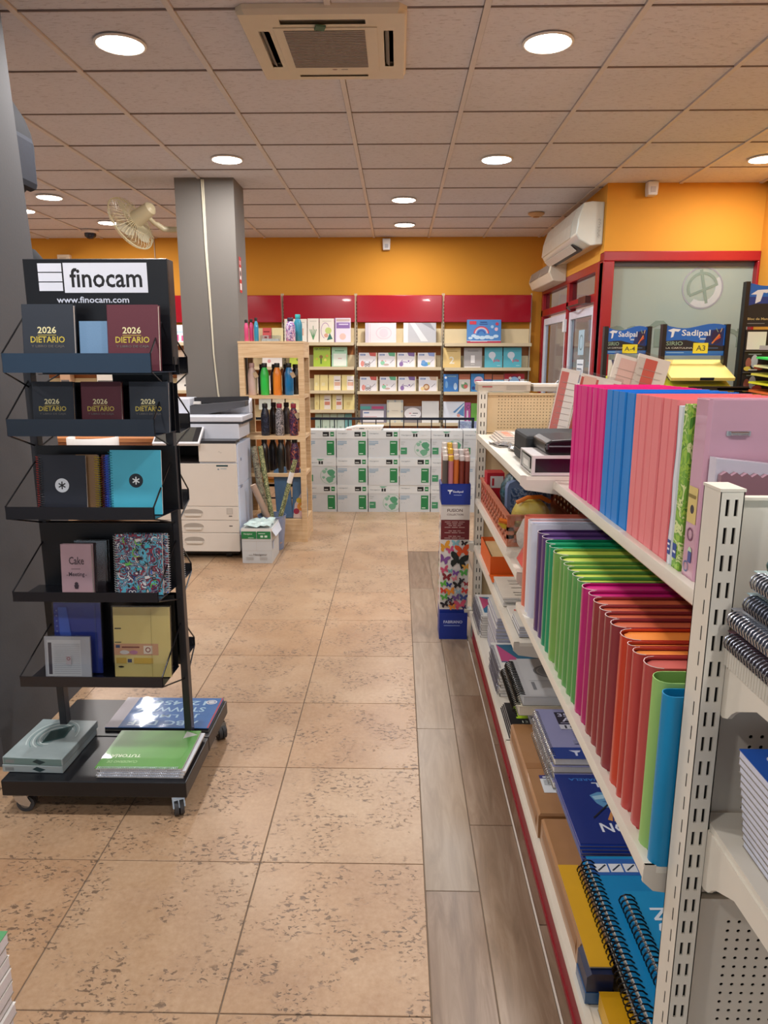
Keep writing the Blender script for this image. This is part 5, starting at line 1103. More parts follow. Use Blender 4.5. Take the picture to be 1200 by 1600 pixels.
# ================================================================ OPEN PAPER BOX, BIN OF ROLLS
def paper_box(label, x, y, z, w_, d, h, style, group=None, open_=False, rotz=0):
    t = thing('paper_box', label, 'box', (x, y, z), rotz, group=group)
    wb = mat('#c6cacc', .55, noise=.03); hl = h * .30
    mb = MB(); mb.box(.002, w_ - .002, .002, d - .002, 0, h - .003 if not open_ else h - .02); obj('box_body', mb, wb, t)
    if not open_:
        mb = MB(); mb.box(0, w_, 0, .002, h - hl, h); mb.box(0, w_, d - .002, d, h - hl, h); mb.box(0, .002, .002, d - .002, h - hl, h); mb.box(w_ - .002, w_, .002, d - .002, h - hl, h); mb.box(.002, w_ - .002, .002, d - .002, h - .002, h); obj('box_lid', mb, mat('#d2d6d6', .5, noise=.03), t)
    P = Print(.0006); G = '#1f7a44'; g2 = '#7fae96'
    if style == 'a':
        P.rect(w_ * .03, h * .58, w_ * .30, .006, '#6a96b4'); P.rect(w_ * .03, h * .52, w_ * .30, .006, '#6a96b4'); P.rect(w_ * .03, h * .47, w_ * .2, .006, '#6a96b4'); P.rect(w_ * .70, h * .10, w_ * .24, h * .52, G)
        P.rect(w_ * .73, h * .53, w_ * .16, .007, '#cfe4d6'); P.rect(w_ * .73, h * .14, w_ * .12, .008, '#cfe4d6'); P.rect(w_ * .06, h * .33, .008, .008, '#b0b4b8'); P.rect(w_ * .15, h * .33, .008, .008, '#b0b4b8')
        P.put('box_marking', t, Mfront(0, .002, 0)); P = Print(.0006)
        P.text(w_ * .05, h * .86, w_ * .30, h * .05, 'Navigator', '#8a9298'); P.rect(w_ * .58, h * .78, w_ * .20, h * .16, '#16181a'); P.rect(w_ * .60, h * .82, w_ * .12, h * .03, '#c8ccc8'); P.rect(w_ * .82, h * .78, w_ * .12, h * .16, G); P.rect(w_ * .84, h * .84, w_ * .08, h * .03, '#cfe4d6')
        P.put('box_marking', t, Mfront(0, 0, 0))
    elif style == 'b':
        cx_, cy_, r = w_ * .78, h * .345, h * .36
        P.poly([(min(w_ * .996, cx_ + r * .98 * cos(2 * pi * q / 28)), cy_ + r * .90 * sin(2 * pi * q / 28)) for q in range(28)], '#a9bdb2'); P.poly([(min(w_ * .996, cx_ + r * .90 * cos(2 * pi * q / 28)), cy_ + r * .83 * sin(2 * pi * q / 28)) for q in range(28)], '#c2c9c8')
        for (u, v, s_, c) in ((-.55, .45, .22, g2), (.15, .35, .42, '#4f9470'), (.0, -.45, .40, '#69a284'), (-.62, -.2, .16, g2), (-.35, .72, .14, g2), (.35, -.1, .22, '#5b9a78')):
            P.poly([(min(w_ * .995, max(w_ * .4, cx_ + r * (u + s_ * q[0]))), max(.004, cy_ + r * .9 * (v + s_ * q[1]))) for q in ((-.8, -.3), (-.2, -1), (.7, -.6), (1, .2), (.3, .9), (-.5, .8), (-1, .3))], c)
        P.rect(w_ * .04, h * .14, w_ * .2, h * .24, '#3f8a62'); P.rect(w_ * .06, h * .28, w_ * .12, .005, '#cfe4d6'); P.rect(w_ * .04, h * .57, w_ * .14, .004, '#a0a8a4'); P.rect(w_ * .04, h * .50, w_ * .10, .004, '#a0a8a4')
        P.put('box_marking', t, Mfront(0, .002, 0)); P = Print(.0006)
        P.text(w_ * .06, h * .80, w_ * .34, h * .05, 'Navigator', '#8a9298'); P.rect(w_ * .43, h * .77, w_ * .06, h * .11, '#1c2020'); P.rect(w_ * .51, h * .77, w_ * .06, h * .11, '#1c2020'); P.poly([(w_ * .36, h * .96), (w_ * .62, h * .96), (w_ * .52, h * .91), (w_ * .44, h * .90)], '#6aa68a'); P.rect(w_ * .70, h * .82, w_ * .18, .003, '#b8bcbc')
        P.put('box_marking', t, Mfront(0, 0, 0))
    return t
bx = paper_box('open white paper box with green stripes on the floor beside the photocopier', -1.137, 5.0, 0, .222, .31, .255, 'c', open_=True)
P = Print(.0012); P.rect(.002, .185, .108, .055, '#1f7a44'); P.rect(.114, .185, .100, .055, '#1f7a44'); P.text(.018, .212, .065, .016, 'Navigator', '#c8dccc'); P.rect(.125, .222, .05, .004, '#cfe4d6'); P.rect(.14, .195, .02, .015, '#cfe4d6'); P.rect(.17, .195, .02, .015, '#cfe4d6'); P.rect(.05, .19, .04, .004, '#cfe4d6')
P.rect(0, .168, .222, .0015, '#a8a098'); P.rect(0, .095, .222, .0012, '#bcb4ac'); P.rect(.108, .096, .0012, .072, '#bcb4ac'); P.text(.085, .055, .10, .018, 'Navigator', '#6a625c'); P.rect(.05, .060, .03, .003, '#8a827c')
for q in range(3): P.rect(.03, .042 - q * .008, .055, .003, '#a8a098'); P.rect(.13, .042 - q * .008, .055, .003, '#a8a098')
P.put('box_marking', bx, Mfront(0, 0, 0))
P = Print(.0012); P.rect(.03, .10, .05, .06, '#b8c4d8'); P.rect(.03, .15, .06, .006, '#6a86b0'); P.put('box_marking', bx, Mright(.222, 0, 0))
mb = MB(); mb.box(0, .222, 0, .002, .235, .262); mb.prism([(0, .25), (.222, .25), (.222, .252), (0, .252)], .004, .30, 'y'); mb.box(0, .002, .002, .31, .235, .258); mb.box(.22, .222, .002, .31, .235, .258); mb.box(.002, .22, .308, .31, .235, .258); obj('box_rim', mb, mat('#e0e2e0', .5), bx)
mb = MB(); rnd = random.Random(6); n = 9; vs = [(.01 + i * .025, .03 + j * .033, .262 + rnd.uniform(0, .022)) for j in range(n) for i in range(n)]
mb.add(vs, [(j * n + i, j * n + i + 1, (j + 1) * n + i + 1, (j + 1) * n + i) for j in range(n - 1) for i in range(n - 1)]); obj('crumpled_wrapper', mb, mat('#c0d4d0', .3, noise=.25, scale=30, coat=.4), bx)
mb = MB(); mb.add([(.222, .0, .252), (.25, .02, .20), (.25, .28, .19), (.222, .31, .252)], [(0, 1, 2, 3)]); obj('open_flap', mb, mat('#d0d8e4', .5), bx, solid=.002)
bn = thing('waste_bin', 'translucent blue grey bin holding wallpaper and wrapping rolls', 'bin', (-.985, 5.425, 0))
mb = MB(); mb.lathe([(.082, .002), (.086, .0), (.108, .27), (.110, .27), (.088, .004), (.084, .004)], n=28); obj('bin_body', mb, mat('#8090b0', .2, noise=.12, scale=14, coat=.4), bn, smooth=50)
mb = MB(); mb.tube([(.110 * cos(2 * pi * k / 28), .110 * sin(2 * pi * k / 28), .27) for k in range(28)], .0035, 6, closed=True); obj('bin_rim', mb, mat('#6a80a4', .3), bn)
CAMO = swirl_mat('leaf_camouflage', ['#2a2c20', '#7a8458', '#3c4230', '#c4c890', '#22281c', '#5a6440'], 45, 1.5); CAMO2 = swirl_mat('bark_camouflage', ['#4a4238', '#7a6c5c', '#8a8a74', '#3a362c', '#6a5c50'], 38, 1.2)
def roll(label, p0, p1, r, m, end='#3a342c', name='wrapping_roll', group='rolls in the blue bin'):
    t = thing(name, label, 'roll', p0, group=group); d = Vector(p1) - Vector(p0)
    mb = MB(); mb.cyl((0, 0, 0), d, r, 14, caps=False); obj('rolled_paper', mb, m, t, smooth=50)
    e = d.normalized(); mb = MB(); mb.cyl(d - e * .004, d - e * .002, r * .96, 14); mb.cyl((0, 0, 0), e * .002, r * .96, 14); obj('roll_end', mb, mat(end, .8), t); return t
roll('bark patterned roll leaning against the photocopier', (-1.01, 5.44, .03), (-1.125, 5.50, .80), .026, CAMO2)
roll('thick green leaf patterned roll leaning towards the photocopier', (-.965, 5.46, .03), (-1.085, 5.56, .795), .020, CAMO)
roll('narrow leaf patterned roll leaning towards the oak post', (-.98, 5.40, .03), (-.775, 5.33, .72), .018, CAMO)
roll('short plain brown cardboard tube leaning out of the bin', (-.925, 5.385, .05), (-1.107, 5.34, .525), .024, mat('#a88e7c', .55), end='#d8c8b4', name='cardboard_tube')
t = roll('white paper band sleeve around the narrow leaf patterned roll', (-.829, 5.3485, .54), (-.804, 5.340, .625), .0195, WHITE, end='#d8d8d8', name='paper_band')
for k, (x, y, z, w_, h, c, lab) in enumerate(((-.985, 5.645, .20, .13, .42, '#4a6a8c', 'blue folded pack standing behind the bin on the oak shelf'), (-.862, 5.66, .20, .125, .40, '#4f6f90', 'blue and flower printed pack on the base of the oak unit'))):
    t = thing('fabric_pack', lab, 'pack', (x, y, .1905), rot=(-.04, .03 if k else -.05, 0))
    mb = MB(); mb.prism([(0, 0), (w_, 0), (w_ * .98, h * .5), (w_ * .80, h), (w_ * .55, h * 1.03), (.0, h * .93), (.0, h * .4)], 0, .04, 'y'); obj('pack_body', mb, mat(c, .35, noise=.2, scale=18, coat=.3), t, bevel=.006)
    if k:
        P = Print(.0016); P.poly([(.01, .005), (.115, .005), (.118, .15), (.07, .21), (.02, .12)], '#d0b8b0'); P.disc(.075, .10, .035, '#e0903c'); P.disc(.055, .15, .022, '#d8b43c'); P.disc(.035, .06, .024, '#a02c44'); P.disc(.085, .04, .024, '#e0b4b4'); P.disc(.078, .10, .012, '#f0dc9c'); P.poly([(.07, .36), (.1, .33), (.115, .12), (.09, .20)], '#c0d4e4')
        P.put('flower_marking', t, Mfront(0, 0, 0))
# ================================================================ OAK BOTTLE SHELF
bs = thing('bottle_shelf', 'open pale oak shelf unit with metal drinking bottles on its tiers', 'shelving', (-.985, 5.81, 0))
SX, SY = -.985, 5.81; a0, a1, b0, b1 = -1.24 - SX, -.735 - SX, 5.62 - SY, 6.0 - SY; pw = .042
for x in (a0, a1 - pw):
    for y in (b0, b1 - pw): mb = MB(); mb.box(x, x + pw, y, y + pw, 0, 1.585); obj('post', mb, WOOD, bs, bevel=.001)
mb = MB(); mb.box(a0 + pw, a1 - pw, b0, b0 + .018, 1.475, 1.585); mb.box(a1 - .018, a1, b0 + pw, b1 - pw, 1.475, 1.585); mb.box(a0, a0 + .018, b0 + pw, b1 - pw, 1.475, 1.585); mb.box(a0 + pw, a1 - pw, b1 - .018, b1, 1.475, 1.585); obj('apron', mb, WOOD, bs)
mb = MB(); mb.box(a0 - .002, a1 + .002, b0 - .002, b1 + .002, 1.585, 1.60); obj('top_board', mb, WOOD, bs)
for z in (1.185, .865, .565):
    mb = MB(); mb.box(a0 + pw, a1 - pw, b0, b1, z - .025, z); mb.box(a0 + .004, a0 + pw, b0 + pw, b1 - pw, z - .025, z); mb.box(a1 - pw, a1 - .004, b0 + pw, b1 - pw, z - .025, z); obj('shelf_board', mb, WOOD, bs)
mb = MB(); mb.box(a0 + pw, a1 - pw, b0 + .002, b1 - .01, .0, .19); mb.box(a1 - pw, a1 - .002, b0 + pw, b1 - pw, 0, .195); mb.box(a0 + .002, a0 + pw, b0 + pw, b1 - pw, 0, .195); obj('base_box', mb, WOOD, bs)
mb = MB(); mb.box(a0 + pw + .02, -.01, b1 - .04, b1 - .01, .50, .525); mb.box(.01, a1 - pw - .02, b1 - .04, b1 - .01, .50, .525); obj('rear_rail', mb, mat('#e0d0a8', .5), bs)
P = Print(); P.rect(0, 0, .02, .04, '#8a7a60'); P.put('paper_tag', bs, Mright(a1 + .0005, .06, 1.52))
def bottle(label, x, y, z, col, cap, h=.235, r=.035, tg=False, capm=None, group='bottles on the oak shelf', cat='bottle'):
    t = thing('drinking_bottle', label, cat, (x, y, z), group=group)
    mb = MB(); mb.lathe([(r * .9, 0), (r, .006), (r, h * .60), (r * .96, h * .68), (r * .72, h * .80), (r * .52, h * .87), (r * .50, h * .90)], n=18); obj('body', mb, col, t, smooth=50)
    mb = MB(); mb.lathe([(r * .60, h * .88), (r * .62, h * .89), (r * .62, h), (r * .56, h + .004)], n=16); obj('cap', mb, capm or mat(cap, .4), t, smooth=50)
    mb = MB(); mb.tube([(r * .55 * cos(a), -.006 + r * .3 * sin(a), h * .95 + .012 * sin(a)) for a in [k * pi / 6 for k in range(7)]], .0018, 5); obj('loop', mb, mat('#2a2224', .5), t)
    if tg: mb = MB(); mb.M = Matrix.Translation((r * .7, -r * .9, h * .62)) @ Matrix.Rotation(-.5, 4, 'Y'); mb.box(-.004, .028, -.001, .001, -.022, .022); obj('paper_tag', mb, mat('#c4ac8c', .7), t)
    return t
MM = lambda c: mat(c, .28, noise=.05, coat=.4)
for x, c, n, tg in ((-1.155, '#cdb4ac', 'pale pink', True), (-1.055, '#2fc850', 'bright green', False), (-.955, '#f08a28', 'orange', False), (-.862, '#1274b0', 'blue', True)):
    bottle(f'{n} metal bottle in the front row of the highest open tier', x, 5.70, 1.1855, MM(c), '#1a1c1c' if n != 'pale pink' else '#c09c98', tg=tg, h=.245)
DK = swirl_mat('dark_floral', ['#141420', '#1c2438', '#101018', '#3a4460', '#181c28'], 60, 1.0); ZB = swirl_mat('zebra_print', ['#1c1c20', '#c8c4c8', '#26262c', '#b0acb4', '#1a1a1e'], 34, 2.2); FL = swirl_mat('purple_floral', ['#2a1a34', '#5a3a6a', '#1c1428', '#a04a5a', '#c88a50'], 40, 1.6)
for i, x in enumerate((-1.10, -1.00, -.905, -.83)): bottle(f'dark bottle in the rear row of the highest open tier, {ORD[i+1]} from the pillar', x, 5.84, 1.1855, [MM('#241c24'), MM('#281420'), MM('#3a1428'), MM('#141418')][i], '#161418', h=.235)
for x, y, m, l in ((-1.06, 5.69, DK, 'dark blue floral bottle at the front of the middle tier'), (-.945, 5.69, ZB, 'black and white zebra bottle in the centre of the middle tier'), (-.832, 5.69, FL, 'purple floral bottle with a red cap on the middle tier'), (-1.015, 5.83, MM('#1e1418'), 'very dark bottle behind the blue floral one'), (-.91, 5.83, MM('#3a3438'), 'dark bottle with a cord behind the zebra one')):
    bottle(l, x, y, .8655, m, '#a02c44' if m in (ZB, FL) else '#1a1820', h=.25, tg=(m is FL))
for x, y, m, l in ((-1.075, 5.69, MM('#141216'), 'plain black bottle on the lower tier above the leaf patterned rolls'), (-.94, 5.69, MM('#0f1212'), 'plain black bottle in the centre of the lower tier'), (-.83, 5.69, FL, 'purple and orange floral bottle on the lower tier'), (-1.03, 5.83, MM('#1a1c28'), 'navy bottle behind the black one above the rolls'), (-.90, 5.84, MM('#6a5450'), 'brown grey bottle behind the centre black one')):
    bottle(l, x, y, .5655, m, '#141214', h=.275, r=.037)
for x, y, h, c, l in ((-1.185, 5.70, .16, '#cc4a78', 'light pink slim bottle on the oak unit top'), (-1.150, 5.72, .165, '#b83a68', 'darker pink slim bottle on the oak unit top'), (-1.108, 5.70, .175, '#2e86a8', 'teal blue slim bottle on the oak unit top')):
    bottle(l, x, y, 1.6005, MM(c), '#22201c', h=h, r=.018, group='bottles on top of the oak unit')
bottle('lilac patterned wide bottle on top of the oak unit', -.84, 5.70, 1.6005, swirl_mat('lilac_pattern', ['#b48ac0', '#e0d0e0', '#6a5a9a', '#c878a0', '#dcd4e4'], 30, 1.5), '#3a3048', h=.175, r=.038, group='bottles on top of the oak unit')
bottle('turquoise wide bottle behind the lilac one on the oak unit', -.795, 5.80, 1.6005, MM('#2c8ca4'), '#3ab0b0', h=.205, r=.034, group='bottles on top of the oak unit')
t = thing('clear_box', 'clear plastic box of small items on top of the oak unit', 'box', (-1.075, 5.68, 1.6005))
mb = MB(); mb.box(0, .15, 0, .08, 0, .045); obj('box_shell', mb, CLEAR, t); mb = MB(); mb.box(.01, .14, .01, .07, .001, .02); obj('items', mb, mat('#c8ccc8', .4, noise=.3, scale=60), t)

# ================================================================ WALL OF PAPER BOXES
cols = [-.894 + .3035 * i for i in range(6)]
style = [['a', 'b', 'a'], ['a', 'a', 'a'], ['b', 'a', 'a'], ['a', 'a', 'b'], ['b', 'b', 'b'], ['a', 'a', 'b']]   # bottom, middle, top
for i, x in enumerate(cols):
    for k in range(3):
        cn = ['first', 'second', 'third', 'fourth', 'fifth', 'sixth'][i]
        bb = paper_box(f'white copy paper box, {["bottom", "middle", "top"][k]} row, {cn} column from the oak unit', x + .0015 + random.uniform(-.001, .001), 6.80 + random.uniform(-.004, .004), .2660 * k, .300, .215, .2655, style[i][k], group='copy paper boxes stacked by the railing')
t = thing('newspaper', 'folded newspaper lying on top of the paper boxes', 'newspaper', (-.50, 6.81, .7975), -.02)
mb = MB(); mb.prism([(0, 0), (.34, 0), (.36, .03), (.36, .038), (.1, .036), (-.005, .012)], 0, .20, 'y'); obj('pages', mb, PAPER, t)
P = Print(.001); P.rect(.01, .004, .05, .006, '#c05a50'); P.rect(.13, .012, .05, .008, '#2c2c2c')
for q in range(9): P.rect(.07 + .03 * q, .016, .02, .002, '#8a8684')
P.put('newsprint', t, Mfront(0, 0, 0))
# railing
rl = thing('stair_railing', 'black metal railing with thin bars behind the paper boxes', 'railing', (0, 7.15, 0))
RB = mat('#1b2230', .35, .3, noise=0)
mb = MB(); mb.box(-1.60, .765, -.012, .012, .868, .892); obj('top_rail', mb, RB, rl)
mb = MB(); mb.box(-1.60, .765, -.008, .008, .06, .075); obj('bottom_rail', mb, RB, rl)
for k in range(17):
    mb = MB(); mb.box(-.005, .005, -.005, .005, .075, .868); o = obj('bar', mb, RB, rl, (.615 - .139 * k, 0, 0))
for x in (.750, -1.590):
    mb = MB(); mb.box(x - .012, x + .012, -.012, .012, 0, .868); mb.lathe([(.006, .70), (.019, .72), (.012, .745), (.02, .76), (.006, .78)], (x, 0), 10); obj('railing_post', mb, RB, rl)
# blue poster packs standing behind the railing
t = thing('poster_pack', 'pale blue cloud printed pack standing behind the railing post', 'pack', (.62, 7.30, 0))
mb = MB(); mb.box(0, .42, 0, .05, 0, .84); obj('sheets', mb, swirl_mat('cloud_print', ['#8a9cc8', '#b4c4e0', '#a0a8cc', '#c4d0e4', '#7f90c0'], 12, 1.0), t)
t = thing('side_panel_board', 'grey board leaning beside the railing end', 'board', (.80, 7.0, 0)); mb = MB(); mb.box(0, .12, 0, .04, 0, .76); obj('board', mb, mat('#a8a8b4', .5), t, bevel=.002)

# ================================================================ BACK WALL SHELVING
PLATE = mat('#e2cfa6', .5, noise=.03)
def bay(label, x0, x1, zs, plates=True):
    t = thing('wall_shelving', label, 'shelving', ((x0 + x1) / 2, 8.4, 0)); L = (x1 - x0) / 2
    for x in (-L, L - .012): mb = MB(); mb.box(x, x + .012, .0, .03, .05, 2.19); obj('upright', mb, mat('#c8bda4', .4), t)
    mb = MB(); n = int(2.0 / .04)
    for k in range(n): mb.box(-L + .003, -L + .009, -.001, .001, .12 + .04 * k, .145 + .04 * k)
    obj('slots', mb, HOLE, t)
    mb = MB(); mb.box(-L + .008, L - .008, -.02, .0, 1.872, 2.172); obj('header_panel', mb, RED, t, bevel=.008)
    for z in zs:
        mb = MB(); mb.box(-L + .014, L - .014, -.155, .028, z - .02, z); mb.prism([(-.16, z + .004), (-.155, z + .004), (-.155, z - .035), (-.165, z - .03)], -L + .014, L - .014, 'x'); o = obj('shelf', mb, mat('#cdbb98', .42, noise=.03), t)
        if z > .6: mb = MB(); mb.box(-L + .016, L - .016, .014, .018, z, z + (.165 if z > 1.5 else .135)); obj('rear_plate', mb, PLATE, o)
    mb = MB(); mb.box(-L + .012, L - .012, .031, .036, .05, 1.62); obj('back_board', mb, mat('#a8642c', .55, noise=.05), t)
    return t
bay('back wall shelving bay behind the oak unit, holding pale yellow books', -1.318, -.487, (1.645, 1.375, 1.108, .888, .55, .2))
bay('middle back wall shelving bay, holding white school books with animals', -.481, .507, (1.640, 1.370, 1.100, .738, .4, .15))
bay('back wall shelving bay beside the entrance, holding the rainbow craft box', .513, 1.515, (1.635, 1.365, 1.095, .738, .4, .15))
bay('back wall shelving bay behind the grey pillar', -2.318, -1.324, (1.645, 1.375, 1.108, .80))
bay('back wall shelving bay seen between the black stand and the pillar', -3.318, -2.324, (1.645, 1.375, 1.108, .80))
def fx(px): return (px - 622.5) * .00713
BK_N = 0
def wb(label, px0, px1, z, h, col, prints=None, group=None, th=.02, name='school_book', cat='book', dy=0):
    t = thing(name, label, cat, (fx(px0), 8.30 + dy, z + .0005), group=group, rot=(-.13, 0, 0)); w_ = fx(px1) - fx(px0) - .002
    mb = MB(); mb.box(0, w_, 0, .002, 0, h); mb.box(0, .002, .002, th, 0, h); mb.box(0, w_, th, th + .001, 0, h); obj('cover', mb, mat(col, .4, noise=.03), t)
    mb = MB(); mb.box(.002, w_ - .002, .002, th, .002, h - .003); obj('pages', mb, PAPER, t)
    if prints:
        P = Print(.0006); prints(P, w_, h); P.put('cover_marking', t, Mfront(0, 0, 0))
    return t
def pr_plant(P, w_, h):
    P.line((w_ * .5, h * .12), (w_ * .5, h * .7), .006, '#4a8a5a')
    for q in (-.5, -.25, .25, .5): P.line((w_ * .5, h * .12), (w_ * (.5 + q * .6), h * .55), .007, '#5a9a68')
    P.rect(w_ * .2, h * .88, w_ * .6, .004, '#b0a8a0')
def pr_leaf(P, w_, h):
    P.disc(w_ * .6, h * .5, w_ * .22, '#c0d07a'); P.disc(w_ * .45, h * .3, w_ * .14, '#d8a088'); P.poly([(w_ * .5, h * .1), (w_ * .9, h * .15), (w_ * .7, h * .4)], '#2f6f60'); P.ring(w_ * .4, h * .5, w_ * .3, .004, '#a878a8', 20, .5, 4.5, ry=h * .33)
    P.rect(w_ * .2, h * .88, w_ * .6, .004, '#b0a8a0')
R1 = 1.645
wb('white book with a green plant on its cover, top shelf above the green QUINTO book', 478, 496, R1, .27, '#ece4d8', pr_plant, 'books on the top wall shelf')
wb('white book with leafy shapes on its cover, top shelf above the green QUINTO book', 497, 520.5, R1, .27, '#ece4d8', pr_leaf, 'books on the top wall shelf', dy=.01)
wb('white book with small green sprigs behind the lilac bottle, top shelf', 441, 458, R1, .265, '#e8e4d4', pr_plant, 'books on the top wall shelf')
wb('white book with an orange mark, top shelf beside the sprig book', 459, 477, R1, .265, '#ece6da', lambda P, w_, h: (P.rect(w_ * .3, h * .3, w_ * .4, h * .3, '#d8a890'), P.rect(w_ * .2, h * .85, w_ * .6, .005, '#a8a098')), 'books on the top wall shelf')
wb('white and purple banded book, top shelf above the green QUINTO book', 521.5, 547, R1, .275, '#e6dcea', lambda P, w_, h: (P.rect(0, 0, .01, h, '#9a7ab0'), P.rect(w_ * .1, h * .58, w_ * .85, h * .24, '#8a68a8'), P.rect(w_ * .25, h * .72, w_ * .6, .014, '#d8cce4'), P.rect(w_ * .1, h * .86, w_ * .85, h * .1, '#c4b0a8'), P.disc(w_ * .5, h * .25, w_ * .2, '#e4c0b4')), 'books on the top wall shelf')
wb('pale pink patterned album in film, top shelf of the middle bay', 570, 619.5, 1.640, .225, '#e4d0d4', lambda P, w_, h: (P.rect(0, 0, .04, h, '#c4bcc8'), P.rect(.055, .01, .003, h - .02, '#b0a4b0'), P.ring(w_ * .6, h * .5, .09, .01, '#d4bcc4', 24, ry=.07), P.disc(w_ * .6, h * .5, .05, '#dac4cc')), 'albums on the top wall shelf', name='album', cat='album')
wb('silver album in crumpled film, top shelf of the middle bay', 631, 683, 1.640, .225, '#b4b4b8', lambda P, w_, h: (P.rect(0, 0, .05, h, '#e4e2e0'), P.poly([(.07, h), (.13, h), (.28, .02), (.2, .02)], '#d4d4d6'), P.poly([(.2, h), (.3, h), (.36, h * .6)], '#8e8e94')), 'albums on the top wall shelf', name='album', cat='album')
def pr_rain(P, w_, h):
    P.rect(0, 0, w_, h * .1, '#b8304c'); P.rect(0, h * .1, w_, .004, '#e8e4e8')
    for q, c in enumerate(('#c43a54', '#e07a88', '#e8d4d4', '#7a9cd8', '#4a7ac8', '#2a5ab0')): P.ring(w_ * .42, h * .42, .088 - .009 * q, .011, c, 22, 0, pi, ry=.082 - .009 * q)
    for u, v, r in ((.2, .4, .03), (.3, .32, .035), (.45, .3, .035), (.6, .34, .035), (.72, .3, .03), (.85, .38, .03), (.1, .28, .025)): P.disc(w_ * u, h * v * .8, r, '#c4dcf0', ry=r * .6)
    P.disc(w_ * .74, h * .7, .018, '#a8c8e8'); P.disc(w_ * .88, h * .82, .018, '#c43a54'); P.disc(w_ * .86, h * .6, .02, '#e4b8c8'); P.rect(w_ * .07, h * .80, w_ * .2, h * .14, '#d0384c'); P.rect(w_ * .38, h * .88, w_ * .2, .008, '#1c3a7a'); P.rect(w_ * .36, h * .8, w_ * .24, .008, '#2c4a8a'); P.rect(w_ * .1, h * .08, w_ * .5, .005, '#e8d8dc')
wb('blue craft box with a rainbow and clouds on the top shelf by the entrance', 732, 786, 1.635, .265, '#4a86c8', pr_rain, None, th=.05, name='craft_box', cat='box')
def pr_quinto(P, w_, h):
    P.text(w_ * .06, h * .84, w_ * .86, h * .10, 'QUINTO', '#3a5a28'); P.disc(w_ * .2, h * .4, .014, '#c8b83c'); P.disc(w_ * .45, h * .5, .02, '#8a6a2c'); P.disc(w_ * .7, h * .35, .016, '#d8d460'); P.rect(w_ * .4, h * .15, .02, .06, '#5a7a24'); P.disc(w_ * .8, h * .55, .014, '#d8a04c')
wb('lime green school book titled QUINTO on the second shelf', 486.5, 514, 1.375, .225, '#a4c02a', pr_quinto, 'books on the second wall shelf')
wb('lime green school book behind the oak post on the second shelf', 448, 478, 1.375, .20, '#b4c83a', lambda P, w_, h: (P.disc(w_ * .5, h * .4, .03, '#6a7a2c', ry=.015), P.disc(w_ * .3, h * .55, .02, '#d8d040')), 'books on the second wall shelf')
wb('mint green and white school book on the second shelf', 516, 541, 1.375, .225, '#a8d4b4', lambda P, w_, h: (P.rect(w_ * .1, .01, w_ * .85, h * .62, '#e4ece0'), P.rect(w_ * .2, h * .78, w_ * .6, .01, '#5a9a70'), P.rect(w_ * .4, h * .4, w_ * .25, .008, '#d8a0a0')), 'books on the second wall shelf')
CC = [('red', '#c8544c', '#d88a80'), ('green', '#5aa880', '#8ac8a4'), ('purple', '#7a5a94', '#8a6aa4'), ('blue', '#8a9cd0', '#4a90cc'), ('tan', '#c8a890', '#b07a4a')]
def pr_card(ci, an):
    def f_(P, w_, h):
        P.rect(w_ * .08, h * .80, w_ * .28, h * .11, '#5a78b0'); P.rect(w_ * .11, h * .83, w_ * .2, .006, '#c4cce0'); P.poly([(w_ * .55, h), (w_ * .95, h), (w_ * .93, h * .74), (w_ * .62, h * .78)], CC[ci][1])
        P.rect(w_ * .94, .0, w_ * .06, h, '#e4d8b8'); P.line((w_ * .66, h * .28), (w_ * .86, h * .52), .004, '#5a5a68')
        c = CC[an][2]
        if an == 0: P.disc(w_ * .45, h * .28, w_ * .2, '#a8a0a0', ry=h * .16); P.disc(w_ * .2, h * .25, w_ * .1, c, ry=h * .2); P.ring(w_ * .38, h * .12, .014, .005, '#4a4a58', 12); P.ring(w_ * .55, h * .12, .014, .005, '#4a4a58', 12); P.rect(w_ * .35, h * .3, w_ * .2, h * .12, '#dce4ec')
        elif an == 1: P.disc(w_ * .25, h * .3, w_ * .12, c); P.disc(w_ * .45, h * .18, w_ * .16, '#c0a8a0', ry=h * .07); P.disc(w_ * .22, h * .45, .008, '#d89090'); P.disc(w_ * .42, h * .42, .007, '#e0b0a0')
        elif an == 2: P.disc(w_ * .22, h * .22, w_ * .11, c, ry=h * .16); P.line((w_ * .25, h * .38), (w_ * .5, h * .36), .007, c); P.line((w_ * .5, h * .36), (w_ * .56, h * .3), .007, c); P.disc(w_ * .62, h * .42, .010, c); P.line((w_ * .2, h * .4), (w_ * .3, h * .5), .006, c)
        elif an == 3: P.disc(w_ * .4, h * .22, w_ * .22, c, ry=h * .15); P.disc(w_ * .32, h * .34, w_ * .12, '#6a9ad0'); P.disc(w_ * .62, h * .26, w_ * .08, '#b0c080')
        else: P.disc(w_ * .4, h * .28, w_ * .17, c); P.disc(w_ * .4, h * .3, w_ * .10, '#e0c4a0'); P.disc(w_ * .2, h * .18, w_ * .1, '#e4c890')
    return f_
for r, (z, spans) in enumerate(((1.370, ((559.5, 589), (590.5, 619.5), (621, 651), (654, 683))), (1.100, ((561, 590), (593, 621), (623, 652), (656, 687))))):
    for k, (a, b) in enumerate(spans):
        an = k if not (r == 1 and k == 3) else 4
        wb(f'white book with a {["red corner and a car", "green corner and a frog", "purple corner and a train", "blue corner and an elephant shape", "tan corner and a lion shape"][an]}, {"second" if r == 0 else "third"} shelf of the middle bay', a, b, z, .165, '#e6e2e6', pr_card(an, an), 'white school books in the middle bay')
wb('yellow book with a white 2 on the shelf under the rainbow box', 694.5, 723, 1.365, .225, '#e0c078', lambda P, w_, h: (P.text(w_ * .36, h * .2, w_ * .28, h * .36, '2', '#efe8d4'), P.rect(w_ * .2, h * .8, w_ * .6, .008, '#c8a050')), 'books on the shelf under the rainbow box')
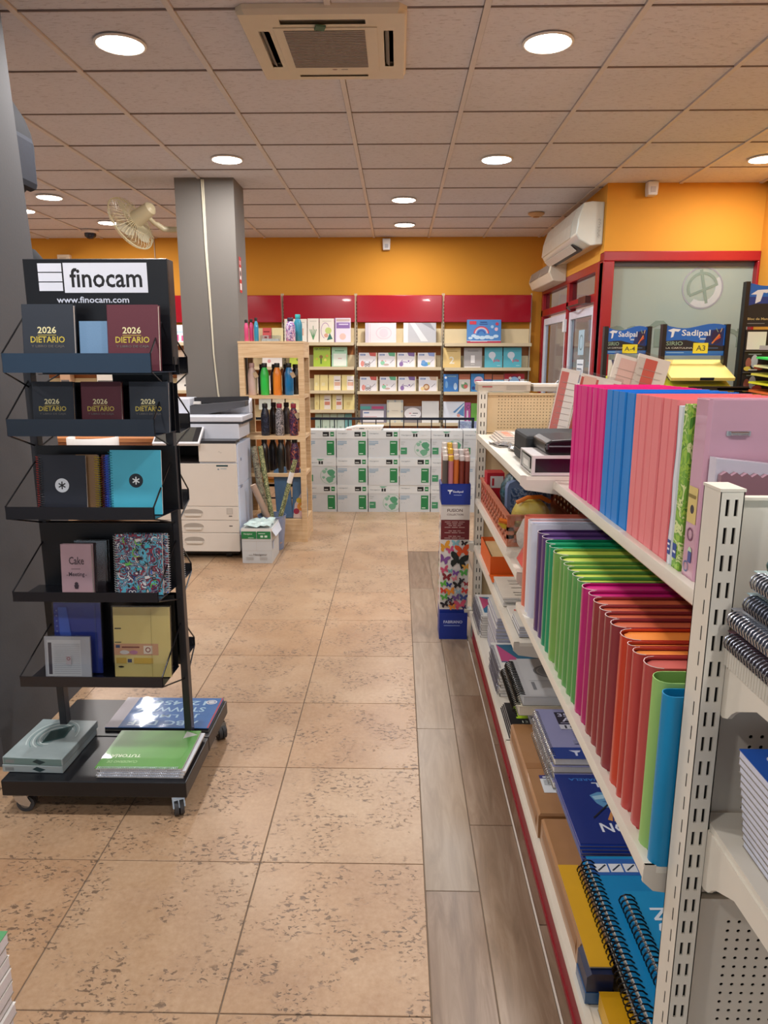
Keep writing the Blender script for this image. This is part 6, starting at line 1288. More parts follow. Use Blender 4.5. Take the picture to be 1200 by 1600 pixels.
wb('grey book with a white 1 on the shelf under the rainbow box', 728, 757, 1.365, .225, '#a9a3a0', lambda P, w_, h: (P.text(w_ * .38, h * .24, w_ * .22, h * .38, '1', '#f0ecea'), P.rect(w_ * .02, 0, w_ * .9, .014, '#e8e4e0'), P.rect(w_ * .2, h * .82, w_ * .6, .01, '#8a8482'), P.rect(w_ * .38, h * .15, w_ * .22, .004, '#e8e4e0')), 'books on the shelf under the rainbow box')
for k, (a, b) in enumerate(((761, 789.5), (791, 820))):
    wb(f'turquoise book with a white bubble shape and red lettering, {["one beside the grey book", "one by the entrance"][k]}', a, b, 1.365, .228, '#5ab4c4', lambda P, w_, h: (P.disc(w_ * .42, h * .62, w_ * .2, '#d8dce4', ry=h * .17), P.poly([(w_ * .3, h * .5), (w_ * .55, h * .5), (w_ * .5, h * .3)], '#c8d8e0'), P.text(w_ * .5, h * .26, w_ * .36, h * .18, 'pla', '#c8506a'), P.rect(w_ * .7, h * .1, w_ * .2, .005, '#cfe8ec')), 'pair of turquoise books')
for k, (a, b) in enumerate(((487, 496), (496.5, 509.5), (510.5, 530.5), (531.5, 552))):
    wb(f'pale yellow book on the third shelf behind the oak unit, {ORD[k+1]} from the oak unit', a, b, 1.108, .178, '#e8d690', (lambda P, w_, h: (P.rect(w_ * .42, .005, w_ * .55, h * .9, '#eae2dc'), P.rect(w_ * .5, h * .62, w_ * .4, .010, '#7a6a68'), P.rect(w_ * .48, h * .3, w_ * .45, h * .24, '#e4b49a'))) if k > 1 else (lambda P, w_, h: P.rect(w_ * .2, h * .3, w_ * .4, h * .2, '#ece0b0')), 'pale yellow books on the third shelf')
for k, (a, b) in enumerate(((487, 495), (495.5, 514.5), (515.5, 533), (534, 552))):
    wb(f'pale yellow book on the fourth shelf behind the oak unit, {ORD[k+1]} from the oak unit', a, b, .888, .178, '#e6d48e', (lambda P, w_, h: (P.rect(w_ * .38, .005, w_ * .55, h * .9, '#e8dfd6'), P.rect(w_ * .42, h * .62, w_ * .4, .010, '#7a5a54'), P.rect(w_ * .42, h * .3, w_ * .45, h * .22, '#d0846a'))) if k in (1, 2) else (lambda P, w_, h: P.rect(w_ * .3, h * .3, w_ * .3, h * .2, '#d8c07a')), 'pale yellow books on the fourth shelf')
for k in range(5):
    wb(f'pale mint book behind the railing bars, {ORD[k+1]} from the oak unit', 487 + 12.2 * k, 498.5 + 12.2 * k, .55, .29, ['#bfd8c4', '#c8dcc8', '#cadfd0', '#c4dcd0', '#7ab8b8'][k], lambda P, w_, h: P.rect(w_ * .3, h * .4, w_ * .3, h * .1, '#9ab8a4'), 'mint books behind the railing')
def pr_blue(P, w_, h): P.disc(w_ * .15, h * .8, .014, '#dce4f0'); P.rect(w_ * .25, h * .84, w_ * .6, .012, '#8ab8d0'); P.disc(w_ * .2, h * .4, .016, '#6a9ac8', ry=.04); P.disc(w_ * .8, h * .3, .02, '#b0c8e0', ry=.04)
def pr_mult(P, w_, h): P.rect(0, h * .7, w_, h * .3, '#b4603c'); P.disc(w_ * .5, h * .35, w_ * .3, '#6a9a6a'); P.disc(w_ * .6, h * .3, w_ * .18, '#c8605a'); P.disc(w_ * .35, h * .5, w_ * .14, '#e4dcd0')
def pr_pink(P, w_, h): P.disc(w_ * .6, h * .6, w_ * .36, '#e4c0d4', ry=h * .25); P.rect(w_ * .3, h * .55, w_ * .5, .02, '#c84a7a'); P.disc(w_ * .2, h * .2, .02, '#1c3a7a')
def pr_red(P, w_, h): P.rect(0, h * .7, w_, h * .3, '#b01c28'); P.disc(w_ * .5, h * .55, w_ * .28, '#9ac0e4', ry=h * .28); P.ring(w_ * .5, h * .55, w_ * .3, .012, '#7a2a5a', 20, 0, pi); P.disc(w_ * .3, h * .75, .016, '#e4dcd8'); P.disc(w_ * .75, h * .78, .016, '#e0d4d0')
for a, b, h, c, fn, l in ((696, 720, .20, '#2470b8', pr_blue, 'deep blue activity book with a white figure on the shelf above the pegboard unit'), (721, 739, .20, '#d4ccc4', pr_mult, 'activity book with a brown top and green blot on the shelf above the pegboard unit'), (740, 761, .205, '#2a80c0', pr_pink, 'blue activity book with a pink cloud on the shelf above the pegboard unit'), (761.5, 774, .20, '#3a68a8', pr_mult, 'narrow blue and red activity book on the shelf above the pegboard unit'), (775, 793, .195, '#7ab4d4', pr_mult, 'pale blue activity book with a red blot on the shelf above the pegboard unit'), (793.5, 826, .205, '#dcd8dc', pr_red, 'white book with a red top and blue arch above the pegboard unit')):
    wb(l, a, b, 1.095, h, c, fn, 'activity books on the shelf above the pegboard unit')
wb('file pack with coloured tabs and a white label, fourth shelf of the middle bay', 561, 604, .738, .215, '#7a7484', lambda P, w_, h: (P.rect(0, h * .72, w_ * .4, h * .16, '#4a9a94'), P.rect(w_ * .45, h * .74, w_ * .45, h * .14, '#b03a6a'), P.rect(w_ * .1, .01, w_ * .8, h * .60, '#e4e0e4'), P.rect(w_ * .14, h * .5, w_ * .2, .014, '#6a84b4'), P.rect(w_ * .14, h * .3, w_ * .5, .01, '#d8b4b8')), 'items on the fourth shelf')
wb('cream card with ornate grey border, fourth shelf of the middle bay', 604.5, 631.5, .738, .262, '#d0ccb8', lambda P, w_, h: (P.rect(w_ * .12, h * .1, w_ * .76, h * .8, '#e4dcc8'), *[P.disc(u * w_, v * h, .013, '#a8b0b4', 8) for u, v in ((.08, .08), (.5, .05), (.92, .08), (.08, .5), (.92, .5), (.08, .93), (.5, .95), (.92, .93))], P.rect(w_ * .3, h * .52, w_ * .4, .006, '#c8bca8')), 'items on the fourth shelf', name='ornate_card', cat='card')
wb('white oval tag card with red handwriting, fourth shelf of the middle bay', 632.5, 661, .738, .19, '#8c8484', lambda P, w_, h: (P.disc(w_ * .5, h * .55, w_ * .48, '#e8e4e4', 28, ry=h * .36), P.rect(w_ * .3, h * .55, w_ * .12, .008, '#c8485a'), P.rect(w_ * .5, h * .55, w_ * .3, .008, '#3a3440'), P.rect(w_ * .4, h * .42, w_ * .3, .006, '#7a7480')), 'items on the fourth shelf', name='oval_card', cat='card')
wb('plain white box lid, fourth shelf of the middle bay', 661.5, 689.5, .738, .25, '#dfdcd8', None, 'items on the fourth shelf', name='white_box', cat='box')
wb('white and blue laminating pack, fourth shelf near the pegboard unit', 696.5, 731, .738, .245, '#dfe2ea', lambda P, w_, h: (P.poly([(w_ * .45, h * .5), (w_ * .98, h * .95), (w_ * .98, h * .3)], '#5a8cc0'), P.poly([(w_ * .4, h * .3), (w_ * .98, h * .9), (w_ * .98, h * .82), (w_ * .5, h * .25)], '#dfe6f0'), P.disc(w_ * .72, h * .35, .02, '#d8988a')), 'items on the fourth shelf', name='laminating_pack', cat='pack')
wb('magenta pack with a dark round mark, fourth shelf near the pegboard unit', 731.5, 741, .738, .235, '#b04a8c', lambda P, w_, h: (P.ring(w_ * .6, h * .78, .022, .005, '#3a3a54', 14), P.rect(w_ * .3, h * .1, w_ * .3, h * .5, '#e0d0dc')), 'items on the fourth shelf', name='laminating_pack', cat='pack')
wb('green pack partly hidden by the pegboard unit', 741.5, 756, .738, .225, '#6aa83c', None, 'items on the fourth shelf', name='laminating_pack', cat='pack')
# pieces between stand and pillar, and between pillar and oak unit
wb('red and white school book between the pillar and the oak unit', 406, 420, R1, .165, '#d4585a', lambda P, w_, h: (P.rect(0, .0, w_ * .7, h * .5, '#e8c8c0'), P.rect(w_ * .1, h * .7, w_ * .7, .014, '#8a2028'), P.rect(w_ * .2, h * .3, w_ * .3, .02, '#a03a3a')), 'books between pillar and oak unit')
wb('pale yellow school book between the pillar and the oak unit', 421, 439, R1, .165, '#e8dcaa', None, 'books between pillar and oak unit')
wb('white school book seen through the oak unit on the second shelf', 404, 436, 1.375, .16, '#ece6e0', lambda P, w_, h: P.disc(w_ * .35, h * .4, .02, '#d89a9a'), 'books seen through the oak unit')
for k in range(5): wb(f'pale book seen through the oak unit on the {["third", "third", "fourth", "fourth", "fourth"][k]} shelf, {["pillar side", "railing side", "pillar side", "middle", "railing side"][k]} one', [395, 425, 396, 418, 440][k], [423, 447, 416, 438, 462][k], [1.108, 1.108, .888, .888, .888][k], .17, ['#e4dcd4', '#e8dcb0', '#d8e0d8', '#e8dcc0', '#ecd8a8'][k], lambda P, w_, h: P.disc(w_ * .5, h * .4, .018, '#b4c0a8'), 'books seen through the oak unit')
wb('white and pink poster pack between the stand and the pillar', 262, 292, R1, .20, '#e4e0ec', lambda P, w_, h: (P.rect(w_ * .1, .02, w_ * .2, h * .35, '#d84a8c'), P.rect(w_ * .45, .02, w_ * .3, h * .3, '#d84a8c'), P.ring(w_ * .7, h * .85, .02, .006, '#8a8a94', 12), P.rect(w_ * .2, h * .55, w_ * .6, .02, '#b8d4e4')), 'packs left of the pillar', name='poster_pack', cat='pack')
wb('beige book with a dark round mark between the stand and the pillar', 264, 290, 1.375, .19, '#d4bca4', lambda P, w_, h: (P.disc(w_ * .5, h * .4, .022, '#5a4a48'), P.disc(w_ * .7, h * .7, .015, '#a89080')), 'packs left of the pillar')
wb('white book with a small dark dot between the stand and the pillar', 264, 290, 1.108, .19, '#e4e0d8', lambda P, w_, h: P.disc(w_ * .5, h * .3, .012, '#4a4444'), 'packs left of the pillar')

# ================================================================ LEFT BACKGROUND: counter and things on it
t = thing('service_counter', 'brown wooden service counter far behind the black stand', 'counter', (-2.9, 6.9, 0))
mb = MB(); mb.box(-.65, .75, -.25, .25, 0, .70); obj('counter_body', mb, BROWN, t)
mb = MB(); mb.box(-.68, .78, -.28, .28, .70, .735); obj('worktop', mb, wood_mat('counter_top', '#a8683a', '#c48450', (1, 8, 8)), t)
t = thing('office_chair', 'white curved chair back in front of the brown counter', 'chair', (-2.75, 6.35, 0))
mb = MB(); mb.lathe([(.22, .05), (.24, .08), (.05, .10), (.03, .12), (.03, .42), (.05, .44)], n=16); obj('base', mb, mat('#3a3a3e', .4), t, smooth=50)
mb = MB(); mb.lathe([(.20, .44), (.22, .46), (.22, .49), (.20, .51)], n=20); obj('seat', mb, WHITE, t, smooth=50)
mb = MB(); pts = [(.22 * cos(a), .22 * sin(a)) for a in [radians(160 + 22 * k) for k in range(11)]]; mb.add([(x, y, z) for z in (.49, .78) for x, y in pts], [(k, k + 1, 12 + k, 11 + k) for k in range(10)]); obj('backrest', mb, WHITE, t, smooth=50, solid=.015)
for k, (x, y, z, w_, d, h, c, l) in enumerate(((-2.35, 6.85, .736, .22, .16, .05, '#b8222c', 'red packet lying on the brown counter'), (-2.55, 6.8, .736, .10, .1, .10, '#dcd4d8', 'small white carton on the brown counter'), (-3.30, 6.9, .736, .30, .2, .14, '#c89a74', 'tan carton at the dark column end of the brown counter'))):
    t = thing('carton', l, 'box', (x, y, z)); mb = MB(); mb.box(0, w_, 0, d, 0, h); obj('carton_body', mb, mat(c, .5), t, bevel=.003); mb = MB(); mb.box(w_ * .4, w_ * .6, -.0008, d + .0008, .001, h + .0008); obj('tape_strip', mb, mat('#d8c8b0', .4), t)
for k, (px0, px1, c, h, l) in enumerate(((76, 92, '#c8a080', .2, 'tan box on the third wall shelf far behind the stand'), (136, 172, '#d8d0c4', .19, 'white box on the third wall shelf far behind the stand'), (185, 205, '#b8242c', .17, 'red box on the third wall shelf far behind the stand'), (206, 222, '#4a3a34', .14, 'dark box on the third wall shelf far behind the stand'))):
    if px0 < 260: 
        x0_, x1_ = fx(px0), fx(px1); t = thing('carton', l, 'box', ((x0_), 8.26, 1.1085)) if x0_ > -3.25 else thing('carton', l, 'box', (x0_, 8.26, 1.1085))
        mb = MB(); mb.box(0, x1_ - x0_, 0, .12, 0, h); obj('carton_body', mb, mat(c, .5), t, bevel=.002); mb = MB(); mb.box(.01, x1_ - x0_ - .01, -.0008, 0, h * .5, h * .6); obj('printed_line', mb, mat('#6a6460', .5), t)
bay('back wall shelving bay directly behind the black stand', -4.318, -3.324, (1.375, 1.108, .80))

# ================================================================ CEILING FITTINGS
def downlight(i, x, y, label, col, halo=1.0, r=.098):
    t = thing('downlight', label, 'light', (x, y, HC), group='round ceiling downlights')
    mb = MB(); mb.lathe([(r + .012, 0), (r + .012, -.004), (r + .004, -.008), (r, -.006)], n=36); obj('trim_ring', mb, mat('#e8e4e0', .4), t, smooth=50)
    mb = MB(); mb.lathe([(r, -.0065), (r * .5, -.0085), (.001, -.009)], n=36)
    em = mat(col, .5, noise=0, emit=14.0); obj('diffuser', mb, em, t, smooth=50)
    ld = bpy.data.lights.new('downlight_lamp', 'AREA'); ld.shape = 'DISK'; ld.size = r * 1.9; ld.energy = LAMP_W * halo; ld.color = lin(col)[:3] if col == '#d8f0ff' else WARM
    lo = bpy.data.objects.new('lamp', ld); C.objects.link(lo); lo.parent = t; lo.location = (0, 0, -.012)
W1 = '#fff2e0'
LTS = [(-1.208, 3.41, 'large warm round downlight between the ceiling air unit and the dark column'), (.640, 3.43, 'large warm round downlight between the ceiling air unit and the orange wall'), (-1.175, 5.235, 'round downlight just in front of the grey pillar'), (.668, 5.27, 'cool white round downlight in the middle of the ceiling'), (-2.948, 6.364, 'round downlight with a yellowish glow, second one from the dark column'), (.044, 6.521, 'round downlight over the aisle, nearer of the two small ones in line'), (.060, 7.684, 'round downlight over the aisle, beside the orange back wall'), (-2.906, 7.52, 'round downlight beside the wall fan'), (-3.457, 6.912, 'round downlight partly hidden by the dark column'), (2.493, 5.29, 'round downlight above the shop window side wall')]
for i, (x, y, l) in enumerate(LTS): downlight(i, x, y, l, '#d8f0ff' if i == 3 else W1)
for i, (x, y) in enumerate(((-1.2, 1.6), (.65, 1.6), (2.45, 3.4), (2.45, 1.6), (-1.2, -.3), (.65, -.3), (-3.0, 3.4), (-3.0, 1.6))):
    downlight(20 + i, x, y, f'round downlight outside the picture, {["in front of the black stand", "above the near aisle", "over the rear side of the shelving", "over the front of the rear aisle", "behind the viewer, dark column side", "behind the viewer, shelving side", "beyond the dark column", "past the dark column"][i]}', W1)
# cassette air unit
t = thing('ceiling_air_unit', 'square cream cassette air conditioner set in the ceiling', 'air conditioner', (-.305, 3.42, 2.80))
AC = mat('#d8ccb6', .4, noise=.03); x0, x1, y0, y1 = -.335, .335, -.345, .33
mb = MB(); e = .03
outer = [(x0 + e, y0), (x1 - e, y0), (x1, y0 + e), (x1, y1 - e), (x1 - e, y1), (x0 + e, y1), (x0, y1 - e), (x0, y0 + e)]
mb.prism(outer, -.012, .005, 'z')
sc2 = [(a * .97, b * .97) for a, b in outer]
mb.add([(a, b, -.012) for a, b in outer] + [(a, b, -.030) for a, b in sc2], [(k, (k + 1) % 8, 8 + (k + 1) % 8, 8 + k) for k in range(8)])
# bottom plate with four air slots as real openings
ix0, ix1, iy0, iy1 = -.325, .325, -.335, .32
def plate_rects(rects, holes, z):
    xs = sorted({q for h in holes for q in h[:2]} | {ix0, ix1}); ys = sorted({q for h in holes for q in h[2:]} | {iy0, iy1})
    for a, b in zip(xs, xs[1:]):
        for c, d in zip(ys, ys[1:]):
            cx_, cy_ = (a + b) / 2, (c + d) / 2
            if any(h[0] < cx_ < h[1] and h[2] < cy_ < h[3] for h in holes): continue
            mb.add([(a, c, z), (b, c, z), (b, d, z), (a, d, z)], [(3, 2, 1, 0)])
holes = [(-.17, .17, -.290, -.250), (-.16, .16, .262, .285), (-.270, -.225, -.19, .17), (.240, .280, -.19, .17)]
plate_rects(None, holes, -.030)
obj('housing', mb, AC, t)
mb = MB()
for h in holes: mb.box(h[0], h[1], h[2], h[3], -.012, -.010)
obj('slot_depth', mb, mat('#1c1816', .8), t)
for k, h in enumerate(holes):
    mb = MB(); horiz = h[1] - h[0] > h[3] - h[2]
    if horiz: mb.add([(h[0] + .005, h[2] + .004, -.029), (h[1] - .005, h[2] + .004, -.029), (h[1] - .005, h[3] - .012, -.018), (h[0] + .005, h[3] - .012, -.018)], [(0, 1, 2, 3)])
    else: mb.add([(h[0] + .006, h[2] + .005, -.018), (h[0] + .022, h[2] + .005, -.029), (h[0] + .022, h[3] - .005, -.029), (h[0] + .006, h[3] - .005, -.018)], [(0, 1, 2, 3)])
    obj('louvre', mb, mat('#8a8278', .5), t, solid=.002)
mb = MB(); mb.box(-.205, .215, -.225, .215, -.034, -.0305); g = obj('grille_frame', mb, AC, t, bevel=.003)
mb = MB(); mb.box(-.165, .165, -.205, .165, -.0348, -.0342); obj('grille_depth', mb, mat('#4a4440', .8), g)
for k in range(24):
    mb = MB(); mb.box(-.165, .165, 0, .008, -.0375, -.0348); o = obj('grille_slat', mb, mat('#9c9188', .5), g, (0, -.203 + .0155 * k, 0))
P = Print(.0005); P.disc(0, 0, .012, '#8a6a5c', ry=.006); P.rect(.03, -.004, .03, .007, '#7a706a'); o = P.put('emblem', t, Matrix.Translation((.01, .19, -.0342)) @ Matrix.Rotation(pi, 4, 'X'))
mb = MB(); mb.M = Matrix.Translation((-.01, -.25, -.036)) @ Matrix.Rotation(.3, 4, 'Z'); mb.box(-.02, .02, -.012, .03, -.006, .0); obj('rag', mb, mat('#4a6a54', .7), t)
# sensors, detectors
t = thing('motion_sensor', 'white motion sensor at the ceiling edge above the shop window', 'sensor', (1.955, 5.93, 2.70))
mb = MB(); mb.prism([(-.035, .0), (.035, .0), (.04, .05), (.04, .10), (-.04, .10), (-.04, .05)], -.035, .045, 'y'); mb.cyl((0, .02, .09), (0, .03, .10), .02, 10); obj('sensor_body', mb, mat('#e0dedc', .35), t, bevel=.006)
mb = MB(); mb.box(-.018, .018, -.039, -.035, .02, .06); obj('sensor_window', mb, mat('#c8c6c8', .2), t)
t = thing('motion_sensor', 'small white sensor high on the back wall above the shelving', 'sensor', (-.135, 8.44, 2.66))
mb = MB(); mb.prism([(-.04, 0), (.04, .0), (.045, .12), (-.045, .12)], -.04, .03, 'y'); obj('sensor_body', mb, mat('#d8d4d0', .35), t, bevel=.006); mb = MB(); mb.box(-.02, .02, -.044, -.04, .02, .06); obj('sensor_window', mb, mat('#b4b4b8', .2), t)
t = thing('smoke_detector', 'yellowed round smoke detector on the ceiling near the wall air unit', 'detector', (1.289, 7.12, 2.80))
mb = MB(); mb.lathe([(.075, 0), (.075, -.012), (.05, -.03), (.02, -.034)], n=24); obj('detector_body', mb, mat('#c89a6a', .5), t, smooth=40); mb = MB(); mb.lathe([(.03, -.033), (.03, -.038), (.01, -.04)], n=12); obj('detector_cap', mb, mat('#b07a48', .5), t, smooth=40)
t = thing('security_camera', 'dark dome camera on the ceiling above the small cream box', 'camera', (-3.28, 7.95, 2.80))
mb = MB(); mb.lathe([(.09, 0), (.09, -.02), (.07, -.03)], n=20); obj('camera_base', mb, mat('#d8c8bc', .5), t, smooth=40); mb = MB(); mb.lathe([(.06, -.028), (.058, -.06), (.03, -.085), (.005, -.09)], n=18); obj('camera_dome', mb, mat('#141218', .15), t, smooth=60)
t = thing('alarm_box', 'small cream box with a slot, high on the orange back wall', 'box', (-3.80, 8.44, 2.52))
mb = MB(); mb.box(-.07, .07, -.03, .03, 0, .10); obj('box_body', mb, mat('#d8c4a8', .5), t, bevel=.004); mb = MB(); mb.box(-.045, .03, -.032, -.03, .035, .07); obj('box_panel', mb, mat('#c0aa90', .5), t)
t = thing('wall_cable', 'thin white cable running down the back wall beside the fan', 'cable', (-2.77, 8.462, 2.2)); mb = MB(); mb.tube([(0, 0, .0), (0, 0, .6)], .006, 6); obj('cable', mb, mat('#c8b8a0', .5), t)
# wall air units
t = thing('wall_air_unit', 'large cream split air conditioner high on the wall beside the window corner', 'air conditioner', (1.63, 6.03, 2.35))
pr = [(0, .01), (0, .33), (-.10, .335), (-.165, .325), (-.205, .20), (-.215, .09), (-.19, .05), (-.10, .0)]
mb = MB(); mb.prism(pr, 0, 1.38, 'y'); obj('casing', mb, mat('#d6d4c6', .25, noise=.03, coat=.3), t, smooth=30, bevel=.008)
mb = MB(); mb.prism([(-.168, .322), (-.209, .20), (-.219, .092), (-.217, .088), (-.205, .2), (-.163, .32)], .20, 1.375, 'y'); obj('front_panel', mb, mat('#d0cabc', .25, coat=.3), t)
mb = MB(); mb.prism([(-.192, .045), (-.105, -.003), (-.11, -.010), (-.197, .038)], .22, 1.30, 'y'); obj('air_flap', mb, mat('#3a3434', .4), t)
mb = MB(); mb.add([(-.201, .24, .040), (-.15, .24, -.004), (-.15, 1.3, -.004), (-.201, 1.3, .040)], [(0, 1, 2, 3)]); obj('flap_blade', mb, mat('#d8d0c0', .3), t, solid=.006)
P = Print(.0015)
for k in range(6): P.ring(-.05 - .002 * (k % 2), .07 + .024 * k, .010, .003, '#9a9488', 8, k, k + 4.5)
P.put('brand_emblem', t, Mfront(.012, -.0082, 0))
P = Print(.001); P.ring(0, 0, .035, .003, '#9c9484', 18, ry=.012); P.put('emblem', t, Mleft(-.2175, .95, .13))
t = thing('air_curtain', 'long cream air unit below and beyond the first one over the entrance', 'air conditioner', (1.63, 7.25, 2.20))
mb = MB(); mb.prism([(0, 0), (0, .19), (-.09, .20), (-.15, .17), (-.17, .09), (-.13, .01), (-.06, 0)], 0, 1.10, 'y'); obj('casing', mb, mat('#dcd2be', .35, noise=.03), t, smooth=30, bevel=.008)
mb = MB(); mb.prism([(-.150, .172), (-.172, .09), (-.175, .09), (-.153, .174)], .06, .52, 'y'); mb.prism([(-.150, .172), (-.172, .09), (-.175, .09), (-.153, .174)], .56, 1.04, 'y'); obj('intake_grille', mb, mat('#8a8078', .5), t)

# fan on the pillar
t = thing('wall_fan', 'off white wall fan tilted beside the grey pillar', 'fan', (-1.72, 5.90, 2.46))
IV = mat('#cdc2a0', .35, noise=.03)
mb = MB(); mb.box(-.0, .02, -.05, .05, -.08, .08); mb.tube([(.01, 0, 0), (-.06, 0, .0), (-.12, -.03, .0), (-.16, -.06, .03)], .022, 8); obj('wall_bracket', mb, IV, t, smooth=50)
FM = Matrix.Translation((-.30, -.12, .055)) @ Matrix.Rotation(radians(-28), 4, 'Y') @ Matrix.Rotation(radians(-18), 4, 'Z')   # fan axis = local -X (towards the left)
mb = MB(); mb.tube([(-.155, -.06, .03), (-.17, -.075, .03), FM @ Vector((.10, 0, -.03))], .018, 8); obj('tilt_arm', mb, IV, t, smooth=50)
mb = MB(); mb.M = FM; mb.cyl((.0, 0, 0), (.16, 0, 0), .062, 18, r2=.05); mb.cyl((.16, 0, 0), (.18, 0, 0), .05, 18, r2=.03); obj('motor_housing', mb, IV, t, smooth=40)
cage = MB(); cage.M = FM; R_ = .21
for k in range(40):
    a = 2 * pi * k / 40; c_, s_ = cos(a), sin(a)
    cage.tube([(-.125, c_ * .035, s_ * .035), (-.115, c_ * .12, s_ * .12), (-.08, c_ * R_ * .95, s_ * R_ * .95), (-.06, c_ * R_, s_ * R_), (-.03, c_ * R_ * .96, s_ * R_ * .96), (0, c_ * .10, s_ * .10), (.005, c_ * .05, s_ * .05)], .0021, 3)
for r, x, th in ((R_, -.06, .006), (R_ * .95, -.08, .002), (.12, -.115, .002), (.12, .0, .002), (.035, -.125, .003)):
    cage.tube([(x, r * cos(2 * pi * k / 36), r * sin(2 * pi * k / 36)) for k in range(36)], th, 5, closed=True)
obj('cage', cage, mat('#d2c8a4', .35, noise=0), t, smooth=50)
mb = MB(); mb.M = FM; mb.cyl((-.13, 0, 0), (-.122, 0, 0), .036, 18); obj('cage_cap', mb, IV, t, smooth=40)
for k in range(3):
    mb = MB(); mb.M = FM @ Matrix.Rotation(2 * pi * k / 3, 4, 'X')
    mb.add([(-.045, -.025, .03), (-.075, .03, .03), (-.085, .085, .11), (-.075, .075, .175), (-.045, -.01, .185), (-.035, -.06, .12)], [(0, 1, 2, 3, 4, 5)]); obj('blade', mb, mat('#c8c0a8', .3), t, solid=.003)
mb = MB(); mb.M = FM; mb.cyl((-.09, 0, 0), (0, 0, 0), .03, 14); obj('hub', mb, IV, t, smooth=40)

# ================================================================ CARD RACKS IN FRONT OF THE SHOP WINDOW
def card_rack(label, x0, x1, y, ztop, hh, cards, name='card_rack', posts_h=None):
    t = thing(name, label, 'rack', ((x0 + x1) / 2, y, 0)); w_ = x1 - x0
    for x in (-w_ / 2 - .028, w_ / 2): mb = MB(); mb.box(x, x + .028, -.02, .03, 0, ztop); obj('post', mb, BLACK, t)
    mb = MB(); mb.box(-w_ / 2 - .028, w_ / 2 + .028, -.25, .10, 0, .02); obj('base', mb, BLACK, t)
    n = 10; P = [( -w_ / 2 + w_ * k / n, ztop - .012 - .016 * sin(2 * pi * (k / n) - .3)) for k in range(n + 1)]
    mb = MB(); mb.prism([(-w_ / 2, ztop - hh), (w_ / 2, ztop - hh)] + P[::-1], -.004, .002, 'y'); hd = obj('header', mb, mat('#1a68c8', .35, noise=.02), t)
    return t, hd, w_
def sad_header(t, w_, z1, hh, small=False):
    P = Print(.0006); k = hh / .19; zb_ = z1 - hh; lx = -w_ / 2
    P.poly([(lx, zb_ + .02 * k), (lx + w_, zb_ + .02 * k), (lx + w_, zb_ + .055 * k), (lx + w_ * .75, zb_ + .062 * k), (lx + w_ * .55, zb_ + .075 * k), (lx + w_ * .35, zb_ + .09 * k), (lx + w_ * .15, zb_ + .088 * k), (lx, zb_ + .082 * k)], '#1a1a22')
    P.poly([(lx + w_ * .66, zb_ + .07 * k), (lx + w_ * .98, zb_ + .05 * k), (lx + w_ * .98, zb_ + .165 * k), (lx + w_ * .72, zb_ + .15 * k)], '#0c2c6c')
    P.poly([(lx + w_ * .03, zb_ + .150 * k), (lx + w_ * .12, zb_ + .163 * k), (lx + w_ * .25, zb_ + .157 * k), (lx + w_ * .21, zb_ + .142 * k), (lx + w_ * .15, zb_ + .146 * k), (lx + w_ * .13, zb_ + .110 * k), (lx + w_ * .09, zb_ + .104 * k), (lx + w_ * .10, zb_ + .140 * k)], '#e4ecf6')
    P.text(lx + w_ * .27, zb_ + .105 * k, w_ * .48, .050 * k, 'Sadipal', '#e4ecf6'); P.rect(lx + w_ * .58, zb_ + .092 * k, w_ * .1, .010 * k, '#b8d0e8')
    P.disc(lx + w_ * .86, zb_ + .11 * k, w_ * .09, '#2a1c4a', ry=.045 * k); P.poly([(lx + w_ * .78, zb_ + .07 * k), (lx + w_ * .90, zb_ + .13 * k), (lx + w_ * .92, zb_ + .12 * k), (lx + w_ * .80, zb_ + .065 * k)], '#d88a3c'); P.poly([(lx + w_ * .80, zb_ + .075 * k), (lx + w_ * .91, zb_ + .12 * k), (lx + w_ * .93, zb_ + .105 * k)], '#c84a34'); P.line((lx + w_ * .88, zb_ + .14 * k), (lx + w_ * .84, zb_ + .165 * k), .006, '#7a9a8c'); P.line((lx + w_ * .92, zb_ + .14 * k), (lx + w_ * .94, zb_ + .165 * k), .006, '#c8b08c')
    P.text(lx + w_ * .02, zb_ + .055 * k, w_ * .28, .026 * k, 'SIRIO', '#8aa894'); P.text(lx + w_ * .02, zb_ + .034 * k, w_ * .45, .010 * k, 'LA CARTULINA', '#c8ccc8'); P.rect(lx + w_ * .6, zb_ + .036 * k, w_ * .3, .005 * k, '#4a6a94')
    P.rect(lx, zb_, w_, .02 * k, '#2a70c0'); P.rect(lx + w_ * .03, zb_ + .007 * k, w_ * .3, .005 * k, '#8ab8e0')
    P.put('header_marking', t, Mfront(0, -.004, 0))
    return zb_
def card_sheets(t, w_, z, c, tilt=.42, d=.30, lab=True):
    mb = MB(); mb.M = Matrix.Translation((0, -.05, z)) @ Matrix.Rotation(tilt, 4, 'X')
    mb.box(-w_ / 2 + .004, w_ / 2 - .004, -.16, .14, 0, .022); o = obj('card_stack', mb, mat(c, .5, noise=.03), t)
    if lab: mb = MB(); mb.M = Matrix.Translation((0, -.05, z)) @ Matrix.Rotation(tilt, 4, 'X'); mb.box(-.02, .075, -.1615, -.158, .003, .0235); obj('black_label', mb, mat('#1c2230', .4), o)
    mb = MB(); mb.M = Matrix.Translation((0, -.05, z)) @ Matrix.Rotation(tilt, 4, 'X'); mb.box(-w_ / 2, w_ / 2, -.14, .06, -.006, -.001); obj('wire_tray', mb, BLACK, t)
rows = []
t, hd, w_ = card_rack('narrow black card rack with a blue header and a yellow note reading A-4', 1.480, 1.755, 5.2, 1.690, .19, None)
sad_header(t, w_, 1.690, .185)
